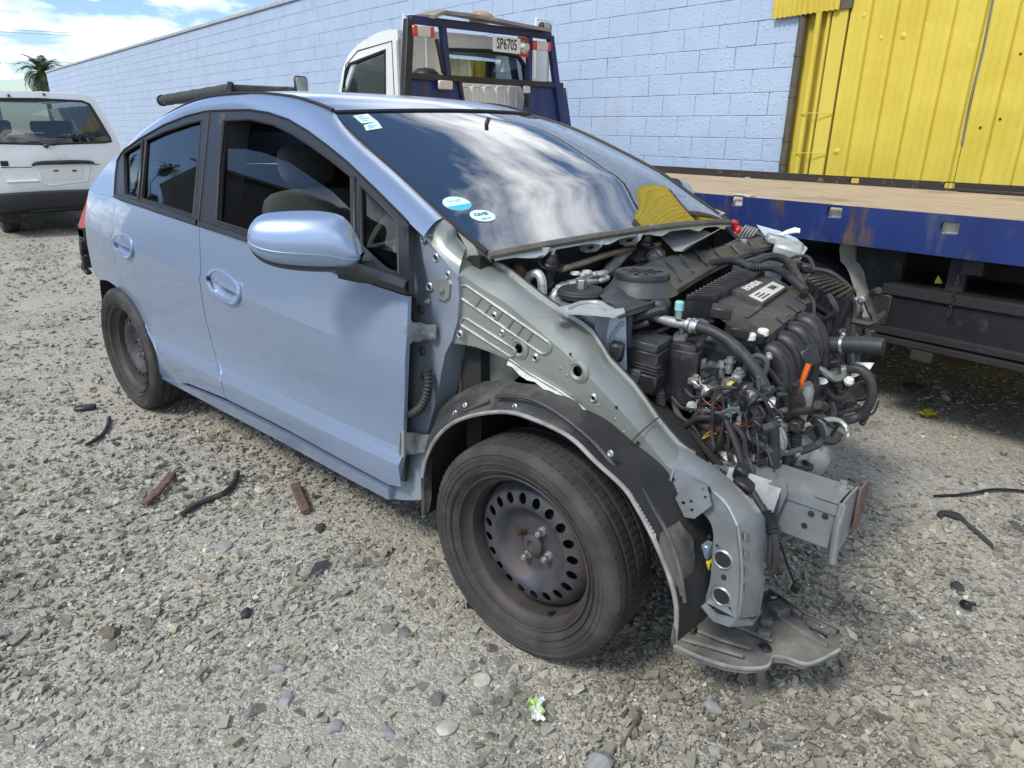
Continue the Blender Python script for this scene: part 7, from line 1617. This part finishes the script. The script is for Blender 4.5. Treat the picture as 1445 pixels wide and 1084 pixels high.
tray_ = [o for o in car.children if o.name.startswith('splash_tray')][0]
for cx, cy, rx, ry in ((974.5, 883.5, 8, 7), (1079, 921, 7, 4), (1153, 900, 15, 4.5)):
    lp_ = [onZ(cx+rx*math.cos(t)*.92-ry*math.sin(t)*.3, cy+rx*math.cos(t)*.5+ry*math.sin(t), tz(cx)) for t in np.linspace(0, 6.283, 15)[:-1]]
    mb = MB(); mb.tube([V(p[0], p[1], .162-.03*max(0, p[0]-.62)) for p in lp_], .004, 5, closed=True); mb.build('hole_rim', M['black'], tray_)  # black loop darkens the hole edge in place of shade
    mb = MB(); mb.plate([V(p[0], p[1], .135) for p in lp_], .002); mb.build('hole_shade', M['dark'], tray_)  # dark sheet set under each hole to stand for its shade
for pts in ([(962, 902), (1000, 912), (1048, 926)], [(1000, 870), (1040, 884), (1090, 905)], [(1096, 868), (1120, 884), (1168, 912)], [(985, 890), (1020, 904), (1060, 915)]):
    mb = MB(); mb.tube([onZ(x, y, .166) for x, y in pts], .0055, 6, 5); mb.build('tray_fold', M['tray'], tray_)
mb = MB(); mb.slab([[onZ(x, y, z) for y, z in ((y0, .150), (y0-7, .185))] for x, y0 in ((1084, 838), (1100, 848), (1134, 872), (1160, 884), (1184, 896))], .004); mb.build('tray_upstand', M['tray'], tray_)

# the finer tangle in front of the pulleys: thin looms, plugs and clips
q3 = random.Random(21)
for k in range(26):
    x, y = q3.uniform(955, 1085), q3.uniform(530, 640); d = q3.uniform(-.50, -.44); pts = [(x, y, d)]; vx, vy = q3.uniform(-6, 16), q3.uniform(-6, 18)
    for j in range(5):
        x += vx+q3.uniform(-9, 9); y += vy+q3.uniform(-9, 9); vx += q3.uniform(-7, 7); vy += q3.uniform(-7, 7)
        lim = 640+max(0, x-990)*.55; y = min(y, lim); x = min(max(x, 950), 1128); pts.append((x, y, d+q3.uniform(-.012, .012)))
    tube_px('thin_loom', pts, q3.choice((.0022, .003, .0038, .0048)), (M['rubber'], M['seal'], sl, M['rubber'])[k % 4], eng, 6, False, 4)
for k in range(22):
    x, y, d = q3.uniform(975, 1110), q3.uniform(500, 650), q3.uniform(-.47, -.40); m = (M['black'], M['black'], M['alu'], M['cover'], M['galv'], M['whitep'])[k % 6]; w_ = q3.uniform(.010, .024)
    mb = MB(); c = onY(x, y, d); R3_ = rot3(q3.uniform(-.6, .6), q3.uniform(-.6, .6), q3.uniform(0, 3)); mb.box(c, (w_*1.6, w_, w_*.8), R3_, .002); mb.box(c+R3_ @ V(w_*1.0, 0, 0), (w_*.6, w_*.7, w_*.55), R3_, .001); mb.build('plug', m, eng)
for x, y, d, w_ in ((1000, 548, -.43, .05), (1030, 545, -.42, .045), (982, 540, -.43, .04), (1016, 560, -.43, .04), (1042, 530, -.40, .035), (1094, 650, -.36, .05), (1100, 600, -.30, .05), (1136, 655, -.15, .06)):
    mb = MB(); c = onY(x, y, d); mb.box(c, (w_, w_*.7, w_*.5), rot3(q3.uniform(-.3, .3), q3.uniform(-.3, .3), q3.uniform(0, 3)), .005); mb.bolt(c+V(0, -.0, w_*.25), (0, -.3, 1), .008, .009); mb.build('cast_lug', M['alu'], eng)
for x, y, d in ((1110, 512, -.27), (1082, 508, -.29), (1040, 502, -.32), (1122, 640, -.31), (1064, 684, -.41)):
    mb = MB(); c = onY(x, y, d); mb.cyl(c-V(.004, .006, 0), c+V(.004, .006, 0), .0125, 10); mb.build('band_clip', M['galv'], eng)
# ================================================================== mirrored surroundings across the yard
def refl(px, py):
    x, z = sd(px, py); p = SP(x, z); e = .02; n = np.cross(SP(x+e, z)-SP(x-e, z), SP(x, z+e)-SP(x, z-e)); n /= np.linalg.norm(n)
    if n[1] > 0: n = -n
    d = p-CAM; d /= np.linalg.norm(d); return p, d-2*np.dot(d, n)*n
for k, (px, py, dist, rad, lab) in enumerate(((236, 240, 62, 1.55, 'tall palm beyond the yard, mirrored in the middle of the rear door glass'), (184, 226, 50, 1.35, 'tall palm beyond the yard, mirrored high in the small rear quarter glass'), (190, 262, 70, 1.3, 'palm beyond the yard, mirrored low in the small rear quarter glass'))):
    p, r = refl(px, py); q = p+r*(dist/np.linalg.norm(r[:2])); palm((q[0]-.8, q[1]+1.5, 0), q[2], rad, lab, 20+k, lean=(0.8, -1.5), nf=34)
def build_warehouse():
    dark = mat('dark_corrugated_cladding', (.085, .078, .072), .6, .1, var=.3, vscale=.6, stretch=(1, 1, .2)); rf = mat('grey_roof_sheet', (.16, .16, .165), .5, .3)
    root = thing('warehouse', (-22, -10, 0), 'dark grey corrugated warehouse across the yard, mirrored in the side windows', 'warehouse')
    X = np.arange(-31.5, -12.9, .2); top = lambda x: 11.4+(x+31.5)/18.5*-3.8
    mb = MB(); mb.grid([[(x, -10+.03*(k % 2), z*top(x)) for k, x in enumerate(X)] for z in (0, .5, 1)]); mb.build('front_wall', dark, root)
    mb = MB(); mb.slab([[V(x, y, top(x)+.05-.02*abs(y+10)) for x in (-31.7, -25, -20, -12.8)] for y in (-9.6, -15, -20)], .08); mb.build('roof', rf, root)
    mb = MB(); mb.box((-13.1, -15, 3.7), (.2, 9.8, 7.4)); mb.box((-31.4, -15, 5.5), (.2, 9.8, 11)); mb.box((-22, -20, 3.6), (18, .2, 7.2)); mb.build('side_wall', dark, root)
    mb = MB(); mb.box((-18, -9.93, 2.2), (4, .08, 4.4)); mb.build('roller_door', rf, root)
    mb = MB(); mb.tube([V(-31.7, -9.55, top(-31.5)), V(-12.8, -9.55, top(-13))], .09, 6); mb.build('gutter', rf, root)
build_warehouse()

# ================================================================== things lying on the gravel
wood = mat('weathered_brown_wood', (.125, .082, .060), .9, var=.4, vscale=30, stretch=(1, 1, 1), bump=.6, bscale=60)
G = lambda x, y, z=0.008: onZ(x, y, z)
def lie(name, label, cat, loc, mb, m, group=None, ang=38):
    o = mb.build(name, m, None, ang); return tag(o, label, cat, group)
mb = MB(); P = [G(243, 668, .016), G(232, 683, .02), G(216, 700, .018), G(203, 711, .012)]
for a_, b_ in zip(P, P[1:]): mb.beam(a_, b_+(b_-a_)*.05, .034, .016, (0, 0, 1), .004)
lie('bark_strip', 'long reddish brown strip of bark left of the black hose on the gravel', 'bark', None, mb, wood)
mb = MB(); a_, b_ = G(416, 684, .014), G(432, 722, .014); mb.beam(a_, b_, .034, .022, (0, 0, 1), .004); lie('wood_offcut', 'short flat brown wood offcut on the gravel below the door sill', 'wood', None, mb, wood)
mb = MB(); mb.tube([G(335, 667, .02), G(330, 682, .014), G(316, 696, .012), (G(297, 704, .012)), G(280, 711, .012), G(268, 718, .012), G(258, 726, .01)], .0115, 10, 4); lie('hose_piece', 'curved black rubber hose offcut lying beside the bark strip', 'hose', None, mb, M['hose'])
mb = MB(); mb.tube([G(154, 589, .012), G(152, 600, .01), G(145, 613, .01), G(133, 622, .01), G(122, 628, .01)], .009, 8, 4); lie('hose_piece', 'thin bent black hose offcut on the gravel beyond the bark strip', 'hose', None, mb, M['hose'])
mb = MB(); a_, b_ = G(104, 577, .012), G(136, 573, .012); mb.beam(a_, b_, .05, .02, (0, 0, 1), .008); lie('plastic_strip', 'short flat black plastic strip on the gravel near the rear wheel', 'plastic strip', None, mb, M['black'])
mb = MB(); mb.ribbed([G(659, 853, .012), G(668, 853, .014), G(682, 848, .012)], .009, 10, .008, .003); lie('conduit_piece', 'tiny ribbed black conduit offcut beside the front tyre', 'conduit', None, mb, M['rubber'])
mb = MB(); mb.plate([G(434, 816, .012), G(444, 795, .03), G(466, 789, .02), G(450, 806, .014)], .004); lie('plastic_shard', 'dark grey angular plastic shard standing proud of the gravel', 'plastic shard', None, mb, M['cover'])
def lump(name, label, cat, px, py, s, m, seed, flat=.6, group=None, sub=2):
    q = random.Random(seed); bm = bmesh.new(); bmesh.ops.create_icosphere(bm, subdivisions=sub, radius=1)
    pl = []
    for k in range(9):
        d = Vector((q.gauss(0, 1), q.gauss(0, 1), q.gauss(0, 1))).normalized(); pl.append((d, q.uniform(.55, .85)))
    for v in bm.verts:
        for d, h in pl:
            t = v.co.dot(d)
            if t > h: v.co -= d*(t-h)
        v.co *= 1+q.uniform(-.03, .03)
    r = rot3(q.uniform(-.3, .3), q.uniform(-.3, .3), q.uniform(0, 6)); c = G(px, py, s*flat*.35); sc = np.array([1, q.uniform(.65, .9), flat])*s
    mb = MB(); mb.add([c+r @ (np.array(v.co)*sc) for v in bm.verts], [tuple(x.index for x in f.verts) for f in bm.faces]); bm.free()
    return lie(name, label, cat, None, mb, m, group, 25)
sm = lambda n, c: mat(n, c, .85, var=.25, vscale=30, dirt=.2, dcol=(.36, .33, .27), dscale=25, bump=.3, bscale=90)
s_pale, s_mid, s_dark = sm('pale_stone', (.46, .44, .38)), sm('grey_stone', (.27, .27, .265)), sm('dark_stone', (.14, .14, .14))
for k, (x, y, s, m, fl, lab) in enumerate((
    (678, 960, .028, s_pale, .5, 'pale angular stone on the gravel just left of the crumpled green wrapper'),
    (632, 1028, .036, s_pale, .4, 'pale wedge shaped stone, largest near the bottom edge left of the wrapper'),
    (846, 1076, .038, s_mid, .6, 'rough round grey stone at the bottom edge below the green wrapper'),
    (617, 988, .026, s_dark, .6, 'dark sharp edged stone a hand away from the pale wedge shaped stone'),
    (394, 944, .026, s_mid, .55, 'grey stone alone on the gravel midway to the bottom left'),
    (354, 1007, .026, s_dark, .4, 'flat dark slate coloured stone at the lower left of the gravel'),
    (404, 990, .027, s_mid, .4, 'flat grey stone next to the slate coloured stone'),
    (471, 1026, .027, s_mid, .45, 'broad grey stone between the slate stone and the pale wedge stone'),
    (546, 1036, .026, s_mid, .45, 'dull grey stone left of the pale wedge shaped stone'),
    (314, 772, .036, s_mid, .25, 'long flat grey stone below the curved black hose'),
    (366, 692, .032, s_pale, .3, 'pale flat stone on the gravel between hose and wood offcut'),
    (1334, 561, .03, s_pale, .6, 'pale squarish stone at the edge of the truck shadow'),
    (1186, 735, .03, s_dark, .4, 'dark flat stone beyond the rusty bumper bracket'),
    (1238, 722, .026, s_mid, .5, 'grey stone on the open gravel right of the rusty bracket'),
    (1010, 1000, .03, s_mid, .4, 'grey flat stone on dusty ground below the splash tray'),
    (572, 893, .024, s_dark, .5, 'small dark stone left of the front tyre foot'))):
    lump('stone', lab, 'stone', x, y, s, m, 40+k, fl)
lump('rubber_scrap', 'crumpled black rubber scrap on the gravel left of the front wheel', 'rubber scrap', 348, 866, .024, M['rubber'], 81, .5)
lump('rubber_scrap', 'small black rubber scrap on the gravel below the wood offcut', 'rubber scrap', 452, 746, .026, M['rubber'], 82, .6)
lump('dirt_clod', 'brown crumbly clod of dirt at the far left of the gravel', 'clod', 157, 893, .034, mat('brown_clod', (.16, .13, .10), .95, var=.4, vscale=40, bump=.8, bscale=60), 83, .5)
lump('rubber_scrap', 'dark torn rubber scrap on the pale gravel right of the car', 'rubber scrap', 1350, 829, .026, M['rubber'], 84, .5)
mb = MB(); c = G(1358, 851, .012); mb.cyl(c, c+V(.02, -.02, .012), .012, 12, bev=.003); mb.tube([c, c+V(.03, .03, -.006)], .004, 6); lie('rubber_plug', 'small black rubber plug beside the torn rubber scrap', 'plug', None, mb, M['seal'])
mb = MB(); pts = [(1322, 727), (1328, 722), (1340, 722), (1354, 727), (1366, 739), (1382, 752), (1398, 767)]; Q = crom([G(x, y, .006) for x, y in pts], 4); Q2 = crom([G(x+5, y+9-(4 if k < 2 else 0), .008) for k, (x, y) in enumerate(pts)], 4)
mb.slab([[a_, (a_+b_)/2+V(0, 0, .005), b_] for a_, b_ in zip(Q, Q2)], .005); lie('rubber_strap', 'flat curved dark grey rubber strap on the gravel right of the car', 'strap', None, mb, M['cover'])
mb = MB(); mb.tube([G(1318, 700, .008), G(1345, 699, .01), (G(1372, 696, .016)), G(1402, 691, .014), G(1445, 693, .01), G(1490, 702, .008)], .0055, 7, 4); lie('loose_cable', 'thin black cable lying across the pale gravel at the right edge', 'cable', None, mb, M['seal'])
c = G(1290, 547, .006); mb = MB(); mb.lathe([(0, .012), (.05, .014), (.06, .004), (.062, 0)], c, (0, .05, 1), 22); lie('rubber_disc', 'flat dark rubber disc half buried at the edge of the truck shadow', 'disc', None, mb, M['cover'])
# yellow petals
mb = MB(); c = G(1308, 586, .012)
for k in range(5):
    t = k*1.26+.4; d = V(math.cos(t), math.sin(t), .25*math.sin(k*2)); s_ = V(-d[1], d[0], 0); mb.add([c, c+d*.03+s_*.022+V(0, 0, .012), c+d*.052+V(0, 0, .006*k), c+d*.03-s_*.022+V(0, 0, .014)], [(0, 1, 2, 3)])
mb.tube([c, c+V(.03, .06, .004)], .004, 5); lie('yellow_flower', 'crushed bright yellow flower on the gravel in front of the truck toolbox', 'flower', None, mb, mat('yellow_petal', (.72, .60, .05), .6))
# crumpled green and white wrapper
q = random.Random(9); c = G(757, 1003, .010); rows = []
for i in range(9):
    rows.append([c+CR*V(1, 1, 0)*((j-3)*.0075*(.75+.25*math.sin(i*1.7)))+np.array([-CR[1], CR[0], 0])*((4-i)*.0085)+V(0, 0, .006+q.uniform(-.005, .008)) for j in range(7)])
def wr_(N, L, b, c, vec, noise, ramp, mix): return mix(ramp(noise(28, 3), .46, .56), (.72, .74, .70), (.36, .60, .16))
mb = MB(); mb.grid(rows); lie('candy_wrapper', 'crumpled green and white wrapper on the gravel below the front wheel', 'wrapper', None, mb, mat('wrapper_print', (.7, .7, .7), .3, extra=wr_), None, 10)
mb = MB(); mb.plate([G(1193, 883, .008), G(1199, 898, .012), G(1211, 906, .014), G(1209, 896, .02), G(1200, 889, .02)], .002); lie('dry_leaf', 'pale dry leaf on the ground beside the tip of the splash tray', 'leaf', None, mb, s_pale)
for k, (pts, lab) in enumerate((([(905, 1003), (896, 1022), (880, 1050)], 'brown twig on dusty ground below the splash tray'), ([(1192, 842), (1178, 858), (1170, 866)], 'thin dark twig on the ground behind the splash tray'), ([(886, 1000), (878, 1012)], 'short brown twig beside the longer twig near the wrapper'))):
    mb = MB(); mb.tube([G(x, y, .008) for x, y in pts], .004 if k != 1 else .002, 6, 3); lie('twig', lab, 'twig', None, mb, wood)
